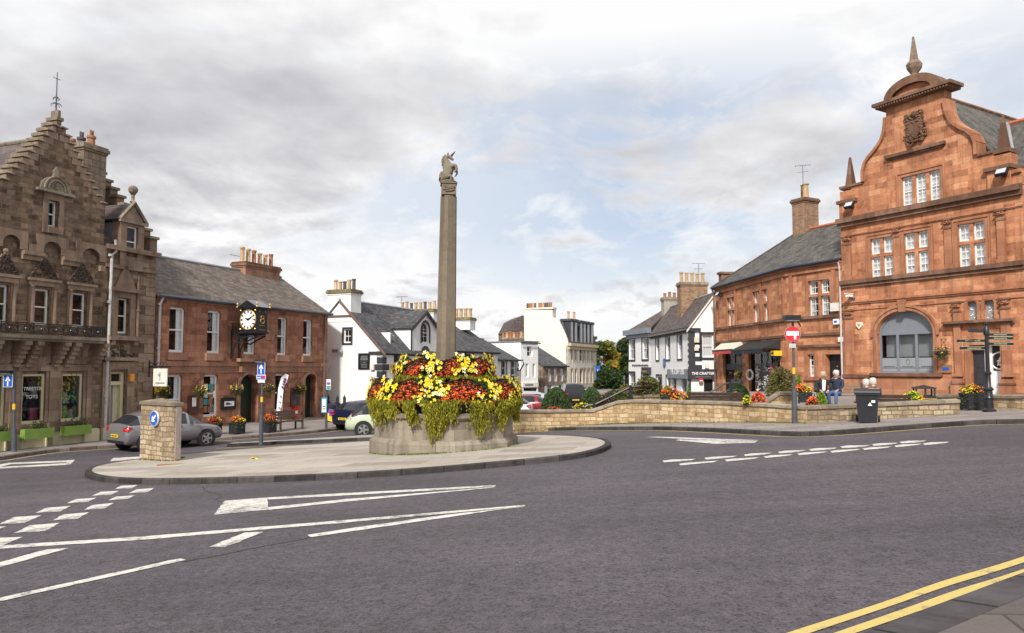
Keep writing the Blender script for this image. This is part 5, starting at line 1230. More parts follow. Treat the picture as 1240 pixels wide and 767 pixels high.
for t_ in (1/6, .5, 5/6):
    u = arL+(arR-arL)*t_
    for r_, hw_ in ((.2, .3), (.13, .42)): 
        n2 = 9
        for i in range(n2): x0 = u-hw_+2*hw_*i/n2; b.box(x0, x0+2*hw_/n2*.7, .244, .2485, azb+w_+r_, azb+w_+r_+.045)
b.tube([((arL+arR)/2+.1*cos(q), .246, azb+.55+.13*sin(q)) for q in [j*.8 for j in range(9)]], .012, 4); b.build('lettering', 'pole_grey', o)
# arch mouldings
def archband(fr, a, c, zb_, zs_, zt_, w_, y, m, name, par, n=20):
    O = arch(a-w_, c+w_, zb_, zs_, zt_+w_, n)[2:]; I = arch(a, c, zb_, zs_, zt_, n)[2:]
    b = MB(fr); b.wall([(c+w_, zb_)]+O+[(a-w_, zb_), (a, zb_)]+list(reversed(I))+[(c, zb_)], y=y, th=-y, rev=0); return b.build(name, m, par)
archband(FT, arL-.02, arR+.02, azb, azs, azt+.02, .16, -.07, 'sandstone_trim', 'arch_moulding', T)
archband(FT, arL-.19, arR+.19, azs-.1, azs, azt+.19, .12, -.12, 'sandstone_trim', 'arch_moulding', T)
for w in sm: archband(FT, w[0]-.01, w[1]+.01, w[2], w[3]-(w[1]-w[0])*.5, w[3]+.01, .11, -.05, 'sandstone_trim', 'arch_moulding', T, 10)
for w in sm: 
    o = MB(FT); A_ = arch(w[0], w[1], w[2], w[3]-(w[1]-w[0])*.5, w[3], 10); o.face([(p[0], .17, p[1]) for p in A_]); o = o.build('window', 'frost', T)
    b = MB(FT)
    for i in range(26): x = random.uniform(w[0]+.05, w[1]-.05); z_ = random.uniform(w[2]+.05, w[3]-.35); b.octa((x, .165, z_), .035)
    b.build('leaded_glass', 'curtain', o)
kx = (arL+arR)/2; b = MB(FT); b.prism([(kx-.14, azt-.05), (kx+.14, azt-.05), (kx+.2, azt+.55), (kx-.2, azt+.55)], -.2, 0); b.build('keystone', 'sandstone_trim', T)
# string courses, cornices
zb1 = FT.z(1037, 366.5); b = MB(FT)
def course(b, z0, z1, p, a=ul, c=ur, step=True):
    b.box(a-.0, c+.0, -p, 0, z0+(z1-z0)*.45, z1); b.box(a, c, -p*.55, 0, z0, z0+(z1-z0)*.45)
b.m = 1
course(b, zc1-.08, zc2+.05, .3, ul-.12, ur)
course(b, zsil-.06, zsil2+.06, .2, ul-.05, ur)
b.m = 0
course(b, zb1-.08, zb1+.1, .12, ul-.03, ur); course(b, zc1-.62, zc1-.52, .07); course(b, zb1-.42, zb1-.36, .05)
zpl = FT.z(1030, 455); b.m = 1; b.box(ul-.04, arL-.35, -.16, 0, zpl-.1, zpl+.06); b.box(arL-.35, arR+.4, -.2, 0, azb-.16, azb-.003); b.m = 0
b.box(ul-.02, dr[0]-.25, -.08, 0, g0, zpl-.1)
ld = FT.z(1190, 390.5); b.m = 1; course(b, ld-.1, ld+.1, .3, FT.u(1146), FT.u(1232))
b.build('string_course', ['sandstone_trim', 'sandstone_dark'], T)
# pilasters on two storeys
def pil(px0, px1, z0, z1, p=.1):
    b = MB(FT); a, c = FT.u(px0), FT.u(px1); b.m = 0; b.box(a, c, -p, 0, z0, z1-.003); b.m = 1; b.box(a-.05, c+.05, -p-.06, 0, z1, z1+.09); b.box(a-.02, c+.02, -p-.03, 0, z1-.42, z1-.34); b.m = 0; b.box(a-.05, c+.05, -p-.05, 0, z0, z0+.16)
    for i in range(7): b.octa((a+(c-a)*(i+.5)/7, -p-.04, z1-.15+.06*(i % 2)), .1)
    b.build('pilaster', ['sandstone_trim', 'sandstone_dark'], T)
zp1 = zc1-.65
for a, c in ((1027, 1035), (1088, 1095), (1150, 1159), (1214.5, 1224.5)): pil(a, c, zsil2+.07, zp1)
zg1 = zb1-.1
for a, c in ((1026, 1035), (1158, 1166), (1215.5, 1226.5)): pil(a, c, zpl+.06 if a < 1100 else zpl-.0, zg1-.35, .13)
for a, c in ((1154, 1168), (1212.5, 1229)):
    b = MB(FT); A_, C_ = FT.u(a), FT.u(c); b.m = 0; b.box(A_, C_, -.26, 0, g0, zpl-.35); b.box(A_+.04, C_-.04, -.2, 0, zpl-.35, zpl-.1); b.m = 1; b.box(A_-.03, C_+.03, -.29, 0, zpl-.36, zpl-.28); b.build('pedestal', ['sandstone_trim', 'sandstone_dark'], T)
# window architraves
b = MB(FT)
for w in W1+[W2]:
    for s_, uu in ((-1, w[0]), (1, w[1])): b.box(uu+s_*.004, uu+s_*.17, -.05, 0, w[2], w[3]+.16); b.box(uu+s_*.17, uu+s_*.24, -.09, 0, w[2], w[3]+.24)
    b.box(w[0]-.004, w[1]+.004, -.05, 0, w[3]+.004, w[3]+.16); b.box(w[0]-.17, w[1]+.17, -.09, 0, w[3]+.16, w[3]+.24); b.build('window_surround', 'sandstone_trim', T); b = MB(FT)
b.box(dr[0]-.2, dr[0]-.004, -.06, 0, g0, dr[3]+.2); b.box(dr[1]+.004, dr[1]+.12, -.06, 0, g0, dr[3]+.2); b.box(dr[0]-.004, dr[1]+.004, -.06, 0, dr[3]+.004, dr[3]+.2)
b.build('door_surround', 'sandstone_trim', T)
# gable stonework: edge coping, entablature, arched head, finials, shield
b = MB(FT)
def cop(P, r=.17):
    L = [Vector((x, 0, z)) for x, z in P]
    for i in range(len(L)-1):
        p, q = L[i], L[i+1]; t_ = (q-p).normalized(); nn = Vector((-t_.z, 0, t_.x))
        sgn = 1 if nn.dot(Vector((p.x-axis, 0, .4))) > 0 else -1; nn *= sgn
        a_ = [p-nn*.07, q-nn*.07, q+nn*.08, p+nn*.08]; b.ext(a_, (0, -.14, 0), (0, -.002, 0)); b.ext([p+nn*.003, q+nn*.003, q+nn*.1, p+nn*.1], (0, 0, 0), (0, .7, 0))
cop(Lg[:-1]); cop(list(reversed(Lg[:-1]))[0:0] + [(2*axis-x, z) for x, z in Lg[:-1]])
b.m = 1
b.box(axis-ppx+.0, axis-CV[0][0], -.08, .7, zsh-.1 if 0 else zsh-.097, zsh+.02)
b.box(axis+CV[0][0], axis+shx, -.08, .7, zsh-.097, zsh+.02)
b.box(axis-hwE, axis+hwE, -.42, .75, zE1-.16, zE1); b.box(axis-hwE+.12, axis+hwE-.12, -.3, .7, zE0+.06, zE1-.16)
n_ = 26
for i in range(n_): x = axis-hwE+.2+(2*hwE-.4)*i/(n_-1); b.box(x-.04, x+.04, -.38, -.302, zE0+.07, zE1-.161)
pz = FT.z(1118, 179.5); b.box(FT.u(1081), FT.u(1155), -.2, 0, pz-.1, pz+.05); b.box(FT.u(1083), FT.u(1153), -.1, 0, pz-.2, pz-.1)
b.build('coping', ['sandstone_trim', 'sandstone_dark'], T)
b = MB(FT); zA = FT.z(1120, 87.5, .0)
ra = axis-FT.u(1083.5); 
O = arch(axis-ra, axis+ra, zE1+.003, zE1+.02, zA, 22)[2:]; I2 = arch(axis-ra+.42, axis+ra-.42, zE1+.003, zE1+.02, zA-.4, 22)[2:]
b.m = 1; b.wall([*O, *reversed(I2)], y=-.28, th=.9); b.m = 0
b.wall([*arch(axis-ra+.3, axis+ra-.3, zE1+.003, zE1+.02, zA-.3, 22)[2:]], y=-.05, th=.3)
b.m = 1; O3 = arch(axis-ra+.42, axis+ra-.42, zE1, zE1+.02, zA-.4, 22)[2:]
for p, q in zip(I2, I2[1:]): b.face([(p[0], -.28, p[1]), (q[0], -.28, q[1]), (q[0], -.05, q[1]), (p[0], -.05, p[1])])
b.build('arched_pediment', ['sandstone', 'sandstone_dark'], T)
def obelisk(u, y, z0, z1, w, urn=False, m='finial_stone'):
    b = MB(FT); H = z1-z0
    if urn: b.lathe([(.12, z0), (.26, z0+.05), (.16, z0+.12), (.34, z0+.4), (.38, z0+.6), (.28, z0+.75), (.2, z0+.8)], (u, y, 0), 8); zb_ = z0+.8; w = .22
    else:
        b.box(u-w*1.15, u+w*1.15, y-w*1.15, y+w*1.15, z0, z0+.18); b.box(u-w*.75, u+w*.75, y-w*.75, y+w*.75, z0+.18, z0+H*.26); b.box(u-w*1.25, u+w*1.25, y-w*1.25, y+w*1.25, z0+H*.26, z0+H*.34); zb_ = z0+H*.34
    q = w*.68
    for (x0, y0), (x1, y1) in zip([(-q, -q), (q, -q), (q, q), (-q, q)], [(q, -q), (q, q), (-q, q), (-q, -q)]):
        t_ = .25; b.face([(u+x0, y+y0, zb_), (u+x1, y+y1, zb_), (u+x1*t_, y+y1*t_, z1), (u+x0*t_, y+y0*t_, z1)])
    b.box(u-q*.25, u+q*.25, y-q*.25, y+q*.25, z1-.03, z1+.0); b.ball((u, y, z1+.02), q*.36, 6, 4)
    b.build('obelisk_finial', m, T)
obelisk(axis, .1, zA+.0, FT.z(1118.3, 40), .33, True)
zpp = FT.z(1029, 243)
for s_ in (-1, 1):
    b = MB(FT); a, c = sorted((axis+s_*ppx, axis+s_*(ppx-.95))); b.m = 0; b.box(a, c, -.1, .85, zc2+.055, zpp-.12); b.m = 1; b.box(a-.1, c+.1, -.22, .95, zpp-.12, zpp+.05); b.build('gable_pier', ['sandstone', 'sandstone_dark'], T)
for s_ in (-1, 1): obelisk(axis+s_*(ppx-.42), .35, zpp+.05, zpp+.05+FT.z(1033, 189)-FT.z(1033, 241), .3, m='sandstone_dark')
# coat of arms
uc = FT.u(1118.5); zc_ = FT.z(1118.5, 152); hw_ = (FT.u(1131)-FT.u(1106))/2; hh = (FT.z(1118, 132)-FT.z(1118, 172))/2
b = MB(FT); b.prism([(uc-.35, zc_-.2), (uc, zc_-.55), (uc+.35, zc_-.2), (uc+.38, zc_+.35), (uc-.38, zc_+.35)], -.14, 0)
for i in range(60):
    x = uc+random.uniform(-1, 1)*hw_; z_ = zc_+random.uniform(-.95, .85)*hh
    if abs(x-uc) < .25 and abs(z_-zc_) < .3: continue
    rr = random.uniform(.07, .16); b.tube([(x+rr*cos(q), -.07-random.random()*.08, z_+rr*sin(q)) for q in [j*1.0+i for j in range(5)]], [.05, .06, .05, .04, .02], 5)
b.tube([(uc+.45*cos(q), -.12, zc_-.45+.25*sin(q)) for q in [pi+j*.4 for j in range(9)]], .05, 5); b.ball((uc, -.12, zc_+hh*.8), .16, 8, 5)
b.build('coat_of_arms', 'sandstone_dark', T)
# roofs
zRd = FT.z(1120, 103); b = MB(FT); ze_ = zc2+.6; ex = 4.9
hwR = ppx+.1
roofslab(b, [(axis+hwR, .6, ze_), (axis+hwR, 14, ze_), (axis, 14, zRd), (axis, .6, zRd)]); roofslab(b, [(axis-hwR, .6, ze_), (axis-hwR, 14, ze_), (axis, 14, zRd), (axis, .6, zRd)])
r = b.build('roof', 'slate_grey', T); b = MB(FT); b.tube([(axis, .6, zRd+.03), (axis, 14, zRd+.03)], .12, 6); b.build('ridge', 'sandstone_dark', r)
# cross roof to the right with red ridge, parapet
b = MB(FT); x0 = axis+hwR-1.0; zR3 = FT.z(1228, 150, 5); roofslab(b, [(x0+.6, .9, zc2+.5), (ur+6, .9, zc2+.5), (ur+6, 5, zR3), (x0-2, 5, zR3)]); r = b.build('side_roof', 'slate_grey', T)
MB(FT).tube([(x0-1.6, 5, zR3+.04), (ur+6, 5, zR3+.04)], .13, 6).build('ridge', 'red_ridge', r)
b = MB(FT); b.tube([(x0+.65, .95, zc2+.62), (x0-1.6, 5, zR3+.1)], .11, 4); b.build('valley_flashing', 'lead_pale', r)
b = MB(FT); b.box(axis+ppx+.003, ur, .0, .5, zc2+.053, zpp-.4); b.box(axis+ppx+.1, ur, -.1, .6, zpp-.4, zpp-.25); b.build('parapet', 'sandstone', T)
# door with pale leaf
a, c, z0, z1 = dr; D = MB(FT)
u1_ = FT.u(1189); u2_ = FT.u(1198)
D.box(a, u1_, .32, .38, z0, z1)
for i in range(4): D.box(a+.12, u1_-.12, .3, .318, z0+.3+i*.75, z0+.9+i*.75)
D.build('door', 'charcoal_paint', T)
b = MB(FT); b.box(u1_+.003, u1_+.2, .26, .4, z0, z1-.0); b.box(u2_-.2, u2_, .26, .4, z0, z1); b.box(u1_+.2, u2_-.2, .33, .36, z0, z1); zl_ = FT.z(1205, 449.5); b.box(u2_, c, .33, .36, z0, zl_); b.box(u2_+.12, c-.12, .31, .328, z0+.3, zl_-.15); P_ = b.build('porch_screen', 'white_paint', T)
b = MB(FT); b.box(u2_+.002, c, .34, .37, zl_, z1-.0); b.build('poster', 'black_paint', T)
zq = FT.z(1207, 437); uq = FT.u(1206.5); b = MB(FT); b.tube([(uq+.38*cos(q), .328, zq+.38*sin(q)) for q in [2*pi*j/20 for j in range(21)]], .04, 5); b.build('poster_ring', 'sign_white', T)
text(T, '£', FT.M @ Matrix.Translation((uq, .332, zq-.2)), .58, 'sign_white', bold=.01)
b = MB(FT); b.tube([(ul-.05, -.12, zpl-1.5), (ul-.05, -.12, zb1+.3)], .045, 6); b.build('downpipe', 'pipe_white', T)
# plaque, badge, floodlights, camera
def small(px0, px1, y0, y1, fr, d, m, name, lab, cat, m2=None, off=-.02):
    a, c = fr.u(px0, off), fr.u(px1, off); mm = (px0+px1)/2; z0, z1 = fr.z(mm, y1, off), fr.z(mm, y0, off)
    t = thing(name, lab, cat, fr.w((a+c)/2, off, z0)); b = MB(fr); b.box(a, c, off-d, off, z0, z1); b.build('case', m, t)
    b = MB(fr); b.box(a+(c-a)*.2, c-(c-a)*.2, off-d-.01, off-d-.001, z0+(z1-z0)*.3, z1-(z1-z0)*.3); b.build('face', m2 or m, t); return t
small(1139.5, 1152.5, 442, 451.5, FT, .06, 'plaque', 'wall_sign', 'small brown plaque with blue lettering by the town hall door', 'sign', 'sign_blue')
t = thing('alarm_badge', 'white and orange shield-shaped alarm badge on red sandstone', 'alarm box', FT.w(FT.u(1040), 0, FT.z(1040, 397)))
uu, zz = FT.uv(1040, 394, -.1); b = MB(FT); b.prism([(uu-.16, zz+.15), (uu-.17, zz-.02), (uu, zz-.2), (uu+.17, zz-.02), (uu+.16, zz+.15)], -.1, -.0); b.build('case', 'sign_white', t); b = MB(FT); b.prism([(uu-.09, zz+.09), (uu-.09, zz), (uu, zz-.1), (uu+.09, zz), (uu+.09, zz+.09)], -.106, -.101); b.build('face', 'orange_sign', t)
def flood(fr, px, py, lab, off=-.35, sgn=-1):
    u, z_ = fr.uv(px, py, off); t = thing('floodlight', lab, 'floodlight', fr.w(u, off, z_), 'black floodlights under the parapets'); b = MB(fr)
    Rm = Matrix.Translation((u, off, z_)) @ Matrix.Rotation(radians(-35), 4, 'X'); b.M = fr.M @ Rm
    b.box(-.24, .24, -.1, .06, -.17, .17); b.build('body', 'black_paint', t); c_ = MB(); c_.M = fr.M @ Rm; c_.box(-.2, .2, -.112, -.101, -.13, .13); c_.build('lens', 'head_lamp', t)
    MB(fr).tube([(u, off, z_), (u, off*.5, z_-.15), (u, 0, z_-.1)], .03, 5).build('bracket', 'black_paint', t)
flood(FT, 1028.5, 249, 'black floodlight under the left obelisk of the shaped gable'); flood(FT, 1213, 209, 'black floodlight under the right obelisk of the shaped gable')
u, z_ = FT.uv(1140, 425, -.45); q = FT.w(u, -.45, z_); basket(q, 'hanging basket of yellow and purple flowers by the town hall window', ('petal_yellow', 'petal_purple'), r=.33, wall=FT.w(u, -.02, z_))
def camera_box(fr, px, py, lab):
    u, z_ = fr.uv(px, py, -.3); t = thing('security_camera', lab, 'camera', fr.w(u, -.3, z_)); b = MB(fr); b.box(u-.08, u+.08, -.55, -.15, z_-.08, z_+.08); b.box(u-.11, u+.11, -.6, -.13, z_+.08, z_+.11); b.build('housing', 'white_paint', t)
    MB(fr).tube([(u, -.3, z_-.08), (u, -.2, z_-.2), (u, 0, z_-.22)], .035, 6).box(u-.1, u+.1, -.04, 0, z_-.35, z_-.1).build('bracket', 'pole_grey', t)
camera_box(FT, 1029, 358, 'white security camera at the left edge of the town hall')
# ================================================================ RED WING with shops
P1 = FT.w(ul, 0, 0)
FR1 = Fr(954, 0, .441, -.897)          # rebuilt below from its corner
yc = 0
# corner of the two wing walls seen at x=954
k_ = (954-620)/FOC; t_ = (P1.x-k_*P1.y)/(.441+k_*.897); C1 = Vector((P1.x-.441*t_, P1.y+.897*t_, 0)); LR1 = t_
FR1 = Fr(954, C1.y, .441, -.897, X=C1.x)
k_ = (867-620)/FOC; t_ = (C1.x-k_*C1.y)/(.115+k_*.993); C0 = Vector((C1.x-.115*t_, C1.y+.993*t_, 0)); LR2 = t_
FR2 = Fr(867, C0.y, .115, -.993, X=C0.x)
R = thing('red_shop_wing', 'long two-storey red sandstone wing with grey slate roof, shops and black door', 'building', (C1.x, C1.y, G(C1.x, C1.y)))
zG = FR1.z(1010, 317); g0 = -1.2
zc3 = FR1.z(1000, 383)
L1 = FR1.u(1022.3)
r1 = wins(FR1, [(981.3, 1007.7, 339, 384.6)])[0]; sw = wins(FR1, [(978.8, 986.8, 429.5, 456.4)])[0]; dd = wins(FR1, [(1000.7, 1020.7, 429.3, 480)])[0]
r2 = wins(FR2, [(913.5, 931.6, 351.8, 392), (882, 891.5, 361.5, 396.8)]); r2 = [(a, c, r1[2], r1[3]) for a, c, _, _ in r2]
s1 = (FR2.u(875.5), FR2.u(899), -.9, FR2.z(887, 424)); s2 = (FR2.u(906.6), FR2.u(944.7), -.9, FR2.z(925, 424))
H1 = []; WL = []
def tl(w, n):
    zt_ = w[2]+(w[3]-w[2])*.6; o = []
    for a, c in lights(w, n): o += [(a, c, w[2], zt_-.06), (a, c, zt_+.08, w[3])]
    return o
w1 = tl(r1, 2); w2 = tl(r2[0], 3)+tl(r2[1], 2)
MB(FR1).wall([(0, g0), (L1, g0), (L1, zG), (0, zG)], [rect(*w) for w in w1+[sw, (dd[0], dd[1], g0+.3, dd[3])]], rev=.3, th=.4).build('wall', 'sandstone', R)
MB(FR2).wall([(0, g0), (LR2, g0), (LR2, zG), (0, zG)], [rect(*w) for w in w2+[s1, s2]], rev=.3, th=.4).build('wall', 'sandstone', R)
for w in w1: window(R, FR1, *w, y=.14, w=.055, nx=2, ny=3 if w[3]-w[2] > 1 else 2, sash=False, cur='left')
for w in w2: window(R, FR2, *w, y=.14, w=.055, sash=False, cur='full')
window(R, FR1, *sw, y=.16, w=.06, nx=2, ny=4, cur='low')
b = MB(FR1); b.box(dd[0], dd[1], .26, .32, g0+.3, dd[3]); 
for i in range(2):
    for j in range(3): x0 = dd[0]+.14+i*(dd[1]-dd[0]-.2)/2; b.box(x0, x0+(dd[1]-dd[0]-.44)/2, .245, .259, dd[2]+.2+j*.75, dd[2]+.8+j*.75)
D = b.build('door', 'black_paint', R); b = MB(FR1); b.box(dd[1]-.5, dd[1]-.2, .23, .243, dd[2]+1.0, dd[2]+1.1); b.build('letterbox', 'gold', D); b = MB(FR1); b.ball(((dd[0]+dd[1])/2, .22, dd[2]+1.6), .04, 6, 4); b.build('knocker', 'gold', D)
for w in (sw, dd): 
    b = MB(FR1)
    for s_, uu in ((-1, w[0]), (1, w[1])): b.box(uu+s_*.004, uu+s_*.22, -.05, 0, w[2]-.0, w[3]+.2)
    b.box(w[0]-.004, w[1]+.004, -.05, 0, w[3]+.004, w[3]+.2); b.build('opening_surround', 'sandstone_trim', R)
b = MB(FR1); b.box(sw[0]-.25, sw[1]+.25, -.12, 0, sw[2]-.2, sw[2]-.004); b.build('sill', 'sandstone_trim', R); b = MB(FR1)
for w in (r1,): 
    for s_, uu in ((-1, w[0]), (1, w[1])): b.box(uu+s_*.004, uu+s_*.2, -.05, 0, w[2], w[3]+.2)
    b.box(w[0]-.004, w[1]+.004, -.05, 0, w[3]+.004, w[3]+.2)
b.build('window_surround', 'sandstone_trim', R)
b = MB(FR2)
for w in r2: 
    for s_, uu in ((-1, w[0]), (1, w[1])): b.box(uu+s_*.004, uu+s_*.2, -.05, 0, w[2], w[3]+.2)
    b.box(w[0]-.004, w[1]+.004, -.05, 0, w[3]+.004, w[3]+.2)
b.build('window_surround', 'sandstone_trim', R)
zl2 = FR1.z(1000, 404.5); zh = FR1.z(995, 419)
for fr, L in ((FR1, L1), (FR2, LR2)):
    b = MB(fr); b.m = 0; b.box(-.02, L, -.1, 0, zG-.42, zG-.28); b.box(-.02, L, -.06, 0, zG-.28, zG-.12); b.box(-.02, L, -.2, 0, zG-.12, zG-.003); b.m = 1; b.box(-.02, L, -.14, 0, zc3-.1, zc3+.06)
    if fr is FR1: b.box(.0, L, -.1, 0, zl2-.08, zl2+.06); b.box(sw[0]-.6, L-.05, -.16, 0, zh-.06, zh+.07)
    else: b.box(0, L, -.1, 0, zl2-.08, zl2+.06)
    b.m = 0
    for u in ([.35, L-.5] if fr is FR1 else [.3, 3.6, 7.4, LR2-.4]): b.box(u-.12, u+.12, -.08, 0, zc3+.07, zG-.43)
    b.build('string_course', ['sandstone_trim', 'sandstone_dark'], R)
    MB(fr).tube([(-.05, -.26, zG+.03), (L, -.26, zG+.03)], .09, 6).build('gutter', 'navy_paint', R)
# roof of the wing
Q1 = at(967, 281, 48.5); Q2 = Q1+Vector((.441, -.897, 0))*4.2; Q2 = Vector((*(FT.w(ul, 0, 0)+(Q1-FR1.w(0, 0, 0)).project(FR1.n)).to_2d(), Q1.z)); n1 = FR1.n*-.25; n2 = FR2.n*-.25
E2 = FR1.w(L1, -.28, zG+.06); E1 = FR1.w(0, -.28, zG+.06); E0 = FR2.w(-.1, -.28, zG+.06)
b = MB(); roofslab(b, [E1, E2, Q2, Q1]); roofslab(b, [E0, E1, Q1]); QB = Q1+Vector((6, 6, -Q1.z+zG)); roofslab(b, [E0, QB, Q1]); roofslab(b, [QB, QB+Vector((6, -10, 0)), Q2, Q1]); r = b.build('roof', 'slate_grey', R)
MB().tube([Q1+Vector((0, 0, .03)), Q2+Vector((0, 0, .03))], .12, 6).build('ridge', 'red_ridge', r); MB().tube([E0, Q1], .08, 6).build('hip', 'slate_grey', r)
b = MB(); b.face([FR2.w(0, .4, g0), FR2.w(0, 9, g0), FR2.w(0, 9, zG), FR2.w(0, .4, zG)]); b.face([FR2.w(0, 9, g0), FR1.w(L1, 7, g0), FR1.w(L1, 7, zG), FR2.w(0, 9, zG)])
b.build('back_wall', 'sandstone', R)
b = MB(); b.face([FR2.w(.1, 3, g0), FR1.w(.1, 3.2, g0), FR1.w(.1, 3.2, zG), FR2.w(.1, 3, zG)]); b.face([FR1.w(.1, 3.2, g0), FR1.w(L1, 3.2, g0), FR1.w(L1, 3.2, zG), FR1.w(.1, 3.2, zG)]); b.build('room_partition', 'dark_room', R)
FQ = Fr(967, Q1.y, .441, -.897, X=Q1.x); wq = (989.5-964)/FOC*Q1.y
zq = at(976, 244, Q1.y).z
C_ = chimney(R, FQ, .0, 1.0, -.55, .75, Q1.z-1.0, zq, 'brick_chim', 'sandstone_dark', 0)
b = MB(FQ); b.lathe([(.17, zq), (.15, zq+1.0), (.2, zq+1.05)], (.2, .3, 0), 8); b.build('chimney_pot', 'sandstone_dark', C_); b = MB(FQ); b.lathe([(.2, zq), (.17, zq+.9), (.22, zq+.92), (.22, zq+1.0), (.1, zq+1.0)], (.75, -.1, 0), 10); b.build('chimney_pot', 'buff_pot', C_)
def aerial(par, M, h, m='pole_grey', n=4):
    b = MB(M); b.tube([(0, 0, 0), (0, 0, h)], .02, 5); b.tube([(-.5, 0, h), (.5, 0, h)], .014, 4)
    for i in range(n): x = -.45+i*.9/(n-1); b.tube([(x, -.25+.03*i, h), (x, .25-.03*i, h)], .01, 4)
    b.tube([(-.35, 0, h-.45), (.35, 0, h-.42)], .012, 4)
    return b.build('aerial', m, par)
aerial(C_, FQ.M @ Matrix.Translation((.2, .3, zq+.9)) @ Matrix.Rotation(.8, 4, 'Z'), 1.5)
b = MB(FR2); zq2 = FR2.z(872, 336, 1.0); b.box(-.05, .5, .3, 3.2, zG-.2, zq2); b.box(-.15, .6, .2, 3.3, zq2, zq2+.15); b.build('end_parapet', 'sandstone_dark', R)
pipe(R, FR2, [(.05, -.25, zG), (.05, -.12, zG-.5), (.05, -.12, g0+.3)], .07, 'pipe_brown'); pipe(R, FR1, [(L1-.05, -.2, zG-.1), (L1-.06, -.1, zG-.4), (L1-.06, -.1, g0+.3)], .045, 'pipe_white')
flood(FR2, 869.5, 357, 'black floodlight at the far left corner of the red wing', off=-.3)
# shopfronts
for (a, c, z0, z1), lab in ((s1, 0), (s2, 1)):
    fr = FR2; L = c-a; n_ = 2 if lab == 0 else 3
    b = MB(fr); b.box(a, c, .18, .26, z1-.12, z1); b.box(a, c, .18, .26, z0, z0+.5)
    for i in range(n_+1): x = a+(L-.08)*i/n_; b.box(x, x+.08, .18, .26, z0+.5, z1-.12)
    if lab == 0: b.box(a+.08, c-.08, .19, .25, z1-1.35, z1-.95)
    o = b.build('shop_window', 'black_paint' if lab else 'charcoal_paint', R)
    b = MB(fr); b.face([(a+.05, .22, z0+.5), (c-.05, .22, z0+.5), (c-.05, .22, z1-.1), (a+.05, .22, z1-.1)]); b.build('pane', 'glass', o)
for (a, c, z0, z1), m, lab, cat, p, h in ((s1, ('awning_cream', 'awning_red', 'navy_paint'), 'cream, navy and red awning over the narrow left shopfront', 'awning', .7, .55), (s2, ('awning_black', 'awning_black', 'charcoal_paint'), 'black scalloped awning over the wide dark shopfront', 'awning', 1.1, .5)):
    t = thing('awning', lab, cat, FR2.w((a+c)/2, -.3, z1)); b = MB(FR2); zt_ = z1+.55; a -= .12; c += .12
    b.m = 0; b.face([(a, 0, zt_), (c, 0, zt_), (c, -p, zt_-h), (a, -p, zt_-h)]); b.face([(a, 0, zt_), (a, -p, zt_-h), (a, 0, zt_-h)]); b.face([(c, 0, zt_), (c, -p, zt_-h), (c, 0, zt_-h)])
    b.m = 2; b.box(a, c, -p-.05, -p, zt_-h-.06, zt_-h+.03); b.build('canopy', list(m), t)
    b = MB(FR2); n_ = 12
    for i in range(n_):
        x0 = a+(c-a)*i/n_; x1 = a+(c-a)*(i+1)/n_; zz = zt_-h-.06
        b.face([(x0, -p-.03, zz), (x1, -p-.03, zz), (x1-.02, -p-.03, zz-.2), ((x0+x1)/2, -p-.03, zz-.3 if p > 1 else zz-.24), (x0+.02, -p-.03, zz-.2)])
    b.build('valance', m[1], t)
# goods seen in the dark shopfront: hats, ribbons, wreaths hanging - each a thing
gl = [('white', 'bag_white'), ('pink', 'pink'), ('cream', 'awning_cream'), ('pale blue', 'frost_pale'), ('grey', 'metal_grey')]
pos = ['top left', 'top middle', 'top right', 'second row left', 'second row middle', 'second row right', 'third row left', 'third row middle', 'third row right', 'bottom row left', 'bottom row middle', 'bottom row right']
a, c, z0, z1 = s2
for i in range(12):
    r_, cc = divmod(i, 3); u = a+(c-a)*(.42+.22*cc)+random.uniform(-.2, .2); z_ = z1-1.2-.42*r_+random.uniform(-.1, .1); col = gl[(i*3+r_) % 5]
    b = MB(FR2)
    for j in range(16): b.octa((u+random.gauss(0, .14), -.15+random.uniform(-.05, .05), z_+random.gauss(0, .12)), random.uniform(.05, .09))
    props(b.build('hanging_bouquet', col[1]), col[0]+' cloth bouquet on the rack before the dark shopfront, '+pos[i], 'bouquet', 'cloth bouquets displayed at the dark shopfront')
b = MB(FR2); b.box(a+(c-a)*.3, c-.1, -.12, -.06, z0+.2, z1-.85); props(b.build('display_rack', 'black_paint'), 'tall black rack hung with cloth bouquets before the dark shopfront', 'rack')
u, z_ = FR2.u(911.5), FR2.z(911.5, 454); b = MB(FR2); b.tube([(u+.45*cos(q), -.2, z_+.3*sin(q)) for q in [2*pi*j/16 for j in range(17)]], .07, 6); props(b.build('wreath', 'bag_white'), 'round white wreath hanging at the left of the dark shopfront', 'wreath')
small(1010, 1018.5, 367, 377, FR1, .2, 'bag_white', 'alarm_box', 'large cream box on the red wall beside the upper window', 'alarm box')
small(1012.5, 1018.5, 386.5, 393, FR1, .15, 'sign_white', 'alarm_box', 'white and blue alarm box below the cream box on the red wall', 'alarm box', 'sign_blue')
small(1017.5, 1022, 408.5, 414, FR1, .12, 'sign_white', 'junction_box', 'small white box above the black door of the red wing', 'junction box')
small(943.5, 947.5, 425, 431, FR2, .5, 'band_yellow', 'shop_sign', 'small yellow and navy sign at the right of the black awning', 'sign', 'navy_paint')
u, z_ = FR2.uv(894.5, 453, -.45); basket(FR2.w(u, -.45, z_), 'hanging basket of yellow flowers between the two wing shopfronts', ('petal_yellow', 'leaf_tan'), wall=FR2.w(u, 0, z_))
u, z_ = FR2.uv(939, 449, -.45); basket(FR2.w(u, -.45, z_), 'hanging basket with pink flowers at the right end of the dark shopfront', ('pink', 'leaf_tan'), wall=FR2.w(u, 0, z_))
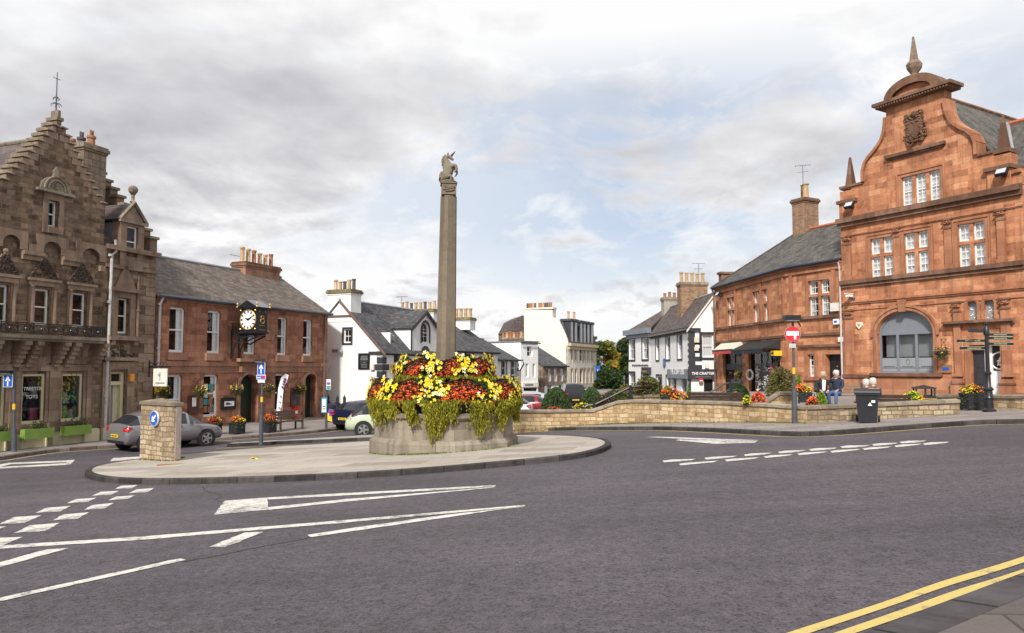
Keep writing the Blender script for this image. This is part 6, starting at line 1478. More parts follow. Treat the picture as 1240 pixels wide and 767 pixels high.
# ================================================================ WHITE HOTEL (gable to the square)
FG = Fr(463, 45.05, .921, -.391); FF = Fr(463, 45.05, .391, .921)
g0 = -1.9
ucn = FG.u(411); half = -ucn+.0
zE = FG.z(462, 425); zRk = FG.z(424, 380); sl = (zRk-zE)/(-FG.u(424)); zR = zE+sl*half
xl = 2*ucn
WH = thing('white_hotel', 'white harled hotel with black quoins, slate roof and pointed wall dormer', 'building', FG.w(0, 0, FG.g(0)))
gw = wins(FG, [(416, 424.5, 399, 415.5)])[0]
MB(FG).wall([(xl, g0), (0, g0), (0, zE), (ucn, zR), (xl, zE)], [rect(*gw)], rev=.2, th=.4).build('wall', 'white_harl', WH)
window(WH, FG, *gw, y=.08, w=.06, nx=2, ny=2)
b = MB(FG); 
for s_, uu in ((-1, gw[0]), (1, gw[1])): b.box(uu+s_*.004, uu+s_*.13, -.03, 0, gw[2]-.13, gw[3]+.13)
b.box(gw[0]-.004, gw[1]+.004, -.03, 0, gw[3]+.004, gw[3]+.13); b.box(gw[0]-.004, gw[1]+.004, -.03, 0, gw[2]-.13, gw[2]-.004); b.build('window_surround', 'charcoal_paint', WH)
LW = 11.5
dA, dB = FF.u(497), FF.u(531); zde = FF.z(497, 397.5); zda = FF.z(515, 377)
aw = wins(FF, [(510.5, 519, 391, 415.5)])[0]; aw2 = wins(FF, [(510.5, 519, 422, 450)])[0]
dc = (dA+dB)/2
out = [(0, g0), (LW, g0), (LW, zE), (dB, zE), (dB, zde), (dc, zda), (dA, zde), (dA, zE), (0, zE)]
MB(FF).wall(out, [arch(*aw[:2], aw[2], aw[3]-.5, aw[3], 8), arch(*aw2[:2], aw2[2], aw2[3]-.5, aw2[3], 8), rect(1.3, 2.2, aw2[2]-.2, aw2[3]-.3)], rev=.2, th=.4).build('wall', 'white_harl', WH)
for w in (aw, aw2): window(WH, FF, *w, y=.1, w=.07, arc=.5, nx=2, ny=3)
window(WH, FF, 1.3, 2.2, aw2[2]-.2, aw2[3]-.3, y=.1)
for w in (aw, aw2): archband(FF, w[0]-.01, w[1]+.01, w[2], w[3]-.5, w[3]+.01, .16, -.04, 'charcoal_paint', 'window_surround', WH, 8)
b = MB(FF); b.box(.0, LW, -.08, 0, zE-.25, zE-.05)
for i in range(12): z_ = zE-.4-.42*i; b.box(.0, .75 if i % 2 else .45, -.03, 0, z_-.36, z_)
b.box(dA-.0, dA+.16, -.03, 0, zE, zde-.05); b.build('black_trim', 'charcoal_paint', WH)
b = MB(FG); b.box(-.95, .09, -.08, 0, zE-.22, zE-.04)
for i in range(12): z_ = zE-.4-.42*i; b.box(-.7 if i % 2 else -.38, -.0, -.03, 0, z_-.36, z_)
b.build('black_trim', 'charcoal_paint', WH)
b = MB(FG); b.box(xl, xl+.3, .4, LW-.3, g0, zE); b.box(xl, -.4, LW-.3, LW, g0, zE); b.box(xl+.31, -.41, 1.5, 1.6, g0, zE+1.2); b.prism([(xl, zE), (-.0, zE), (ucn, zR)], LW-.3, LW-.02); b.build('back_wall', 'white_harl', WH)
b = MB(FG); roofslab(b, [(.25, -.1, zE-.25*sl+.1), (.25, LW+.1, zE-.25*sl+.1), (ucn, LW+.1, zR+.1), (ucn, -.1, zR+.1)]); roofslab(b, [(xl-.25, -.1, zE-.25*sl+.1), (xl-.25, LW+.1, zE-.25*sl+.1), (ucn, LW+.1, zR+.1), (ucn, -.1, zR+.1)]); r = b.build('roof', 'slate_dark', WH)
MB(FG).tube([(ucn, -.1, zR+.12), (ucn, LW+.1, zR+.12)], .08, 6).build('ridge', 'lead_pale', r)
b = MB(FG); b.ext([(.3, 0, zE-.3*sl+.12), (ucn, 0, zR+.12), (ucn, 0, zR-.05), (.3, 0, zE-.3*sl-.05)], (0, -.16, 0), (0, -.101, 0)); b.build('verge', 'pipe_brown', WH)
yB = half*.78
b = MB(FF); roofslab(b, [(dA-.15, -.15, zde), (dA-.15, yB, zde), (dc, yB+.6, zda+.06), (dc, -.15, zda+.06)]); roofslab(b, [(dB+.15, -.15, zde), (dB+.15, yB, zde), (dc, yB+.6, zda+.06), (dc, -.15, zda+.06)]); b.build('dormer_roof', 'slate_dark', WH)
b = MB(FF); b.box(dA, dA+.2, .4, yB, zE, zde-.04); b.box(dB-.2, dB, .4, yB, zE, zde-.04); b.build('dormer_cheek', 'white_harl', WH)
u_, z_ = Fr(0, 0, 1, 0).uv(0, 0) if 0 else (0, 0)
b = MB(FF); b.box(dA-.02, dA+.0, 1.0, 1.28, zde-.75, zde-.45); b.build('vent', 'black_paint', WH)
for (x, y) in ((-.15, 1),):
    b = MB(FF); 
    b.ext([(dA-.2, 0, zde-.08), (dc, 0, zda+.02), (dc, 0, zda-.16), (dA-.2, 0, zde-.28)], (0, -.2, 0), (0, -.151, 0)); b.ext([(dB+.2, 0, zde-.08), (dc, 0, zda+.02), (dc, 0, zda-.16), (dB+.2, 0, zde-.28)], (0, -.2, 0), (0, -.151, 0)); b.build('bargeboard', 'charcoal_paint', WH)
b = MB(FF); b.tube([(dA-.6, .9, zE+.95), (dA-.6, 3.2, zR-.1)], .06, 4); b.build('flashing', 'lead_pale', WH)
zc = FG.z(411, 351.5)
chimney(WH, FG, FG.u(396.2), FG.u(424), -.03, 1.1, zR-1.3, zc, 'white_harl', 'moss_stone', 5, ('buff_pot', 'buff_pot', 'dark_pot', 'buff_pot', 'dark_pot'), ph=.68, pr=.13)
b = MB(FG); zz = zR-.15; b.box(FG.u(395.6), FG.u(424.5), -.1, -.031, FG.z(410, 384), FG.z(410, 382)); b.build('drip_course', 'pipe_brown', WH)
Q = FF.w(9.5, half, 0); FC = Fr(0, Q.y, .921, -.391, X=Q.x); zc = FC.z(505, 376)
C_ = chimney(WH, FC, FC.u(484), FC.u(528.5), -.5, .5, zR-.8, zc, 'white_harl', 'moss_stone', 8, ('buff_pot', 'buff_pot', 'dark_pot'), ph=.62, pr=.13)
aerial(C_, FC.M @ Matrix.Translation((FC.u(483), .3, zc-.2)), 1.3)
small(434, 448, 428, 447.5, FG, .05, 'black_paint', 'hotel_sign', 'black framed hotel sign with faint white lettering on the white gable', 'sign', 'charcoal_paint')
b = MB(FG); a, c = FG.u(436.5, -.08), FG.u(445.5, -.08)
t_ = [o for o in bpy.data.objects if o.name.startswith('hotel_sign')][0]
for i, (w_, h_) in enumerate(((.9, .12), (1, .14), (.0, 0), (.3, .05), (.8, .07), (.8, .07))):
    zz = FG.z(441, 431+i*2.6, -.08); n_ = 7
    for j in range(n_): x0 = (a+c)/2+(c-a)*w_*(-.5+j/n_); b.box(x0, x0+(c-a)*w_/n_*.7, -.09, -.084, zz-h_, zz) if w_ else None
b.build('lettering', 'metal_grey', t_)
small(449.5, 454, 441, 448, FG, .15, 'bag_white', 'meter_box', 'white meter box on the white gable beside the black sign', 'meter box')
small(448, 451.5, 456, 459.5, FG, .15, 'awning_cream', 'meter_box', 'small cream box low on the white gable near the quoins', 'meter box')
u, z_ = FG.uv(408, 425, -.25); t = thing('twin_floodlight', 'pair of small white floodlights on the white gable', 'floodlight', FG.w(u, -.2, z_)); b = MB(FG); b.box(u-.3, u-.08, -.35, -.15, z_-.1, z_+.1); b.box(u+.08, u+.3, -.35, -.15, z_-.1, z_+.1); b.build('lamps', 'metal_grey', t); MB(FG).box(u-.06, u+.06, -.2, 0, z_-.05, z_+.08).build('bracket', 'pole_grey', t)
a = FF.u(474.8, -.1); c = FF.u(480.5, -.1); z0, z1 = FF.z(477.5, 452, -.1), FF.z(477.5, 441, -.1); t = thing('hotel_plaque', 'yellow and black square plaque on the front of the white hotel', 'sign', FF.w(a, -.1, z0)); MB(FF).box(a, c, -.1, -.03, z0, z1).build('plate', 'band_yellow', t); MB(FF).box(a+.05, c-.05, -.11, -.101, z0+.03, z0+(z1-z0)*.38).build('black_band', 'black_paint', t)
b = MB(FF)
for i in range(3): x0 = a+(c-a)*(.2+.22*i); b.box(x0, x0+(c-a)*.14, -.11, -.101, z0+(z1-z0)*.55, z0+(z1-z0)*.85)
b.build('lettering', 'black_paint', t)
# ================================================================ street houses beyond
def house(name, lab, px0, Y0, px1, Y1, ze, zr, depth, m, roof, rows=(), chims=(), trim=None, surround_m=None, cat='house', hip=False, shift=0):
    X0 = (px0-620)/FOC*Y0; X1 = (px1-620)/FOC*Y1; fr = Fr(0, Y0, X1-X0, Y1-Y0, X=X0); L = sqrt((X1-X0)**2+(Y1-Y0)**2)
    g = min(G(X0, Y0), G(X1, Y1))-.6; t = thing(name, lab, cat, (X0, Y0, G(X0, Y0)))
    ho = []; W_ = []
    for R_ in rows:
        for w in wins(fr, R_[0]): ho.append(rect(*w)); W_.append((w, R_[1] if len(R_) > 1 else {}))
    MB(fr).wall([(0, g), (L, g), (L, ze), (0, ze)], ho, rev=.2, th=.35).build('wall', m, t)
    for w, k in W_:
        window(t, fr, *w, y=.1, w=.08, **k)
    if surround_m:
        b = MB(fr)
        for w, k in W_:
            for s_, uu in ((-1, w[0]), (1, w[1])): b.box(uu+s_*.004, uu+s_*.16, -.04, 0, w[2]-.15, w[3]+.15)
            b.box(w[0]-.004, w[1]+.004, -.04, 0, w[3]+.004, w[3]+.15); b.box(w[0]-.004, w[1]+.004, -.04, 0, w[2]-.15, w[2]-.004)
        b.build('window_surround', surround_m, t)
    b = MB(fr); yr = depth/2
    b.face([(0, .35, g), (0, depth, g), (0, depth, ze), (0, yr, zr), (0, .35, ze)]) if zr > ze else b.face([(0, .35, g), (0, depth, g), (0, depth, ze), (0, .35, ze)])
    b.face([(L, .35, g), (L, depth, g), (L, depth, ze), (L, yr, zr), (L, .35, ze)]) if zr > ze else b.face([(L, .35, g), (L, depth, g), (L, depth, ze), (L, .35, ze)])
    b.face([(0, depth, g), (L, depth, g), (L, depth, ze), (0, depth, ze)]); b.build('side_wall', m, t)
    if zr > ze+.3: gable_roof(t, fr, 0, L, 0, yr, depth, ze, zr+.05, roof, ov=.1)
    else:
        b = MB(fr); b.box(-.1, L+.1, -.15, depth+.1, ze+.003, ze+.12); b.build('roof', roof, t)
    b = MB(fr); b.tube([(-.1, -.25, ze-.1), (L+.1, -.25, ze-.1)], .06, 5); b.build('gutter', 'black_paint', t)
    if trim: 
        b = MB(fr)
        for i in range(12): z_ = ze-.4-.4*i; b.box(L-(.5 if i % 2 else .3), L+.01, -.03, 0, z_-.34, z_)
        b.build('black_trim', trim, t)
    for (cx, w_, z1, n_, pm, ph) in chims: chimney(t, fr, cx-.01, cx+1.0, yr-w_/2, yr+w_/2, zr-.8, z1, m if m != 'white_harl' else 'white_harl', 'moss_stone', n_, pm, ph=ph, pr=.15, axis='y')
    return t, fr, L
Zp = lambda px, py, Y: at(px, py, Y).z
house('white_cottage', 'white cottage with dark slate roof beside the white hotel', 533, 51.5, 602.5, 60, Zp(602, 426, 60), Zp(558, 392.5, 61.5), 7, 'white_harl', 'slate_dark', [([(564, 572, 427, 445), (588, 595, 428.5, 444)],)], [], surround_m='charcoal_paint')
q = at(561, 386, 60); FX = Fr(561, 60, .921, -.391)
t, fr, L = house('white_end_house', 'white two-window house with dark roof and black quoins at its right end', 600, 62, 628, 68, Zp(615, 434.6, 65), Zp(600, 410.5, 67), 7, 'white_harl', 'slate_dark', [([(607.7, 613, 436.5, 455), (619, 624.3, 437, 455.5)],)], [], trim='charcoal_paint', surround_m='charcoal_paint')
WC = bpy.data.objects['white_cottage']
chimney(WC, FX, FX.u(549), FX.u(571.5), -.4, .6, Zp(561, 400, 60), Zp(561, 385.5, 60), 'white_harl', 'moss_stone', 4, ('buff_pot',), ph=.75, pr=.17)
pipe(t, fr, [(L+.2, -.3, Zp(630, 436, 68)), (L+.5, -.35, Zp(632, 441, 68)), (L+.1, -.1, Zp(628, 449, 68)), (L+.1, -.1, -1.6)], .07, 'black_paint')
t, fr, L = house('white_shop_house', 'narrow tall white flat-roofed shop house with small upper window', 630.5, 73, 651.5, 75, Zp(640, 414.5, 74), Zp(640, 414.5, 74), 7, 'white_harl', 'lead', [([(638.2, 644.8, 419.5, 432.4)], dict(cur='side')), ([(636.4, 640, 440.5, 457), (645, 648.3, 440.5, 457)], dict(cur='full')), ([(634, 650, 470, 478)], dict(sash=False, m='black_paint'))], [])
b = MB(fr); b.box(fr.u(632.2), fr.u(651), -.12, 0, fr.z(641, 469), fr.z(641, 463.5)); b.build('shop_sign', 'bag_white', t); b = MB(fr)
for j in range(9): x0 = fr.u(635)+j*.14; b.box(x0, x0+.09, -.128, -.121, fr.z(641, 467.6), fr.z(641, 465))
b.build('lettering', 'charcoal_paint', t)
b = MB(); b.face([at(604, 411, 76), at(630.5, 413.5, 73.2), at(630.5, 447, 73.2), at(604, 440, 76)]); 
b = MB(Matrix.Translation(at(609, 413, 84))); 
t = thing('stone_house', 'old stone house with brown gable roof behind the white shop house', 'house', at(621, 480, 96)); FX = Fr(621, 96, 1, .2)
b = MB(FX); u0, u1, u2, u3 = [FX.u(v) for v in (617, 624, 633, 635)]; zz = Zp(620, 402.5, 96)
b.prism([(u0, zz), (u0, -1.8), (u3, -1.8), (u3, zz)], 0, 8); b.build('wall', 'far_brown', t)
b = MB(FX); b.prism([(u0-.1, zz+.01), (u3, zz+.01), (u3, Zp(633, 382, 96)), (u2, Zp(633, 382, 96)), (u1, Zp(624, 387, 96))], .1, 8.1); b.build('roof', 'slate_purple', t)
FX = Fr(622, 90, 1, .1); chimney(t, FX, FX.u(608), FX.u(634), 0, 1.2, Zp(620, 420, 90), Zp(620, 409.5, 90), 'far_brown', 'cope', 6, ('terracotta', 'buff_pot'), ph=.75, pr=.22)
t, fr, L = house('brown_stone_shop', 'low brown rubble stone shop with three slim pale windows and slate roof', 657.5, 80, 686.5, 84, Zp(672, 442.6, 82), Zp(655, 420.5, 86), 8, 'far_brown', 'slate_dark', [([(664, 667.6, 446.7, 462), (671, 675, 446.9, 462), (679, 682.5, 447, 462)], dict(cur='full')), ([(662, 667, 470, 480), (676, 682, 470, 480)], dict(sash=False))], [])
b = MB(fr); b.box(fr.u(659), L, -.12, 0, fr.z(672, 466.6), fr.z(672, 464.8)); b.build('lintel', 'grey_stone', t)
b = MB(fr); b.box(fr.u(659), fr.u(662), -.06, 0, -1.9, fr.z(672, 467)); b.box(fr.u(667.2), fr.u(675.8), -.06, 0, -1.9, fr.z(672, 467)); b.box(fr.u(682.2), L, -.06, 0, -1.9, fr.z(672, 467)); b.build('shop_front', 'white_paint', t)
# tall cream house with mansard
FT2 = Fr(688, 112, .42, .895); FS2 = Fr(688, 112, .895, -.42)
t = thing('cream_townhouse', 'tall cream townhouse with dark mansard dormers and long row of windows', 'building', FT2.w(0, 0, FT2.g(0)))
zc = Zp(690, 418.4, 112.3); Lg_ = FT2.u(722.5); g0 = -3.2
cols = [(691, 693.5), (696, 698.5), (702, 705.3), (706.7, 709), (711.3, 713.5), (715.9, 718)]
W_ = wins(FT2, [(a, c, 419.3+(a-691)*.12, 437.6+(a-691)*.02) for a, c in cols]) + wins(FT2, [(a, c, 446.8, 464) for a, c in cols]) + wins(FT2, [(a, c, 470, 482) for a, c in cols])
MB(FT2).wall(rect(0, Lg_, g0, zc), [rect(*w) for w in W_], rev=.25, th=.4).build('wall', 'cream_harl', t)
for w in W_: window(t, FT2, *w, y=.12, w=.1)
b = MB(FT2)
for w in W_:
    for s_, uu in ((-1, w[0]), (1, w[1])): b.box(uu+s_*.004, uu+s_*.2, -.05, 0, w[2]-.2, w[3]+.2)
    b.box(w[0]-.004, w[1]+.004, -.05, 0, w[3]+.004, w[3]+.2)
b.box(-.3, Lg_+.2, -.6, 0, zc-.1, zc+.35); b.box(-.1, Lg_+.1, -.3, 0, zc-.6, zc-.1); b.build('stone_dressing', 'buff_stone', t)
zt_ = Zp(690, 390, 113)
b = MB(FT2); b.prismx([(-.1, zc+.353), (.9, zt_), (6, zt_+.3), (7.5, zt_), (7.6, zc+.353)], 0.35, Lg_-.1); b.build('mansard_roof', 'slate_dark', t)
for w in W_[:6]:
    c = (w[0]+w[1])/2; b = MB(FT2); z0 = zc+.36; z1 = zt_+.15; b.box(c-.75, c+.75, -.05, 1.5, z0, z1); b.prism([(c-.95, z1), (c+.95, z1), (c+.6, z1+.35), (c-.6, z1+.35)], -.2, 1.6); d_ = b.build('dormer', 'charcoal_paint', t); b = MB(FT2); b.box(c-.45, c+.45, -.08, -.053, z0+.25, z1-.15); b.build('window', 'metal_grey', d_)
pts = [(633, 375.5), (669, 375.7), (669, 384.6), (675, 385.6), (680.5, 396), (684.5, 405), (687, 412), (688, 418)]
P = [FS2.uv(*p) for p in pts]; MB(FS2).wall([(P[0][0], g0)]+[(0, g0)]+list(reversed(P)), [], th=.5).build('gable_wall', 'cream_harl', t)
b = MB(FS2); b.box(P[0][0], P[1][0], .505, 1.4, P[3][1], P[0][1]); b.box(P[0][0]-.15, P[1][0]+.15, -.1, 1.5, P[0][1]+.0, P[0][1]+.25); C_ = b.build('chimney', 'cream_harl', t)
for i in range(13):
    if i == 5: continue
    x = P[0][0]+.5+(P[1][0]-P[0][0]-1)*i/12; MB(FS2).lathe([(.17, P[0][1]+.25), (.15, P[0][1]+1.0), (.18, P[0][1]+1.05), (.1, P[0][1]+1.05)], (x, .7, 0), 8).build('chimney_pot', ('dark_pot', 'terracotta', 'terracotta', 'buff_pot', 'dark_pot')[i % 5], C_)
b = MB(FS2); b.box(P[0][0], P[0][0]+.4, .5, Lg_, g0, P[3][1]-2); b.box(P[0][0], -.1, Lg_-.4, Lg_, g0, zc); b.build('back_wall', 'cream_harl', t)
FX = Fr(693, 118, .895, -.42); chimney(t, FX, FX.u(683), FX.u(697), 0, 1.5, zt_-.2, Zp(690, 387, 118), 'buff_stone', 'cope', 2, ('buff_pot',), ph=1.3, pr=.25)
t2 = thing('banner_sign', 'tall blue banner sign projecting from the cream townhouse', 'banner', at(723.5, 470, 122)); z0, z1 = Zp(723, 461, 122), Zp(723, 443.5, 122); MB(Fr(721.3, 122, 1, -.2)).box(0, .72, 0, .08, z0, z1).build('cloth', 'sign_blue', t2); b = MB(Fr(721.3, 122, 1, -.2))
b.box(.25, .45, -.01, -.002, z0+.4, z1-.5); b.build('lettering', 'frost_pale', t2)
MB(Fr(721.3, 122, 1, -.2)).tube([(-.5, .04, z1), (.9, .04, z1)], .04, 5).build('bracket', 'black_paint', t2)
# ================================================================ RIGHT white house with corner shop
FK = Fr(836, 55, 1, .046); Kx = FK.p.x
p8 = Vector((.1877*67.8, 67.8, 0)); FKs = Fr(0, 67.8, Kx-p8.x, 55-67.8, X=p8.x); LK_ = (FK.p-p8).length
K = thing('white_corner_shop_house', 'white house with black window surrounds, dark slate roof and grey shop fascia', 'building', (Kx, 55, G(Kx, 55)))
g0 = -2.0; zE = FKs.z(836, 395.5); xg = FK.u(866); zR = FK.z(866, 357); dK = 6.5
kw = wins(FKs, [(794.8, 798.2, 408.7, 435.7), (807, 811.3, 407, 435), (821, 826, 405.4, 434.6)])
gw = wins(FK, [(850.5, 864.5, 405.5, 433)])[0]; kd = (FK.u(852), FK.u(863), -1.3, FK.z(857, 459.5))
sd_ = wins(FKs, [(795, 801, 453.5, 478), (807, 811, 453.5, 478), (813.8, 818.8, 459, 480), (824.5, 831.5, 459, 480)])
MB(FK).wall([(0, g0), (dK, g0), (dK, zE), (xg, zR), (0, zE)], [rect(*gw), rect(*kd)], rev=.2, th=.4).build('wall', 'white_harl', K)
MB(FKs).wall(rect(0, LK_, g0, zE), [rect(*w) for w in kw+sd_], rev=.2, th=.4).build('wall', 'white_harl', K)
b = MB(FK); b.box(.4, dK, 12.4, 12.8, g0, zE); b.box(dK-.3, dK, .4, 12.4, g0, zE); b.box(.41, dK-.31, 2, 2.1, g0, zE+.5); b.box(2, 2.1, 2.11, 12.39, g0, zE); b.build('back_wall', 'white_harl', K)
window(K, FK, *gw, y=.08, w=.09, cur='full')
for w in kw: window(K, FKs, *w, y=.1, w=.07, cur='low')
for w in sd_: window(K, FKs, *w, y=.1, w=.08, sash=False, m='white_paint')
b = MB(FK); b.box(kd[0], kd[1], .1, .16, kd[2], kd[3]); b.box(kd[0]+.1, kd[1]-.1, .085, .098, kd[2]+.3, kd[3]-.15); b.build('shop_door', 'black_paint', K)
def sur(fr, L, w_, m, par):
    b = MB(fr)
    for w in L:
        for s_, uu in ((-1, w[0]), (1, w[1])): b.box(uu+s_*.004, uu+s_*w_, -.04, 0, w[2]-w_, w[3]+w_)
        b.box(w[0]-.004, w[1]+.004, -.04, 0, w[3]+.004, w[3]+w_); b.box(w[0]-.004, w[1]+.004, -.04, 0, w[2]-w_, w[2]-.004)
    b.build('window_surround', m, par)
sur(FK, [gw], .2, 'charcoal_paint', K); sur(FKs, kw+sd_[:2], .16, 'charcoal_paint', K)
b = MB(FKs); b.box(-.0, LK_+.1, -.18, 0, zE-.3, zE); b.box(0, LK_+.03, -.1, 0, zE-.45, zE-.3); b.box(LK_-.35, LK_+.04, -.04, 0, g0, zE-.45)
for i in range(0, 14): z_ = zE-.8-.44*i; b.box(LK_-.6, LK_-.351, -.04, 0, z_-.2, z_)
b.build('black_trim', 'charcoal_paint', K)
b = MB(FK); b.box(-.041, .35, -.04, 0, FK.z(840, 447), zE-.4); b.box(-.1, .75, -.18, 0, zE-.35, zE-.12)
for i in range(9): z_ = zE-1.0-.62*i; b.box(.351, .85, -.04, 0, z_-.34, z_) if z_ > FK.z(840, 446) else None
b.build('black_trim', 'charcoal_paint', K)
b = MB(FK); sl = (zR-zE)/xg
roofslab(b, [(-.3, -.12, zE-.3*sl+.12), (-.3, 12.9, zE-.3*sl+.12), (xg, 12.9, zR+.12), (xg, -.12, zR+.12)]); s2 = (zR-zE)/(dK-xg); roofslab(b, [(dK+.2, -.12, zE+.1), (dK+.2, 12.9, zE+.1), (xg, 12.9, zR+.12), (xg, -.12, zR+.12)])
r = b.build('roof', 'slate_purple', K); MB(FK).tube([(xg, -.1, zR+.14), (xg, 12.9, zR+.14)], .07, 6).build('ridge', 'lead_pale', r)
b = MB(FK); b.ext([(-.3, 0, zE-.3*sl+.1), (xg, 0, zR+.1), (xg, 0, zR-.08), (-.3, 0, zE-.3*sl-.08)], (0, -.14, 0), (0, -.121, 0)); b.build('verge', 'bag_white', K)
zf0, zf1 = FK.z(850, 459), FK.z(850, 447.3)
b = MB(FK); b.box(-.25, FK.u(870), -.25, -.045, zf0, zf1); F_ = b.build('fascia', 'charcoal_paint', K, ); b = MB(FKs); b.box(FKs.u(811.4), LK_+.045, -.25, -.045, zf0, zf1); F2 = b.build('fascia', 'slate_paint', K)
h_ = zf1-zf0
text(K, 'THE CRAFTERS', FK.M @ Matrix.Translation((FK.u(851), -.257, zf0+h_*.44)), .27, 'sign_white', bold=.006)
b = MB(FK); c = FK.u(850.5)
for j in range(16): b.box(c-.6+j*.075, c-.6+j*.075+.05, -.258, -.251, zf0+h_*.16, zf0+h_*.26)
b.build('lettering', 'metal_grey', K)
text(K, 'THE CRAFTERS', FKs.M @ Matrix.Translation(((FKs.u(811.4)+LK_)/2, -.257, zf0+h_*.44)), .62, 'sign_white', bold=.006)
u, z_ = FK.uv(848.7, 460.3, -.3); t = thing('round_sign', 'small round red and white sign hanging below the grey fascia', 'sign', FK.w(u, -.3, z_)); b = MB(FK); b.cyl((u, -.33, z_), .17, .04, 14, 'y'); b.build('disc', 'sign_red', t); b = MB(FK); b.box(u-.1, u+.12, -.34, -.331, z_-.1, z_-.02); b.build('panel', 'sign_white', t); MB(FK).box(u-.01, u+.01, -.32, -.3, z_+.16, zf0).build('hanger', 'black_paint', t)
small(853.5, 857.5, 440, 446, FK, .15, 'bag_white', 'meter_box', 'white box above the grey fascia under the corner window', 'meter box')
small(840.8, 846.5, 408.5, 415, FK, .15, 'awning_cream', 'alarm_box', 'upper cream box beside the black quoins of the corner shop', 'alarm box')
small(840.8, 845.5, 420, 425, FK, .15, 'awning_cream', 'alarm_box', 'lower cream box beside the black quoins of the corner shop', 'alarm box')
u, z_ = FKs.uv(804.3, 440, -.03); t = thing('wall_plaque', 'round blue plaque on white wall between upper windows and shop', 'plaque', FKs.w(u, -.03, z_)); b = MB(FKs); b.cyl((u, -.05, z_), .42, .05, 20, 'y'); b.build('disc', 'sign_blue', t); b = MB(FKs); b.cyl((u, -.055, z_), .3, .004, 16, 'y'); b.build('centre', 'navy_paint', t); b = MB(FKs)
for j in range(4): b.box(u-.2, u+.2, -.062, -.057, z_-.16+j*.1, z_-.13+j*.1)
b.build('lettering', 'sign_white', t)
Yc_ = 60.5; FX = Fr(0, Yc_, 1, .046, X=FK.w(xg, 5.5, 0).x)
chimney(K, FX, FX.u(823.5), FX.u(856), -.5, .6, zR-2.4, Zp(840, 343, Yc_), 'brick_chim', 'cope', 5, ('buff_pot',), ph=.85, pr=.17)
C_ = K; FX = Fr(0, 68, 1, .046, X=FK.w(xg, 12.3, 0).x); chimney(K, FX, FX.u(803.5), FX.u(821), -.4, .6, zR-2.6, Zp(812, 361, 68), 'grey_harl', 'cope', 3, ('terracotta',), ph=.5, pr=.16)
aerial(K, Matrix.Translation(at(846, 331, Yc_)), .8)
# bay-fronted white house beyond
FB = Fr(761, 73.4, .203, -.979); LB = FB.u(788.2)
B = thing('white_bay_house', 'white flat-fronted house with tall dark-framed double windows and stone cornice', 'house', FB.w(0, 0, FB.g(0)))
zcb = FB.z(775, 403); bw_ = wins(FB, [(762, 768.6, 411, 435.5), (778.3, 784.8, 409.5, 435)]); bg_ = wins(FB, [(761.8, 768.5, 451, 474), (777.5, 784.5, 454, 478)])
MB(FB).wall(rect(0, LB, g0, zcb), [rect(*w) for w in bw_+bg_], rev=.2, th=.4).build('wall', 'white_harl', B)
for w in bw_+bg_[:1]: window(B, FB, *w, y=.1, w=.07, nx=2, ny=1, cur='both')
b = MB(FB); w = bg_[1]; b.box(w[0], w[1], .12, .16, w[2], w[3]); b.build('door', 'navy_paint', B)
sur(FB, bw_+bg_, .2, 'charcoal_paint', B)
b = MB(FB); b.box(-.4, LB+.15, -.45, 0, zcb-.15, zcb+.35); b.box(-.2, LB+.05, -.2, 0, zcb-.5, zcb-.15); b.build('cornice', 'slate_paint', B)
b = MB(FB); b.box(0, .3, .4, 6, g0, zcb); b.box(.3, LB, 5.7, 6, g0, zcb); b.box(.31, LB, 2, 2.1, g0, zcb); b.build('back_wall', 'white_harl', B)
b = MB(FB); ya_ = 1.9; zz_ = zR-.0; roofslab(b, [(-.2, .0, zcb+.36), (LB, .0, zcb+.36), (LB, ya_, zR), (4.0, ya_, zR)]); roofslab(b, [(-.2, .0, zcb+.36), (-.2, 5, zcb+.36), (4.0, ya_, zR)]); b.build('roof', 'slate_purple', B)
b = MB(FB); zq = FB.z(775, 442.5, -.05)
for j, px in enumerate(range(766, 786, 2)): 
    u = FB.u(px, -.05); b.box(u-.12, u+.12, -.06, -.0, FB.z(px, 443.6, -.05), FB.z(px, 441.6+.4*(j % 2), -.05))
b.build('lettering', 'charcoal_paint', B)
u0, u1 = FB.u(777, -.3), FB.u(785, -.3); z0, z1 = FB.z(781, 453, -.3), FB.z(781, 445, -.3); t = thing('door_canopy_sign', 'dark sign with gold lettering above the white house door', 'sign', FB.w(u0, -.3, z0)); MB(FB).box(u0, u1, -.35, 0, z0, z1).build('board', 'charcoal_paint', t); b = MB(FB)
for j in range(7): x0 = u0+.2+(u1-u0-.4)*j/7; b.box(x0, x0+(u1-u0)*.08, -.36, -.351, z0+.15, z0+.32)
b.build('lettering', 'gold', t)
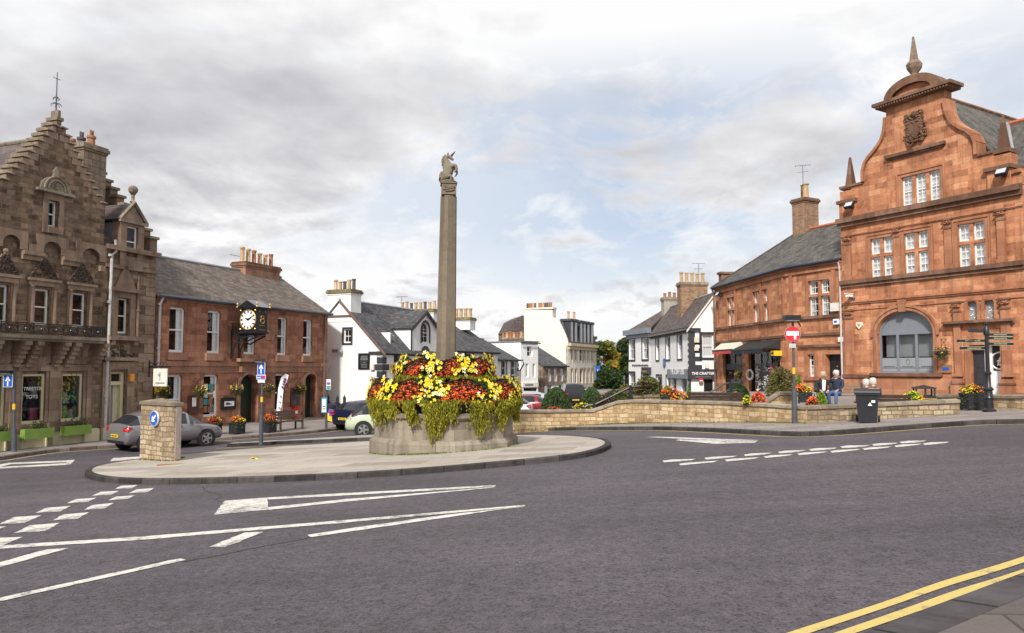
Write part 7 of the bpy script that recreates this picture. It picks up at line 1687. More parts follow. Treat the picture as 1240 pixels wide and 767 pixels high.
# ================================================================ hills and trees
b = MB(); n_ = 90
H = lambda i, k: 40+9*sin(i*.21)+6*sin(i*.53+1)+3*sin(i*1.3+k)
for i in range(n_):
    x0, x1 = -1400+2800*i/n_, -1400+2800*(i+1)/n_
    for (k, y0, f0, y1, f1) in ((0, 500, -.6, 780, .55), (1, 780, .55, 1050, 1), (2, 1050, 1, 1400, -.2)):
        b.face([(x0, y0, H(i, 0)*f0), (x1, y0, H(i+1, 0)*f0), (x1, y1, H(i+1, 0)*f1), (x0, y1, H(i, 0)*f1)])
props(b.build('hills', 'hill_far', smooth=True), kind='structure')
def tree(name, lab, px, Y, ytop, w, mats, n=2600, trunk=True, leaf=.3, group='trees closing the far end of the street', seed=1, dens=1.0, cat='tree', zb=None, blobs=22):
    random.seed(seed); c = at(px, 447, Y); zg = G(c.x, c.y)-.3 if zb is None else zb; zt_ = Zp(px, ytop, Y); H_ = zt_-zg; R_ = w/2/FOC*Y
    t = thing(name, lab, cat, (c.x, c.y, zg), group); b = MB(); bx = Vector((c.x, c.y, zg))
    b.tube([bx, bx+Vector((.1, 0, H_*.3)), bx+Vector((-.1, .1, H_*.7))], [H_*.03, H_*.022, H_*.008], 8)
    for i in range(9):
        a = i*2.4; z0 = H_*(.25+.05*i); b.tube([bx+Vector((0, 0, z0)), bx+Vector((cos(a)*R_*.4, sin(a)*R_*.4, z0+H_*.12)), bx+Vector((cos(a)*R_*.75, sin(a)*R_*.75, z0+H_*.2))], [H_*.012, H_*.008, .03], 5)
    b.build('trunk', 'bark', t); b = MB(); B_ = []
    for i in range(blobs):
        a = random.random()*6.28; h = random.uniform(.22, .88); rr = R_*sqrt(max(.05, 1-((h-.5)/.52)**2))*random.uniform(.3, .85)
        B_.append((bx+Vector((cos(a)*rr, sin(a)*rr, h*H_)), R_*random.uniform(.24, .42), random.randrange(len(mats))))
    for i in range(int(n*dens)):
        p, r_, mi = random.choice(B_); d_ = Vector((random.gauss(0, 1), random.gauss(0, 1), random.gauss(0, .8))).normalized()*r_*random.uniform(.55, 1.08)
        b.m = mi if random.random() < .75 else random.randrange(len(mats)); b.leaf(p+d_, leaf*random.uniform(.6, 1.2))
    b.build('crown', mats, t); return t
tree('autumn_tree', 'orange and yellow autumn tree right of the cream townhouse', 737, 125, 410, 36, ['leaf_gold', 'leaf_olive', 'leaf_mid', 'leaf_olive'], 5200, leaf=.42, seed=3)
tree('dark_tree', 'tall dark green tree with yellow patches left of the white bay house', 758, 128, 406, 32, ['leaf_dark', 'leaf_dark', 'leaf_mid', 'leaf_olive_dark'], 6500, leaf=.4, seed=5)
tree('dark_tree', 'dark green tree filling the street end below the autumn tree', 739, 118, 450, 36, ['leaf_dark', 'leaf_dark', 'leaf_olive_dark'], 5200, leaf=.36, seed=8)
tree('dark_tree', 'dark evergreen behind the blue banner sign at the street end', 728, 128, 440, 24, ['leaf_dark', 'leaf_olive_dark'], 3600, leaf=.36, seed=9)
tree('pale_tree', 'thin pale green tree showing just beyond the townhouse roof', 724, 160, 401, 16, ['leaf_mid', 'leaf_olive'], 900, leaf=.35, seed=11)
tree('dark_tree', 'dark tree meeting the white bay house wall', 765, 112, 425, 30, ['leaf_dark', 'leaf_olive_dark', 'leaf_mid'], 4200, leaf=.36, seed=12)
tree('bare_tree', 'sparse dark tree peeping over the roof of the white bay house', 792, 95, 388, 34, ['leaf_olive_dark', 'leaf_tan'], 700, leaf=.3, seed=14)
random.seed(21)
# ================================================================ MARKET CROSS
pf = gp(538, 549.2, .118); Yf = pf.y; Rb = 90/FOC*Yf; 
for _ in range(5): Yc = Yf+Rb*.97; Rb = 89.5/FOC*Yc
Xc = (539.5-620)/FOC*Yc; gz = G(Xc, Yc)+.1
MX = thing('market_cross', 'tall stone market cross shaft on octagonal stone base topped by a unicorn', 'monument', (Xc, Yc, gz))
rot = radians(12)
zz = lambda py: at(538, py, Yf).z
z_b1 = zz(535.5); z_c0 = zz(510); z_t = zz(502)
sc = Rb
b = MB(); b.lathe([(sc*1.0, gz-.3), (sc*1.0, z_b1-.1), (sc*.965, z_b1)], (Xc, Yc, 0), 8, rot=rot); b.m = 1; b.lathe([(sc*.965, z_b1), (sc*.935, z_b1+.02), (sc*.925, z_c0)], (Xc, Yc, 0), 8, rot=rot); b.m = 0
b.lathe([(sc*.925, z_c0), (sc*.965, z_c0+.05), (sc*.965, z_t-.03), (sc*.945, z_t), (0, z_t)], (Xc, Yc, 0), 8, rot=rot); b.build('base', ['cope_grey', 'grey_stone'], MX)
r2 = 57/FOC*Yc*.93; z_u = Zp(538, 464, Yc-r2)
b = MB(); b.lathe([(r2, z_t), (r2, z_u), (0, z_u)], (Xc, Yc, 0), 8, rot=rot); b.build('upper_tier', 'grey_stone', MX)
zs0 = z_u; zs1 = Zp(541, 238.5, Yc); rs0 = 10.4/FOC*Yc; rs1 = 8.4/FOC*Yc; xt = Xc+.07
def oct8(r, c): # square with chamfered corners
    k = .62; return [(r, -r*k), (r, r*k), (r*k, r), (-r*k, r), (-r, r*k), (-r, -r*k), (-r*k, -r), (r*k, -r)]
Rz = Matrix.Rotation(radians(35), 2)
def ring(r, x, z): return [Vector((x+(Rz@Vector(p)).x, Yc+(Rz@Vector(p)).y, z)) for p in oct8(r, 0)]
b = MB(); A_, B_ = ring(rs0, Xc, zs0), ring(rs1, xt, zs1)
for i in range(8):
    j = (i+1) % 8; l = (A_[i]-A_[j]).length; b.face([A_[i], A_[j], B_[j], B_[i]], [(i*.3, zs0), (i*.3+l, zs0), (i*.3+l, zs1), (i*.3, zs1)])
b.build('shaft', 'shaft_stone', MX)
zc0, zc1 = zs1, Zp(542, 222.5, Yc); rc = 10.2/FOC*Yc*.86
M_ = Matrix.Translation((xt, Yc, 0)) @ Matrix.Rotation(radians(8), 4, 'Z'); b = MB(M_)
b.lathe([(rs1*.98, zc0-.05), (rc*1.0, zc0+.06)], (0, 0, 0), 4, rot=pi/4) ; b.box(-rc, rc, -rc, rc, zc0+.03, zc1-.04); b.box(-rc-.03, rc+.03, -rc-.03, rc+.03, zc1-.04, zc1)
for i in range(14): b.tube([(random.uniform(-rc*.8, rc*.8), -rc-.01, zc0+.1+random.random()*.2), (random.uniform(-rc*.8, rc*.8), -rc-.02, zc0+.1+random.random()*.2)], .02, 4)
b.build('capital', 'shaft_stone', MX)
def skin(name, V, E, m, par, lv=2, M=None, mods=True):
    me = bpy.data.meshes.new(name); o3 = Vector(org(par)) if par else Vector((0, 0, 0))
    me.from_pydata([((M @ Vector(v[:3])) if M else Vector(v[:3]))-o3 for v in V], E, []); o = bpy.data.objects.new(name, me); COL.objects.link(o)
    s_ = o.modifiers.new('Skin', 'SKIN'); s_.use_smooth_shade = True; 
    if not me.skin_vertices: 
        bpy.context.view_layer.update()
    for i, v in enumerate(V):
        r = v[3] if isinstance(v[3], tuple) else (v[3], v[3]); me.skin_vertices[0].data[i].radius = r
    me.skin_vertices[0].data[0].use_root = True
    u = o.modifiers.new('Sub', 'SUBSURF'); u.levels = u.render_levels = lv
    dg = bpy.context.evaluated_depsgraph_get(); m2 = bpy.data.meshes.new_from_object(o.evaluated_get(dg)); m2.name = name
    bpy.data.objects.remove(o); m2.materials.clear(); m2.materials.append(mat(m)); m2.polygons.foreach_set('use_smooth', [True]*len(m2.polygons)); m2.polygons.foreach_set('material_index', [0]*len(m2.polygons))
    n = bpy.data.objects.new(name, m2); COL.objects.link(n)
    if par: n.parent = par
    return n
k_ = Yc/FOC
def U(px, py, r, dy=0): return ((px-542)*k_+xt, Yc+dy, zc1+(222.5-py)*k_, r*k_)
UN = [U(537.5, 215.5, 7.8), U(540.5, 209, 6.6), U(543, 202.5, 5.4), U(540, 197, 4.2), U(538, 192, 3.7), U(540.3, 188, 3.0), U(543.6, 189.8, 2.5), U(547.6, 193.6, 1.6),
      U(547, 201.5, 3.2, -.07), U(550.6, 200.5, 2.4, -.1), U(552, 205.5, 1.8, -.1), U(549.5, 210, 1.5, -.1),
      U(547.5, 203, 2.2, .08), U(551, 203.5, 1.6, .11), U(552, 209, 1.2, .11), U(549, 213, 1.0, .11),
      U(541, 215, 3.2, -.13), U(546, 214, 2.2, -.14), U(545, 220.5, 1.4, -.14), U(549.5, 221, 1.2, -.14),
      U(541, 215, 3.2, .13), U(546.5, 214, 2.2, .14), U(546, 220.5, 1.4, .14), U(550.5, 221, 1.2, .14),
      U(532, 219, 2.2, .02), U(531.5, 212, 2.0, .04), U(534, 207, 2.2, .04)]
UE = [(0, 1), (1, 2), (2, 3), (3, 4), (4, 5), (5, 6), (6, 7), (2, 8), (8, 9), (9, 10), (10, 11), (2, 12), (12, 13), (13, 14), (14, 15), (0, 16), (16, 17), (17, 18), (18, 19), (0, 20), (20, 21), (21, 22), (22, 23), (0, 24), (24, 25), (25, 26)]
un = skin('unicorn', UN, UE, 'shaft_stone', MX, 2)
b = MB(); b.tube([Vector(U(545, 188, 1)[:3]), Vector(U(549.8, 182.6, 1)[:3])], [.04, .012], 6); b.build('horn', 'board_brown', un)
b = MB()
for (x0, y0, x1, y1) in ((538.5, 188, 535.5, 190), (536.8, 190, 533.8, 193), (535.5, 193, 533.6, 196.5), (536, 196, 534, 200.5), (537.5, 199.5, 535, 204)): b.tube([Vector(U(x0, y0, 1)[:3]), Vector(U(x1, y1, 1)[:3])], [.07, .03], 5)
b.tube([Vector(U(540.5, 186.5, 1, -.04)[:3]), Vector(U(541.5, 184.4, 1, -.05)[:3])], [.03, .008], 5); b.tube([Vector(U(540.5, 186.5, 1, .04)[:3]), Vector(U(541.5, 184.4, 1, .05)[:3])], [.03, .008], 5)
b.build('mane', 'shaft_stone', un)
b = MB(Matrix.Translation((xt, Yc, 0))); b.lathe([(.24, zc1), (.26, zc1+.03), (.22, zc1+.07), (0, zc1+.07)], (0, 0, 0), 10); b.build('rock', 'shaft_stone', un)
# flower tiers
FD = thing('flower_display', 'two-tiered ring of yellow and orange-red begonias with trailing olive foliage round the cross', 'flower display', (Xc, Yc, z_t))
b = MB(); b.lathe([(sc*.86, z_t+.003), (sc*.9, z_t+.35), (sc*.8, z_t+.36), (sc*.76, z_t+.1)], (Xc, Yc, 0), 16, rot=rot); b.lathe([(r2*.9, z_u+.003), (r2*.96, z_u+.25), (r2*.8, z_u+.26)], (Xc, Yc, 0), 16, rot=rot); b.build('trough', 'bin_black', FD)
TM = ['trail', 'trail_dark', 'trail_light', 'leaf_olive']
def trailing(R_, ztop, L, n, name):
    b = MB()
    cl = [(6.283*i/25+random.gauss(0, .09), random.uniform(.07, .17), random.uniform(.4, 1.05)) for i in range(25)]
    for i in range(n):
        a0, wd, ln = random.choice(cl); a = a0+random.gauss(0, wd*.6); t_ = random.random()**.8
        env = ln*(1-.55*abs(a-a0)/wd if abs(a-a0) < wd else .1)
        z_ = ztop-t_*L*max(.1, env); bul = .1*sin(min(1, t_*2)*pi)+.12
        r_ = R_+bul+random.uniform(-.08, .05); w = (Xc+r_*cos(a), Yc+r_*sin(a), z_)
        s_ = random.uniform(.025, .05); b.m = random.choice((0, 0, 1, 2, 3)) if t_ > .15 else random.choice((1, 3, 0))
        d_ = Vector((random.gauss(0, .35), random.gauss(0, .35), -1)).normalized()*s_; b.leaf(w, s_*.7, d_)
    # strands
    for i in range(n//26):
        a0, wd, ln = random.choice(cl); a = a0+random.gauss(0, wd*.5); Ls = L*ln*random.uniform(.7, 1.0)
        P = [Vector((Xc+(R_+.1+.1*sin(j*.9))*cos(a+.01*j), Yc+(R_+.1+.1*sin(j*.9))*sin(a+.01*j), ztop-Ls*j/6)) for j in range(7)]
        for j in range(6):
            for q in range(3): b.m = random.choice((0, 1, 2)); p = P[j].lerp(P[j+1], random.random()); b.leaf(p+Vector((random.gauss(0, .02), random.gauss(0, .02), 0)), .03, Vector((random.gauss(0, .012), random.gauss(0, .012), -.04)))
    return props(b.build(name, TM, FD), kind='stuff')
rL = sc*.93; rU = r2*.98
z_l0, z_l1 = Zp(538, 491, Yf), Zp(538, 461, Yf); z_u0, z_u1 = Zp(538, 460, Yc-r2), Zp(538, 434, Yc-r2)
trailing(rL, z_l0+.15, 1.15, 30000, 'trailing_foliage'); trailing(rU, z_u0+.12, .75, 15000, 'trailing_foliage')
def begonias(R_, z0, z1, n, seed):
    random.seed(seed); pt = []; a = 0; k = 0
    while a < 6.283:
        w = random.uniform(.22, .36)*(1.35 if k % 2 else 1); pt.append((a, a+w, k % 2)); a += w; k += 1
    lf = MB(); fy = MB(); fr_ = MB()
    def kind(a, h):
        a = (a+.1*sin(h*7)) % 6.283
        for p in pt:
            if p[0] <= a < p[1]: return p[2]
        return 0
    for i in range(n*4):
        a = random.random()*6.283; h = random.random(); pr = .5+.5*sin(pi*min(1, h*1.05)); r_ = R_-.2+.36*pr*random.uniform(.6, 1.05); k = kind(a, h)
        lf.m = (random.choice((0, 2, 2)) if k else random.choice((0, 1, 1))); lf.leaf((Xc+r_*cos(a), Yc+r_*sin(a), z0+h*(z1-z0)*.97+.06*sin(a*9)), random.uniform(.04, .075))
    for i in range(n):
        a = random.random()*6.283; h = random.random()**.9; pr = .5+.5*sin(pi*min(1, h*1.05)); k = kind(a, h)
        if k:
            r_ = R_-.2+.36*pr; fr_.m = random.choice((0, 0, 0, 1)); fr_.octa((Xc+r_*cos(a), Yc+r_*sin(a), z0+h*(z1-z0)*.9+.06*sin(a*9)), random.uniform(.024, .044))
        elif random.random() < .27:
            c0 = Vector((Xc+(R_-.18+.38*pr)*cos(a), Yc+(R_-.18+.38*pr)*sin(a), z0+h*(z1-z0)*1.08+.07*sin(a*9)+random.gauss(0, .05))); fy.m = 0 if random.random() < .82 else 1
            o_ = Vector((cos(a), sin(a), .25)); s_ = random.uniform(.03, .055)
            x = o_.cross(Vector((0, 0, 1))).normalized(); y = x.cross(o_).normalized()
            for j in range(5):
                q = 2*pi*j/5+random.random(); d_ = (x*cos(q)+y*sin(q)); e_ = (x*cos(q+1.57)+y*sin(q+1.57))
                fy.face([c0, c0+d_*s_*.8+e_*s_*.45+o_*s_*.2, c0+d_*s_*1.25+o_*s_*.35, c0+d_*s_*.8-e_*s_*.45+o_*s_*.2])
            fy.octa(c0+o_*s_*.2, s_*.45)
    props(lf.build('foliage', ['leaf_dark', 'leaf_mid', 'leaf_purple'], FD), kind='stuff'); props(fy.build('yellow_flowers', ['petal_yellow', 'petal_cream'], FD), kind='stuff'); props(fr_.build('red_flowers', ['petal_orange', 'petal_red'], FD), kind='stuff')
begonias(rL+.02, z_l0-.04, z_l1, 6200, 31); begonias(rU+.02, z_u0, z_u1, 3600, 33)
# weeds at the foot
b = MB(); random.seed(5)
for i in range(500):
    a = random.gauss(-1.9, .35) if i % 3 else random.uniform(-3, 0); r_ = sc*.955+random.uniform(.0, .09); x, y = Xc+r_*cos(a), Yc+r_*sin(a); b.m = i % 2; b.leaf((x, y, G(x, y)+.13), .035, Vector((random.gauss(0, .01), random.gauss(0, .01), .035)))
props(b.build('weeds', ['grass', 'leaf_olive']), 'low green weeds growing along the foot of the octagonal stone base', 'weeds', kind='stuff')
# ================================================================ island pillar with keep-left sign
a_, c_, d_ = gp(169, 557, .118), gp(209.5, 558.8, .118), gp(223, 554.3, .118)
PF = Fr(0, a_.y, c_.x-a_.x, c_.y-a_.y, X=a_.x); wP = (c_-a_).to_2d().length; dP = next(k/50 for k in range(5, 200) if (lambda q: 620+q.x/q.y*FOC)(PF.w(wP, k/50, 0)) > 222 or k == 199); zt_ = PF.z(190, 491)
PL = thing('stone_pillar', 'square rubble stone pillar with sloped stone cap on the traffic island', 'pillar', (a_.x, a_.y, a_.z)); b = MB(PF)
b.box(0, wP, 0, dP, a_.z-.3, zt_); b.build('shaft', 'pillar_stone', PL); b = MB(PF)
b.box(-.04, wP+.04, -.04, dP+.04, zt_+.002, zt_+.1); P4 = [(-.04, -.04), (wP+.04, -.04), (wP+.04, dP+.04), (-.04, dP+.04)]; z1 = zt_+.1; ap = (wP/2, dP/2, zt_+.22)
for i in range(4): p, q = P4[i], P4[(i+1) % 4]; b.face([(p[0], p[1], z1), (q[0], q[1], z1), ap])
b.build('cap', 'cope', PL); b = MB(PF); b.box(wP+.002, wP+.05, .04, dP-.04, a_.z+.15, zt_-.02); b.build('side_board', 'board_grey', PL)
u, z_ = PF.uv(187, 507, -.06); sg = thing('keep_left_sign', 'round blue sign with white diagonal arrow on the stone pillar', 'sign', PF.w(u, -.06, z_)); r_ = 9/FOC*a_.y
b = MB(PF); b.cyl((u, -.08, z_), r_, .05, 24, 'y'); b.build('rim', 'sign_white', sg); b = MB(PF); b.cyl((u, -.086, z_), r_*.94, .0055, 24, 'y'); D_ = b.build('disc', 'sign_blue', sg)
b = MB(PF); q = Matrix.Rotation(radians(-45), 2); AR = [(-.5, .09), (.0, .09)]
ar = [(.62, .11), (-.02, .11), (.16, .33), (-.05, .33)][0:0]
sh = [(.6, -.12), (.6, .12), (-.1, .12), (.12, .36), (-.16, .36), (-.55, 0), (-.16, -.36), (.12, -.36), (-.1, -.12)]
rr = radians(40); pts = [(x*cos(rr)-y*sin(rr), x*sin(rr)+y*cos(rr)) for x, y in sh]; vv, ee, ff, *_ = delaunay_2d_cdt([Vector(p) for p in pts], [(i, (i+1) % len(pts)) for i in range(len(pts))], [], 1, 1e-5)
for f in ff: b.face([(u+vv[i].x*r_*1.15, -.09, z_+vv[i].y*r_*1.15) for i in f])
b.build('arrow', 'sign_white', D_)
b = MB(); random.seed(6)
for i in range(260):
    t_ = random.random()*2; p = a_.lerp(c_, t_) if t_ < 1 else c_.lerp(d_, t_-1); b.leaf((p.x+random.gauss(0, .03), p.y-.02+random.gauss(0, .03), p.z+.02), .035, Vector((0, random.gauss(0, .01), .03)))
props(b.build('weeds', 'moss'), 'moss and weeds around the foot of the stone pillar', 'weeds', kind='stuff')
# fallen leaves
b = MB(); random.seed(9)
for i in range(16): p = gp(307+random.gauss(0, 2.2), 555+random.gauss(0, .5), .125); b.m = i % 2; b.leaf(p, .07, Vector((.06, .03, .01)))
props(b.build('fallen_leaves', ['petal_yellow', 'leaf_tan']), 'small scatter of yellow and brown fallen leaves on the island paving', 'leaves', kind='stuff')
# ================================================================ posts and road signs
def post(loc, top, lab, group=None, thick=.9, r=.045, m='pole_grey', lean=(0, 0), name='sign_post', bandz=None, rt=.085):
    t = thing(name, lab, 'sign post', loc, group); L = Vector(loc); d_ = Vector((lean[0], lean[1], 0))
    b = MB(); b.tube([L, L+Vector((0, 0, top))+d_], r, 10); b.tube([L+Vector((0, 0, -.05)), L+Vector((0, 0, thick))+d_*thick/top], rt, 10); b.build('pole', m, t, smooth=True)
    if bandz: 
        b = MB(); p = L+Vector((0, 0, bandz))+d_*bandz/top; b.cyl(p, r+.006, .2, 10); b.build('band', 'band_yellow', t)
    return t
def arrow_up(fr, u, y, z0, z1, w, par):
    b = MB(fr); h = z1-z0; b.box(u-w*.07, u+w*.07, y-.004, y, z0+h*.1, z0+h*.6); b.prism([(u-w*.3, z0+h*.5), (u, z0+h*.92), (u+w*.3, z0+h*.5), (u+w*.3, z0+h*.62), (u, z0+h*.92+.0), (u-w*.3, z0+h*.62)][:3], y-.004, y-.001); return b.build('arrow', 'sign_white', par)
# left post
p = gp(17, 547.5, .13); t = post(p, 0.1+at(13, 452, p.y).z-p.z, 'grey leaning post with yellow band at the left edge of the photo', lean=((13-17)/FOC*p.y, 0), bandz=at(14.5, 496, p.y).z-p.z, thick=at(16, 519, p.y).z-p.z)
def flat_sign(px0, px1, y0, y1, Y, m, name, lab, arrow=True, border='sign_white', cat='road sign', rot=0):
    fr = Fr(px0, Y, cos(rot), sin(rot)); u1 = fr.u(px1); z0, z1 = fr.z(px0, y1), fr.z(px0, y0); t = thing(name, lab, cat, fr.w(u1/2, 0, z0)); b = MB(fr); b.box(0, u1, -.01, .01, z0, z1); b.build('edge', border, t)
    b = MB(fr); e_ = u1*.05; b.box(e_, u1-e_, -.016, -.0105, z0+e_, z1-e_); f_ = b.build('face', m, t)
    if arrow: arrow_up(fr, u1/2, -.017, z0, z1, u1, f_)
    return t, fr, u1, z0, z1
flat_sign(5.8, 16, 454, 469, p.y-.1, 'sign_blue', 'one_way_sign', 'blue one-way sign with white up arrow at the far left edge')
def lampbox(px, py, Y, lab, s_=1):
    c = at(px, py, Y); t = thing('sign_lamp', lab, 'lamp', c, 'small lamps over the road signs'); b = MB(Matrix.Translation(c)); b.box(-.16*s_, .16*s_, -.2, .1, .0, .1*s_); b.tube([(.12*s_, 0, 0), (.2*s_, 0, -.2)], .025, 5); b.build('housing', 'black_paint', t)
    c2 = MB(Matrix.Translation(c)); c2.box(-.13*s_, .13*s_, -.18, .05, -.03, -.001); c2.build('lens', 'metal_grey', t)
lampbox(9, 452, p.y-.05, 'small black lamp above the blue one-way sign at the left edge', .9)
# middle post
p = gp(316, 537.2, .12); t = post(p, at(316, 438, p.y).z-p.z, 'grey post with yellow band rising from the divider island', bandz=at(316, 487, p.y).z-p.z, thick=at(316, 503, p.y).z-p.z)
flat_sign(312.2, 321, 439.5, 454, p.y-.08, 'sign_blue', 'one_way_sign', 'blue one-way sign with white up arrow on the divider island post')
t2, fr, u1, z0, z1 = flat_sign(311.3, 322, 454.4, 459.8, p.y-.08, 'sign_blue', 'parking_sign', 'small blue sign with red spot under the middle one-way sign', arrow=False); b = MB(fr); b.cyl((u1*.75, -.022, (z0+z1)/2), .06, .004, 10, 'y'); b.build('spot', 'sign_red', t2); b = MB(fr)
for j in range(4): b.box(u1*(.12+.1*j), u1*(.18+.1*j), -.02, -.0165, z0+.05, z0+.1)
b.build('lettering', 'sign_white', t2)
flat_sign(313, 321, 460.3, 463.6, p.y-.08, 'sign_white', 'plate_sign', 'small blank white plate below the small blue sign', arrow=False)
lampbox(315, 438, p.y-.05, 'small black lamp above the middle one-way sign', .9)
# no entry post
p = gp(962.6, 512.9, .12); t = post(p, at(961, 390, p.y).z-p.z, 'slim grey post with yellow band carrying the no entry sign', bandz=at(962, 453, p.y).z-p.z, thick=at(962, 470.5, p.y).z-p.z, r=.038, rt=.082)
c = at(960, 404.7, p.y-.1); r_ = 9.6/FOC*p.y; t = thing('no_entry_sign', 'round red no entry sign with white bar and white sticker', 'road sign', c); FRn = Fr(960, c.y, 1, -.12); b = MB(FRn)
b.cyl((0, -.01, c.z), r_, .02, 28, 'y'); b.build('rim', 'metal_grey', t); b = MB(FRn); b.cyl((0, -.016, c.z), r_*.95, .0055, 28, 'y'); D_ = b.build('disc', 'sign_red', t); b = MB(FRn); b.box(-r_*.75, r_*.75, -.021, -.0165, c.z-.05, c.z+.09); b.build('bar', 'sign_white', D_); b = MB(FRn); b.box(r_*.15, r_*.42, -.0215, -.0165, c.z-.17, c.z-.052); b.build('sticker', 'sign_white', D_)
flat_sign(956, 964, 416.5, 421.5, p.y-.08, 'frost_pale', 'plate_sign', 'small pale plate directly under the no entry disc', arrow=False)
lampbox(958, 388, p.y-.12, 'black lamp over the no entry sign', 1.5)
# fingerpost
p = gp(1198, 498.7, .12); H_ = at(1197, 396, p.y).z-p.z
t = thing('fingerpost', 'black cast fingerpost with five gold-edged arms beside the town hall door', 'fingerpost', p); b = MB(Matrix.Translation(p)); zk_ = at(1198, 471, p.y).z-p.z
b.lathe([(.2, 0), (.2, .06), (.13, .12), (.12, zk_*.55), (.15, zk_*.6), (.12, zk_*.7), (.11, zk_*.92), (.15, zk_*.95), (.15, zk_), (.08, zk_+.08), (.075, zk_+.45), (.1, zk_+.47), (.1, zk_+.53), (.065, zk_+.56), (.055, H_-.28), (.09, H_-.25), (.09, H_-.05), (.06, H_), (.03, H_+.05), (.06, H_+.1), (0, H_+.16)], (0, 0, 0), 14); b.build('post', 'black_paint', t, smooth=True)
for (px1, py, lab) in ((1160.5, 401.3, 0), (1163.5, 412.8, 1), (1166.5, 421.8, 1), (1237, 405.3, 1), (1237, 409.6, 1), (1237, 416.5, 1)):
    z_ = at(1198, py, p.y).z; L_ = (px1-1197.5)/FOC*p.y; dx = 1 if L_ > 0 else -1
    M_ = Matrix.Translation((p.x, p.y, z_)) @ Matrix.Rotation((.25 if L_ > 0 else -.12) if not lab == 0 else .5, 4, 'Z'); L_ = abs(L_)/(.98)
    b = MB(M_); b.prism([(dx*.07, -.055), (dx*(L_-.06), -.055), (dx*L_, 0), (dx*(L_-.06), .055), (dx*.07, .055)], -.02, .02); o = b.build('arm', 'black_paint', t)
    if lab:
        b = MB(M_)
        for yy in (-.024, .024):
            for zz_ in (-.05, .05): b.box(min(dx*.08, dx*(L_-.06)), max(dx*.08, dx*(L_-.06)), yy-.003, yy+.003, zz_-.004, zz_+.004)
            n_ = 11
            for j in range(n_): x0 = dx*(L_*.25+L_*.5*j/n_); b.box(x0, x0+L_*.022, yy-.002, yy+.002, -.014, .014)
        b.build('gold_lettering', 'cream_paint', o)
# ================================================================ walls and terrace
T0 = .08
TZ = lambda x, y: -.1+.03*(min(y, 40)-24)-.03*max(0, y-40)
def gwall(name, lab, pts, th=.32, m='yellow_stone', cm='cope', base=-.3, side=1, cope_h=.11):
    """pts: (xy Vector, z bottom, z top) along the visible face"""
    t = thing(name, lab, 'wall', (pts[0][0].x, pts[0][0].y, pts[0][1])); L = [p[0] for p in pts]; I = offs(L, th*side); O = offs(L, -.045*side); I2 = offs(L, (th+.045)*side); b = MB(); c = MB(); s = 0
    for i in range(len(L)-1):
        l = (L[i+1]-L[i]).length; z0a, z0b, z1a, z1b = pts[i][1]+base, pts[i+1][1]+base, pts[i][2]-cope_h, pts[i+1][2]-cope_h
        V = lambda p, z: (p.x, p.y, z)
        b.face([V(L[i], z0a), V(L[i+1], z0b), V(L[i+1], z1b), V(L[i], z1a)], [(s, z0a), (s+l, z0b), (s+l, z1b), (s, z1a)])
        b.face([V(I[i], z0a), V(I[i+1], z0b), V(I[i+1], z1b), V(I[i], z1a)], [(s, z0a), (s+l, z0b), (s+l, z1b), (s, z1a)])
        c.face([V(O[i], z1a), V(O[i+1], z1b), V(O[i+1], z1b+cope_h-.02), V(O[i], z1a+cope_h-.02)], [(s, 0), (s+l, 0), (s+l, .1), (s, .1)])
        mid = lambda p, q: (p+q)/2
        c.face([V(O[i], z1a+cope_h-.02), V(O[i+1], z1b+cope_h-.02), V(mid(L[i+1], I[i+1]), z1b+cope_h+.02), V(mid(L[i], I[i]), z1a+cope_h+.02)], [(s, .1), (s+l, .1), (s+l, .3), (s, .3)])
        c.face([V(mid(L[i], I[i]), z1a+cope_h+.02), V(mid(L[i+1], I[i+1]), z1b+cope_h+.02), V(I2[i+1], z1b+cope_h-.02), V(I2[i], z1a+cope_h-.02)], [(s, .3), (s+l, .3), (s+l, .5), (s, .5)])
        c.face([V(I2[i], z1a), V(I2[i+1], z1b), V(I2[i+1], z1b+cope_h-.02), V(I2[i], z1a+cope_h-.02)]); c.face([V(O[i], z1a), V(O[i+1], z1b), V(I2[i+1], z1b), V(I2[i], z1a)])
        s += l
    for k in (0, -1):
        b.face([V(L[k], pts[k][1]+base), V(I[k], pts[k][1]+base), V(I[k], pts[k][2]-cope_h), V(L[k], pts[k][2]-cope_h)]); c.face([V(O[k], pts[k][2]-cope_h), V(I2[k], pts[k][2]-cope_h), V(I2[k], pts[k][2]-.02), V(mid(L[k], I[k]), pts[k][2]+.02), V(O[k], pts[k][2]-.02)])
    b.build('stonework', m, t); c.build('coping', cm, t); return t
def wp(px, yb, yt): q = gp(px, yb, .118); return (q.to_2d(), q.z, at(px, yt, q.y).z)
WP = [wp(*a) for a in ((575, 524.5, 496.8), (628, 521, 496.8), (680, 517.6, 496.6), (718, 514.9, 496.2), (733, 514.1, 491), (748, 513.4, 485.8), (768, 512.7, 484.3), (820, 511.9, 485.2), (880, 511.5, 486.6), (940, 512.2, 489.6), (977.5, 512.9, 492))]
gwall('boundary_wall', 'long low yellow stone wall stepping up behind the far kerb', WP)
WQ = [wp(*a) for a in ((977.6, 512.9, 492), (1030, 509.8, 490), (1070, 507.4, 488.2), (1110, 505, 486.3), (1136, 503.4, 485), (1162.5, 501.8, 483.8))]
gwall('boundary_wall', 'low stone wall running from the no entry post behind the wheelie bin', WQ, m='pillar_stone')
WR = [wp(*a) for a in ((1120, 496.5, 478), (1166, 495.6, 478.2), (1200, 495.8, 478.6), (1250, 496.8, 478.8), (1320, 498, 479))]
gwall('boundary_wall', 'low pale stone wall directly in front of the town hall door', WR)
tp = [g2(757, 510.5), g2(820, 509.3), g2(900, 509.2), g2(974, 510)] + [g2(1060, 505.5), g2(1125, 501.5)] 
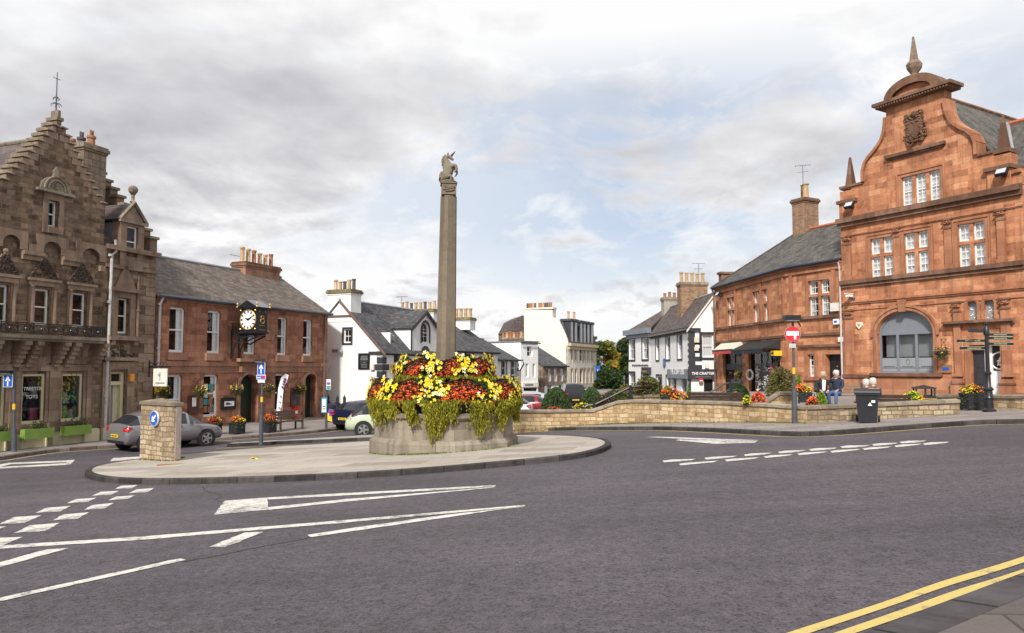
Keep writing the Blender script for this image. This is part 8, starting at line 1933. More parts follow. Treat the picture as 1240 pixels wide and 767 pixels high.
tp = [p+Vector((0, .15)) for p in tp] + [WR[0][0]+Vector((-.1, .3)), WR[3][0]+Vector((0, .4)), FT.w(ur, .2, 0).to_2d(), FT.w(ul, .2, 0).to_2d(), FR1.w(0, .2, 0).to_2d(), FR2.w(0, .2, 0).to_2d(), Vector((14.2, 54.6)), Vector((11.6, 54.6)), Vector((9.5, 44)), Vector((6.5, 34))]
tz_ = TZ
drape('terrace', tp, tz_, 'slab_grey', 'structure')
b = MB()
for p, q in zip(tp, tp[1:]+tp[:1]): b.face([(p.x, p.y, tz_(p.x, p.y)-.002), (q.x, q.y, tz_(q.x, q.y)-.002), (q.x, q.y, -2), (p.x, p.y, -2)])
props(b.build('terrace_wall', 'yellow_stone'), 'side walls of the raised terrace', 'wall')
bpy.data.objects['terrace_wall']['label'] = 'stone retaining edge holding up the paved terrace behind the low wall'
# small stepped walls on the terrace
def lowwall(px0, y0, px1, y1, Y0, Y1, lab, th=.35, zb=T0-.1, m='yellow_stone'):
    a, c = at(px0, y0, Y0), at(px1, y1, Y1); return gwall('garden_wall', lab, [(a.to_2d(), zb, a.z), (c.to_2d(), zb, c.z)], th=th, m=m, base=0)
lowwall(756, 479, 800, 478.3, 31.0, 31.0, 'short brown stone planter wall behind the rising boundary wall', th=.5)
lowwall(926, 487, 944, 474.8, 25.9, 25.9, 'sloping stone wing wall beside the flower box near the no entry post'); lowwall(944.3, 474.8, 966, 475.2, 25.9, 25.9, 'short stone wall behind the no entry post')
lowwall(872, 480.5, 893, 474.6, 31, 31, 'small stone block wall below the handrail by the round hedge')
# handrails
def rail(pts, posts, lab, Y, r=.04, zb=None, two=False):
    P = [at(x, y, Y) for x, y in pts]; t = thing('handrail', lab, 'handrail', P[0], 'black handrails of the steps'); b = MB(); b.tube(P, r, 8)
    if two: b.tube([p-Vector((0, 0, .3)) for p in P], r*.8, 8)
    b.build('rail', 'black_paint', t, smooth=True)
    for x, y0, y1 in posts: b = MB(); b.box(at(x, y0, Y).x-.055, at(x, y0, Y).x+.055, Y-.055, Y+.055, at(x, y1, Y).z, at(x, y0, Y).z+.05); b.build('post', 'black_paint', t)
rail([(708.5, 493), (712, 491), (720, 490.5), (764, 468.8), (776, 468)], [(719.2, 490, 499), (763.2, 468, 484)], 'black handrail rising beside the steps left of the brown shrubs', 30.6, r=.05)
rail([(840, 487.5), (852, 480), (878, 464.6), (893, 463.6)], [(884.8, 464, 484)], 'double black handrail by the hedge before the awning shopfront', 30.5, r=.035, two=True)
# ================================================================ benches, bins, people
def gbench(px0, px1, ytop, Y, lab, rz=0, back=True, L=None, m='dark_wood', zb=T0):
    c = at((px0+px1)/2, 447, Y); L = L or (px1-px0)/FOC*Y; return bench((c.x, c.y, zb), rz, lab, L, m, frame='black_paint')
gbench(831, 896, 480, 28.6, 'long dark bench seen from behind over the boundary wall', rz=pi+.0, L=2.1, zb=-.22)
Yp = 30.0
B1 = at(1017, 447, Yp+.25); bench((B1.x, B1.y, T0), radians(-8), 'timber bench with black ends where two people sit by the black door', 1.95, 'wood', frame='black_paint')
B2 = at(1066, 447, 25.5); bench((B2.x, B2.y, -.2), radians(168), 'dark bench behind the wheelie bin with two grey-haired people', 1.7, 'dark_wood', frame='black_paint')
def person(loc, rz, lab, jacket, shirt, trou, hair, hairlen=0, seed=0, armpose=0, sc_=1.0):
    M = Matrix.Translation(Vector(loc)) @ Matrix.Rotation(rz, 4, 'Z') @ Matrix.Scale(sc_, 4)
    t = thing('person', lab, 'person', loc)
    # front is -y, seat at z .46
    wr = [(-.14, -.3, .66), (.14, -.3, .66)] if not armpose else [(-.05, -.22, 1.1), (.16, -.3, .66)]
    el = [(-.27, -.06, .8), (.27, -.06, .8)] if not armpose else [(-.29, -.12, .9), (.27, -.06, .8)]
    V = [(0, .04, .54, (.15, .12)), (0, .07, .76, (.14, .11)), (0, .09, .98, (.16, .11)), (0, .07, 1.1, (.07, .06)), (0, .05, 1.17, (.055, .055)), (0, .01, 1.25, (.08, .09)), (0, .0, 1.34, (.075, .085))]
    E = [(0, 1), (1, 2), (2, 3), (3, 4), (4, 5), (5, 6)]
    for i, s_ in ((0, -1), (1, 1)):
        k = len(V); V += [(s_*.19, .08, 1.03, .06), (*el[i], .042), (*wr[i], .028)]; E += [(2, k), (k, k+1), (k+1, k+2)]
        w = Vector(wr[i]); d_ = (w-Vector(el[i])).normalized(); up = Vector((0, 0, 1)); sd__ = d_.cross(up).normalized(); palm = w+d_*.06; k2 = len(V); V.append((*palm, (.026, .018))); E.append((k+2, k2))
        for f in range(4): 
            b0 = palm+sd__*(.024*(f-1.5))+d_*.03; b1 = b0+d_*(.035+.006*(1.5-abs(f-1.5)))-up*.01; b2 = b1+d_*.02-up*.02; k3 = len(V); V += [(*b0, .009), (*b1, .008), (*b2, .007)]; E += [(k2, k3), (k3, k3+1), (k3+1, k3+2)]
        th0 = w-sd__*(.03*s_)+d_*.03; k3 = len(V); V += [(*th0, .011), (*(th0-sd__*.02*s_+d_*.03), .009)]; E += [(k+2, k3), (k3, k3+1)]
        k = len(V); V += [(s_*.1, 0, .53, .085), (s_*.14, -.44, .52, .062), (s_*.15, -.5, .1, .036), (s_*.16, -.6, .055, .026)]; E += [(0, k), (k, k+1), (k+1, k+2), (k+2, k+3)]
    k = len(V); V.append((0, -.095, 1.275, .018)); E.append((5, k))   # nose
    body = skin('body', V, E, 'skin', t, 1, M)
    b = MB(M)
    for s_ in (-1, 1): b.ball((s_*.033, -.083, 1.31), .011, 6, 4)
    b.build('eyes', 'black_paint', body); b = MB(M); b.box(-.025, .025, -.089, -.08, 1.225, 1.235); b.build('mouth', 'board_brown', body)
    J = [(0, .05, .55, (.185, .15)), (0, .07, .76, (.175, .14)), (0, .09, .97, (.18, .135)), (0, .075, 1.08, (.12, .1)), (0, .07, 1.14, (.085, .08))]; JE = [(3, 4), (0, 1), (1, 2), (2, 3)]
    for i, s_ in ((0, -1), (1, 1)):
        k = len(J); J += [(s_*.2, .08, 1.02, .078), (*el[i], .06), (*wr[i], .043)]; JE += [(2, k), (k, k+1), (k+1, k+2)]
    skin('jacket', J, JE, jacket, t, 1, M)
    if shirt: b = MB(M); b.prism([(-.06, .62), (.06, .62), (.09, 1.08), (-.05, 1.08)], -.115, -.06); b.build('shirt', shirt, t)
    Tn = [(0, .02, .54, (.15, .12))]; TE = []
    for s_ in (-1, 1): k = len(Tn); Tn += [(s_*.1, -.03, .54, .105), (s_*.14, -.44, .53, .08), (s_*.15, -.5, .09, .058)]; TE += [(0, k), (k, k+1), (k+1, k+2)]
    skin('trousers', Tn, TE, trou, t, 1, M)
    for s_ in (-1, 1): b = MB(M); b.lathe([(0, -.17), (.06, -.14), (.07, 0), (.07, .1), (0, .13)], (s_*.16, -.58, .06), 8, 'y'); b.build('shoe', 'shoe', t, smooth=True)
    b = MB(M); b.lathe([(.07, -.12), (.1, -.07), (.108, -.03), (.112, .03), (.1, .085), (.06, .12), (0, .13)], (0, .035, 1.3), 12)
    for i in range(60): a = random.random()*6.28; b.leaf((.1*cos(a), .02+.1*sin(a) if sin(a) > -.3 else .02, 1.3+random.random()*.08-hairlen*random.random()*.12), .035)
    b.build('hair', hair, t)
    return t
hp = at(996.5, 447, Yp-.0); person((hp.x, hp.y, T0), radians(-16), 'seated fair-haired person in black jacket over a white top on the timber bench', 'jacket_black', 'shirt_white', 'jeans_dark', 'hair_blond', 1)
hp = at(1012, 447, Yp-.05); person((hp.x, hp.y, T0), radians(-42), 'seated white-haired person in navy jacket and blue jeans with a hand raised to the face', 'jacket_navy', None, 'jeans', 'hair_white', 0, armpose=1, sc_=1.04)
hp = at(1047.5, 447, 25.3); person((hp.x, hp.y, -.16), radians(190), 'seated person with short white hair, left of two seen from behind above the bin', 'jacket_navy', None, 'jeans_dark', 'hair_white', 0)
hp = at(1056, 447, 25.2); person((hp.x, hp.y, -.12), radians(180), 'seated person with fuller grey hair, right of two seen from behind above the bin', 'jacket_navy', None, 'jeans_dark', 'hair_white', 1)
c = at(984.5, 447, 29.4); b = MB(Matrix.Translation((c.x, c.y, T0))); b.prism([(-.2, 0), (.2, 0), (.16, .4), (-.14, .42)], -.1, .1); b.tube([(-.1, 0, .4), (-.06, 0, .58), (.08, 0, .58), (.1, 0, .4)], .012, 4); props(b.build('shopping_bag', 'bag_white'), 'pale shopping bag standing beside the two seated people', 'bag')
# wheelie bin
p = gp(1051, 512, .12); t = thing('wheelie_bin', 'black wheelie bin with white sticker standing on the pavement by the wall', 'bin', p); M_ = Matrix.Translation(p) @ Matrix.Rotation(radians(-28), 4, 'Z')
S_ = p.y/FOC; Hb = at(1051, 471.5, p.y).z-p.z
b = MB(M_); w0, w1, d0, d1 = .24, .3, .24, .34
for (xa, ya_), (xb, yb_) in zip([(-1, -1), (1, -1), (1, 1), (-1, 1)], [(1, -1), (1, 1), (-1, 1), (-1, -1)]): b.face([(xa*w0, ya_*d0, .02), (xb*w0, yb_*d0, .02), (xb*w1, yb_*d1, Hb*.88), (xa*w1, ya_*d1, Hb*.88)])
b.face([(-w0, -d0, .02), (w0, -d0, .02), (w0, d0, .02), (-w0, d0, .02)]); b.box(-w1-.03, w1+.03, -d1-.03, d1+.03, Hb*.84, Hb*.9); b.build('body', 'bin_black', t)
b = MB(M_); b.prismx([(-d1-.06, Hb*.905), (d1+.02, Hb*.905), (d1+.04, Hb*.98), (.1, Hb*1.02), (-d1-.04, Hb*.95)], -w1-.05, w1+.05); b.tube([(-w1, d1+.1, Hb*.93), (w1, d1+.1, Hb*.93)], .02, 6); b.build('lid', 'bin_black', t)
for s_ in (-1, 1): b = MB(M_); b.cyl((s_*.26 if s_ > 0 else -.33, .22, .1), .1, .06, 14, 'x'); b.build('wheel', 'rubber', t)
b = MB(M_); b.prism([(.02, Hb*.52), (.14, Hb*.52), (.08, Hb*.62)], -.335, -.325); b.prism([(.12, Hb*.61), (.22, Hb*.61), (.22, Hb*.68), (.12, Hb*.68)], -.34, -.33)
b.M = M_ @ Matrix.Rotation(0, 4, 'Z'); b.build('sticker', 'sign_white', t)
# litter bin
c = at(1118, 447, 26.6); M_ = Matrix.Translation((c.x, c.y, T0-.3)) @ Matrix.Rotation(radians(-20), 4, 'Z'); zt_ = at(1118, 467.5, 26.6).z-T0+.3; w = 13.2/FOC*26.6*.8
t = thing('litter_bin', 'square black litter bin with open sides and shallow domed roof', 'bin', (c.x, c.y, T0-.3)); b = MB(M_); b.box(-w, w, -w, w, 0, zt_-.42); b.box(-w-.02, w+.02, -w-.02, w+.02, zt_-.42, zt_-.36); b.build('body', 'bin_black', t)
b = MB(M_)
for sx_ in (-1, 1):
    for sy in (-1, 1): b.box(sx_*w-.05*(sx_ > 0)-.0, sx_*w+.05*(sx_ < 0), sy*w-.05*(sy > 0), sy*w+.05*(sy < 0), zt_-.36, zt_-.1)
b.box(-.03, .03, -w, -w+.05, zt_-.36, zt_-.1); b.build('uprights', 'bin_black', t); b = MB(M_); b.box(-w-.03, w+.03, -w-.03, w+.03, zt_-.1, zt_-.05)
for p_, q_ in zip([(-1, -1), (1, -1), (1, 1), (-1, 1)], [(1, -1), (1, 1), (-1, 1), (-1, -1)]): b.face([(p_[0]*w, p_[1]*w, zt_-.05), (q_[0]*w, q_[1]*w, zt_-.05), (0, 0, zt_+.04)])
b.build('roof', 'bin_black', t); b = MB(M_); b.box(-w-.025, w+.025, -w-.025, -w-.021, zt_-.47, zt_-.43); b.build('gold_line', 'gold', t)
# ================================================================ shrubs and planted flowers
def shrub(px0, px1, ytop, ybot, Y, lab, mats, n=1500, leaf=.06, name='shrub', dome=True, zb=None, seed=1, droop=False, loose=0, cat='shrub', group=None):
    random.seed(seed); c = at((px0+px1)/2, ybot, Y); rx = (px1-px0)/2/FOC*Y; zt_ = at(px0, ytop, Y).z; z0 = c.z if zb is None else zb; h = zt_-z0
    t = thing(name, lab, cat, (c.x, c.y, z0), group); b = MB(); b.tube([(c.x, c.y, z0-.02), (c.x, c.y, z0+h*.6)], [.05, .02], 6)
    for i in range(5): a = i*1.3; b.tube([(c.x, c.y, z0+h*.1), (c.x+rx*.5*cos(a), c.y+rx*.5*sin(a), z0+h*.55)], [.025, .01], 5)
    b.build('stems', 'bark', t); b = MB()
    cl = [(random.random()*6.28, random.uniform(.05, .95), random.randrange(len(mats))) for i in range(40)]
    for i in range(n):
        if loose: a, g, m_ = random.choice(cl); a += random.gauss(0, .25); g = min(1, max(0, g+random.gauss(0, .1)))
        else: a, g, m_ = random.random()*6.28, random.random(), random.randrange(len(mats))
        r_ = rx*(sqrt(max(0, 1-g*g)) if dome else (1-g)*.95+.05)*(random.uniform(.75, 1.03) if random.random() < .8 else random.random())*(1+loose*random.uniform(-.25, .2))
        p = Vector((c.x+r_*cos(a), c.y+r_*sin(a)*.85, z0+g*h)); b.m = m_ if random.random() < .8 else random.randrange(len(mats))
        b.leaf(p, leaf*random.uniform(.6, 1.2), Vector((cos(a)*.5+random.gauss(0, .2), sin(a)*.5+random.gauss(0, .2), -.8)).normalized()*leaf if droop else None)
    b.build('foliage', mats, t); return t
shrub(655, 692, 470, 501, 33, 'dark green drooping dome shrub between the parked cars', ['leaf_dark', 'leaf_mid', 'leaf_dark'], 5200, .07, droop=True, seed=41)
shrub(702, 731, 470, 497, 34, 'dark green dome shrub right of the dark parked car', ['leaf_dark', 'leaf_mid', 'leaf_dark'], 4200, .07, droop=True, seed=42)
shrub(722, 766, 472.5, 496, 31, 'brownish spreading shrub beside the handrail', ['leaf_tan', 'leaf_olive_dark', 'leaf_mid', 'leaf_purple'], 4200, .06, loose=1, seed=43)
shrub(745, 770, 466, 482, 34, 'low mossy brown shrub behind the handrail top', ['leaf_olive', 'leaf_tan'], 1600, .05, loose=.5, seed=44)
shrub(763, 802, 456, 482, 31.5, 'large loose olive and bronze shrub before the white bay house', ['leaf_olive_dark', 'leaf_tan', 'leaf_olive', 'leaf_purple'], 4200, .06, loose=1.2, seed=45)
shrub(878.5, 908, 465, 484, 33, 'clipped round dark hedge shrub by the double handrail', ['leaf_dark', 'leaf_mid'], 3200, .05, seed=46)
shrub(929, 965, 445, 480, 29.5, 'big bronze and olive shrub behind the no entry post', ['leaf_tan', 'leaf_olive', 'leaf_olive_dark', 'leaf_tan'], 5200, .055, loose=1, seed=47)
shrub(962.5, 973.5, 454, 477, 27.3, 'bright lime conifer right of the no entry post', ['leaf_lime', 'leaf_light'], 1500, .035, dome=False, seed=48, cat='conifer', name='conifer')
def capz(px, P): 
    for (a, z0, z1), (c, q0, q1) in zip(P, P[1:]):
        pa, pc = 620+a.x/a.y*FOC, 620+c.x/c.y*FOC
        if pa <= px <= pc: k = (px-pa)/(pc-pa); return a.lerp(c, k), z1+(q1-z1)*k
q, zt_ = capz(994, WQ); Yw = q.y+.55
shrub(987, 1002, 475, 492.5, Yw, 'lime green dome plant beside orange flowers on the wall corner', ['leaf_lime', 'leaf_light', 'leaf_lime'], 1500, .032, seed=49)
def clump(px0, px1, ytop, ybot, Y, lab, cols, n=130, leafs=('leaf_mid', 'leaf_dark'), seed=1, fs=.035):
    random.seed(seed); c = at((px0+px1)/2, ybot, Y); rx = (px1-px0)/2/FOC*Y; h = at(px0, ytop, Y).z-c.z; t = thing('flower_clump', lab, 'flowers', c, 'flower clumps along the terrace wall'); b = MB(); f_ = MB()
    for i in range(260): a = random.random()*6.28; g = random.random(); r_ = rx*sqrt(1-g*g)*random.uniform(.4, 1); b.m = i % 2; b.leaf((c.x+r_*cos(a), c.y+r_*sin(a)*.7, c.z+g*h*.9), .04)
    for i in range(n): a = random.random()*6.28; g = random.random(); r_ = rx*sqrt(1-g*g)*random.uniform(.85, 1.05); f_.m = random.randrange(len(cols)); f_.octa((c.x+r_*cos(a), c.y+r_*sin(a)*.7, c.z+.03+g*h), random.uniform(.7, 1.2)*fs)
    b.build('foliage', list(leafs), t); f_.build('flowers', list(cols), t)
clump(976, 991, 481.5, 493, Yw, 'dark orange flowers beside the lime dome plant on the wall corner', ('petal_orange', 'petal_red'), seed=51)
clump(909, 928, 476, 490.5, 25.5, 'large orange-red flower clump left of the no entry post', ('petal_orange', 'petal_red'), 200, seed=52); clump(899.5, 909.5, 480, 490, 25.5, 'small yellow and green flower clump left of the orange-red one', ('petal_yellow', 'leaf_lime'), 70, seed=53)
clump(1094, 1117, 475, 488, 26.3, 'bright green plant with yellow flowers on the wall before the litter bin', ('leaf_lime', 'leaf_light', 'leaf_lime', 'petal_yellow'), 330, ('leaf_lime', 'leaf_light'), seed=54, fs=.045)
clump(1092, 1099, 479, 487, 26.1, 'yellow flowers at the left of the bright green plant', ('petal_yellow',), 40, seed=57); clump(1115, 1120, 482.5, 487, 26.1, 'tiny orange flowers at the right of the bright green plant', ('petal_yellow', 'petal_orange'), 25, seed=58)
clump(694, 717, 489, 496, 31, 'row of yellow flowers over the low wall by the handrail foot', ('petal_yellow',), 60, seed=55); clump(662, 680, 493.5, 499, 30.6, 'red and yellow flowers over the low wall under the dome shrub', ('petal_red', 'petal_orange'), 50, seed=56)
c = at(972, 488, 26.6); planter((c.x, c.y, at(972, 488, 27).z), 'black planter of yellow and orange flowers behind the no entry post', w=.5, d=.45, h=at(972, 475, 27).z-at(972, 488, 27).z, fh=.26)
c = at(811, 487, 29.2); planter((c.x, c.y, c.z), 'dark planter of orange flowers at the left end of the long bench', w=.62, d=.5, h=.26, cols=('petal_orange', 'petal_red'), fh=.3)
shrub(803, 812.5, 467, 480, 29.2, 'lime green round conifer above the orange flowers', ['leaf_lime', 'leaf_light'], 900, .035, seed=60, cat='conifer', name='conifer', zb=None)
clump(812, 834, 475, 488, 28.9, 'orange and yellow flowers between the two lime conifers', ('petal_orange', 'petal_red', 'petal_yellow'), 200, seed=61)
shrub(829.5, 838, 468, 486, 29.0, 'narrow pointed lime conifer beside the long bench', ['leaf_lime', 'leaf_light'], 900, .033, dome=False, seed=62, cat='conifer', name='conifer')
p = gp(1178, 496.5, .125); planter(p, 'black planter with orange flowers and trailing pale leaves before the town hall door', rz=.1, w=.62, d=.45, h=.56, cols=('petal_yellow', 'petal_orange'), trail='leaf_light', fh=.28, spill=.6)
b = MB(); random.seed(70)
for i in range(2200):
    k = random.random()*(len(WP)-1); i0 = int(k); a, c = WP[i0][0], WP[i0+1][0]; q = a.lerp(c, k-i0); d_ = abs(random.gauss(0, .05)); n_ = offs([a, c], -1)[0]-a
    if i0 < 4 and random.random() < .6: continue
    b.m = i % 2; x, y = q.x+n_.x*d_, q.y+n_.y*d_; b.leaf((x, y, G(x, y)+.13), .03, Vector((random.gauss(0, .012), random.gauss(0, .012), .035*random.random()+.01)))
props(b.build('weeds', ['grass', 'leaf_olive']), 'tufts of grass and weeds along the foot of the long stone wall', 'weeds', kind='stuff')
# ================================================================ bus stop, gate, advertising flag near the hotel
FGy = 41.5
p = gp(395, 517.5, .2); p.z = lpave(p.x, p.y); Yb = p.y; H_ = at(395, 459, Yb).z-p.z
t = thing('bus_stop', 'grey bus stop pole with small flag sign and timetable panel', 'bus stop', p); b = MB(Matrix.Translation(p)); b.tube([(0, 0, 0), (0, 0, H_)], .06, 8); b.build('pole', 'pole_grey', t)
f = Fr(395.8, Yb, 1, 0); 
for nm, m, x0, x1, y0, y1 in (('flag', 'sign_white', 396, 401.2, 459.5, 472), ('timetable', 'sky_blue', 390.3, 397, 481.7, 500)):
    b = MB(f); b.box(f.u(x0), f.u(x1), -.09, -.07, f.z(x0, y1), f.z(x0, y0)); o = b.build(nm, m, t); b = MB(f)
    if nm == 'flag': b.box(f.u(x0)+.03, f.u(x1)-.03, -.1, -.091, f.z(x0, 466), f.z(x0, 463)); b.m = 1; b.box(f.u(x0)+.02, f.u(x1)-.02, -.1, -.091, f.z(x0, 471.5), f.z(x0, 467.5))
    else: b.m = 2; b.box(f.u(x0)+.05, f.u(x1)-.05, -.1, -.091, f.z(x0, 499), f.z(x0, 483.5)); b.m = 0; b.box(f.u(x0)+.07, f.u(x1)-.07, -.106, -.101, f.z(x0, 493), f.z(x0, 491.5)); b.m = 3; b.box(f.u(x0)+.07, f.u(x1)-.07, -.106, -.101, f.z(x0, 496), f.z(x0, 494))
    b.build('print', ['purple', 'teal', 'sign_white', 'orange_sign'], o)
f = Fr(398.5, 45.3, .93, -.3); t = thing('yard_gate', 'navy painted timber yard gate with scalloped top and pointed posts', 'gate', f.w(0, 0, G(f.p.x, 45.3))); u1, u2, u3 = 0, f.u(409.3), f.u(417.5); zg = G(f.p.x, 45.3)-.2
for a, c in ((u1, u2), (u2, u3)):
    n_ = 8; top = [(a+(c-a)*i/n_, f.z(404, 484)-.28*sin(pi*i/n_)) for i in range(n_+1)]; b = MB(f); b.wall([(a, zg), (c, zg)]+list(reversed(top)), [], th=.05)
    for i in range(1, 7): x = a+(c-a)*i/7; b.box(x-.006, x+.006, -.012, -.001, zg, f.z(404, 488))
    b.build('leaf', 'navy_paint', t)
for u in (u1, u2, u3): b = MB(f); b.box(u-.07, u+.07, -.05, .08, zg, f.z(404, 481.5)); b.lathe([(.1, f.z(404, 481.5)), (.06, f.z(404, 480.5)), (0, f.z(404, 477.5))], (u, 0, 0), 6); b.build('post', 'navy_paint', t)
f = Fr(396.5, 40.5, 1, .1); zg = lpave(f.p.x, 40.5); t = thing('advertising_board', 'yellow and purple printed board leaning by the bus stop', 'board', (f.p.x, 40.5, zg)); b = MB(f); ux = f.u(406.5); z1 = f.z(400, 499.5); b.ext([(0, 0, zg+.12), (ux*.9, 0, zg), (ux, 0, z1-.15), (.1*ux, 0, z1)], (0, 0, 0), (0, .05, 0)); o = b.build('panel', 'petal_yellow', t); b = MB(f); b.ext([(ux*.3, 0, zg+.35), (ux*.85, 0, zg+.3), (ux*.85, 0, zg+.55), (ux*.35, 0, zg+.6)], (0, -.01, 0), (0, -.002, 0)); b.ext([(.05, 0, z1-.02), (ux*.9, 0, z1-.15), (ux*.95, 0, z1+.12), (.15, 0, z1+.2)], (0, -.01, 0), (0, .03, 0)); b.build('print', 'purple', o)
c = at(401, 447, 41.2); b = MB(Matrix.Translation((c.x, c.y, G(c.x, c.y)+.15))); b.lathe([(.26, 0), (.3, .8), (.3, .95), (.2, 1.02), (0, 1.04)], (0, 0, 0), 12); props(b.build('dustbin', 'bin_black'), 'black dustbin behind the yellow board', 'bin')
# ================================================================ cars
def car(loc, heading, lab, paint, kind='hatch', L=4.2, W=1.76, H=1.46, plate=True, group=None, wheels='rim', roofm=None):
    """built at the origin, nose to +x, then placed"""
    t = thing('parked_car', lab, 'car', (0, 0, 0), group)
    k = L/4.2; h = H/1.46; w = W/1.76
    if kind == 'beetle':
        ST = [(0, .42, .55, .58, .55, .4), (.06, .32, .72, .76, .7, .5), (.3, .28, .86, .96, .78, .58), (.75, .28, .95, 1.22, .84, .62), (.8, .28, .95, 1.25, .84, .62), (1.25, .28, .95, 1.42, .86, .62), (1.9, .28, .95, 1.5, .87, .62), (1.98, .28, .95, 1.5, .87, .62), (2.6, .28, .95, 1.42, .87, .62), (2.7, .28, .94, 1.38, .87, .62), (3.15, .28, .93, 1.0, .86, .64), (3.6, .28, .84, .88, .83, .6), (3.95, .3, .68, .72, .74, .5), (4.12, .38, .5, .52, .55, .4)]
        side = [(.8, 1.9), (1.98, 2.6)]; rear = (.3, .75); wind = (2.7, 3.15)
    elif kind == 'suv':
        ST = [(0, .5, .85, .88, .76, .66), (.05, .36, 1.0, 1.03, .86, .74), (.12, .34, 1.08, 1.12, .88, .7), (.35, .34, 1.1, 1.58, .89, .66), (.45, .34, 1.1, 1.64, .89, .66), (.8, .34, 1.1, 1.7, .9, .66), (1.9, .34, 1.08, 1.72, .9, .66), (2.0, .34, 1.08, 1.72, .9, .66), (2.55, .34, 1.06, 1.68, .9, .66), (2.68, .34, 1.05, 1.64, .9, .66), (3.2, .34, 1.04, 1.08, .89, .74), (3.85, .34, .98, 1.0, .87, .72), (4.12, .36, .82, .84, .8, .66), (4.2, .45, .6, .62, .7, .6)]
        side = [(.45, 1.9), (2.0, 2.55)]; rear = (.12, .35); wind = (2.68, 3.2)
    else:
        ST = [(0, .45, .74, .76, .7, .6), (.05, .3, .9, .93, .82, .7), (.14, .28, .98, 1.04, .85, .64), (.55, .28, 1.0, 1.34, .86, .6), (.75, .28, 1.0, 1.38, .87, .6), (1.0, .28, .99, 1.43, .875, .6), (1.85, .28, .97, 1.46, .88, .61), (1.93, .28, .97, 1.46, .88, .61), (2.5, .28, .94, 1.42, .88, .61), (2.62, .28, .93, 1.38, .88, .61), (3.3, .28, .9, .93, .86, .68), (3.85, .28, .8, .83, .83, .66), (4.12, .3, .64, .66, .76, .6), (4.2, .4, .5, .52, .64, .5)]
        side = [(.75, 1.85), (1.93, 2.5)]; rear = (.14, .55); wind = (2.62, 3.3)
    def sec(s_):
        x, zb, zs, zr, ww, wr = s_; x *= k; ww *= w; wr *= w; zb, zs, zr = zb*h, zs*h, zr*h; cab = zr-zs > .08
        pr = [(0, zb), (ww*.86, zb), (ww*.97, zb+.12), (ww, (zb+zs)/2), (ww*.975, zs-.1*h), (ww*.93, zs), (wr+.03, zr-.07 if cab else zr-.015), (wr*.82, zr-.01), (0, zr+(.02 if cab else .015))]
        return [Vector((x, y, z)) for y, z in pr]
    R_ = [sec(s_) for s_ in ST]; body = MB(); gl = MB()
    def isin(a, c, L_): return any(abs(a-p) < .01 or (a >= p-.01 and c <= q+.01) for p, q in L_ if a >= p-.01 and c <= q+.01)
    for i in range(len(R_)-1):
        xa, xb = ST[i][0], ST[i+1][0]
        for j in range(8):
            for s_ in (1, -1):
                q = [R_[i][j], R_[i+1][j], R_[i+1][j+1], R_[i][j+1]]; q = [Vector((p.x, p.y*s_, p.z)) for p in q]
                g = (j == 5 and (isin(xa, xb, side) or isin(xa, xb, [wind, rear]))) or (j in (6, 7) and isin(xa, xb, [wind, rear]))
                (gl if g else body).face(q)
    for i in (0, -1):
        for s_ in (1, -1): body.face([Vector((p.x, p.y*s_, p.z)) for p in R_[i]])
    if roofm:
        pass
    bo = body.build('body', [paint], t, smooth=60, weld=True); o = gl.build('windows', 'dark_glass' if kind != 'beetle' else 'dark_glass', t, smooth=60, weld=True)
    if roofm:
        b = MB()
        for i in range(len(R_)-1):
            xa, xb = ST[i][0], ST[i+1][0]
            if xa >= rear[0]-.01 and xb <= 2.71:
                for j in (6, 7):
                    for s_ in (1, -1): b.face([Vector((p.x, p.y*s_*1.01, p.z+.012)) for p in (R_[i][j], R_[i+1][j], R_[i+1][j+1], R_[i][j+1])])
                if xb <= .81:
                    for s_ in (1, -1): b.face([Vector((p.x, p.y*s_*1.01, p.z+.004)) for p in (R_[i][5], R_[i+1][5], R_[i+1][6], R_[i][6])])
        b.build('soft_top', roofm, t)
    rw = .325*h if kind != 'suv' else .36
    for x in (.8*k, 3.35*k):
        for s_ in (-1, 1):
            y = s_*W/2*.985
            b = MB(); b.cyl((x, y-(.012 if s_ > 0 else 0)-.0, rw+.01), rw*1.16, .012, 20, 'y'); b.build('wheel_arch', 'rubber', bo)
            b = MB(); y0 = y-.2 if s_ > 0 else y; yo = y+.015*s_
            b.lathe([(rw*.66, -.1), (rw*.96, -.1), (rw, -.07), (rw, .07), (rw*.96, .1), (rw*.66, .1)], (x, y-.085*s_, rw), 22, 'y'); wh = b.build('wheel', 'rubber', t, smooth=True)
            b = MB(); b.lathe([(rw*.68, .03), (rw*.62, .03), (rw*.6, -.01), (.0, -.01)] if False else [(rw*.68, 0), (rw*.62, 0)], (x, y+.022*s_, rw), 22, 'y')
            for q in range(5):
                a = 2*pi*q/5; d0 = Vector((cos(a), 0, sin(a))); e0 = Vector((-sin(a), 0, cos(a))); c0 = Vector((x, y+.024*s_, rw))
                b.face([c0+e0*.05, c0-e0*.05, c0+d0*rw*.64-e0*.035, c0+d0*rw*.64+e0*.035])
            b.cyl((x, y+.015*s_, rw), .06, .012, 10, 'y'); b.build('rim', wheels, wh)
            b = MB(); b.cyl((x, y+.008*s_, rw), rw*.67, .006, 20, 'y'); b.build('hub_shadow', 'black_paint', wh)
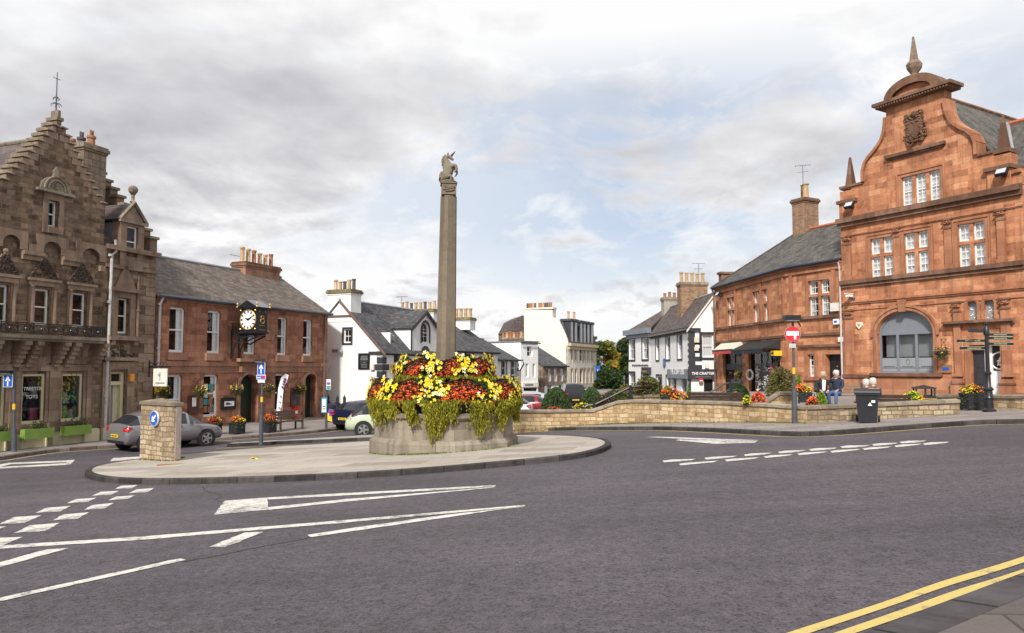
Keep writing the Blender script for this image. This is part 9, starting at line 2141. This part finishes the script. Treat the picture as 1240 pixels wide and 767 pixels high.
    for s_ in (-1, 1):
        zl = (.78 if kind != 'suv' else .95)*h; b = MB()
        if kind == 'beetle': b.lathe([(0, 0), (.09, .0), (.1, .05)], (.15*k, s_*.58*w, .74*h), 10, 'x'); b.face([(.02, s_*.45*w, .58*h), (.1, s_*.7*w, .6*h), (.28, s_*.77*w, .84*h), (.12, s_*.5*w, .8*h)])
        else: b.ext([(.03*k, s_*.6*w, zl), (.0, s_*.6*w, zl+.13), (.08*k, s_*.84*w, zl+.17), (.22*k, s_*.872*w, zl+.15), (.06*k, s_*.84*w, zl)], (-.03, 0, 0), (.02, 0, 0))
        b.build('tail_light', 'tail_red', t); b = MB(); b.ext([(4.05*k, s_*.5*w, .66*h), (4.14*k, s_*.5*w, .6*h), (3.98*k, s_*.79*w, .62*h), (3.8*k, s_*.83*w, .76*h)], (.02, 0, .01), (.05, 0, .03)); b.build('headlight', 'head_lamp', t)
        b = MB(); b.box(2.72*k, 2.86*k, s_*.88*w, s_*1.02*w, .93*h, 1.05*h); b.build('mirror', paint, t)
        b = MB(); 
        for xx in (1.9,): b.box(xx*k, xx*k+.012, s_*.8825*w, s_*.885*w, .36*h, .93*h)
        b.box(2.1*k, 2.25*k, s_*.885*w, s_*.91*w, .84*h, .87*h); b.build('door_handle', 'black_paint', t)
    b = MB(); b.box(-.02, .02, -.6*w, .6*w, .34*h, .42*h); b.build('bumper', 'black_paint', t)
    if plate:
        b = MB(); zp = (.6 if kind != 'beetle' else .45)*h; b.box(-.045, -.02, -.26, .26, zp-.055, zp+.055); o = b.build('number_plate', 'plate_yellow', t); b = MB()
        for i in range(7): b.box(-.05, -.046, -.2+i*.06+(.02 if i > 2 else 0), -.165+i*.06+(.02 if i > 2 else 0), zp-.03, zp+.03)
        b.build('lettering', 'black_paint', o)
    z_ = G(loc[0]+cos(heading)*L/2, loc[1]+sin(heading)*L/2); z0 = G(loc[0], loc[1])
    t.location = (loc[0], loc[1], z0+.005); t.rotation_euler = (0, -atan2(z_-z0, L/2), heading); return t
def car_at(px, py, wx, wy, heading, *a, **k):
    """put the contact point of the wheel (local wx, wy) at a photo position"""
    q = gp(px, py); c, s = cos(heading), sin(heading); car((q.x-(c*wx-s*wy), q.y-(s*wx+c*wy)), heading, *a, **k)
hd = atan2(.8, .6)
car_at(250, 540.5, 3.35*3.95/4.2, -.84, hd, 'grey hatchback driving away partly hidden behind the stone pillar', 'car_grey', L=3.95, H=1.45, W=1.74)
hd = atan2(.2, .98)
car_at(440, 529.5, .78, -.84, hd, 'pale mint rounded small car with black soft top beside the flower display', 'car_mint', kind='beetle', L=4.1, H=1.5, plate=False, roofm='black_paint')
hd = atan2(.86, .5)
car_at(425, 521.5, .5, -.1, hd, 'dark navy hatchback parked with its rear towards the square', 'car_navy', L=3.8, H=1.46, W=1.64)
def car_c(px, Y, heading, *a, **k): X = (px-620)/FOC*Y; car((X, Y), heading, *a, **k)
car_c(645, 39.0, pi-.12, 'white hatchback whose bonnet shows above the low wall beside the planter', 'car_white', plate=False, L=4.1, H=1.42)
car_c(665, 43.5, pi-.1, 'red saloon in the row behind the low stone wall', 'car_red', plate=False, L=4.3, H=1.44)
car_c(671, 49.5, pi-.1, 'silver estate car behind the red one', 'car_silver', plate=False, L=4.5, H=1.5)
car_c(664, 57.0, pi-.1, 'pale grey saloon farthest of the cars by the white shop house', 'car_silver', plate=False, L=4.4, H=1.5)
car_c(697, 58, radians(95), 'dark blue four-wheel drive parked between the two dome shrubs', 'car_black', kind='suv', L=4.3, H=1.72)
car_c(707, 66, radians(100), 'silver grey car just beyond the dark four-wheel drive', 'car_silver', L=4.3, H=1.5)
car_c(688, 72, radians(100), 'black car farther down the street near the stone shop', 'car_black', L=4.3, H=1.5)
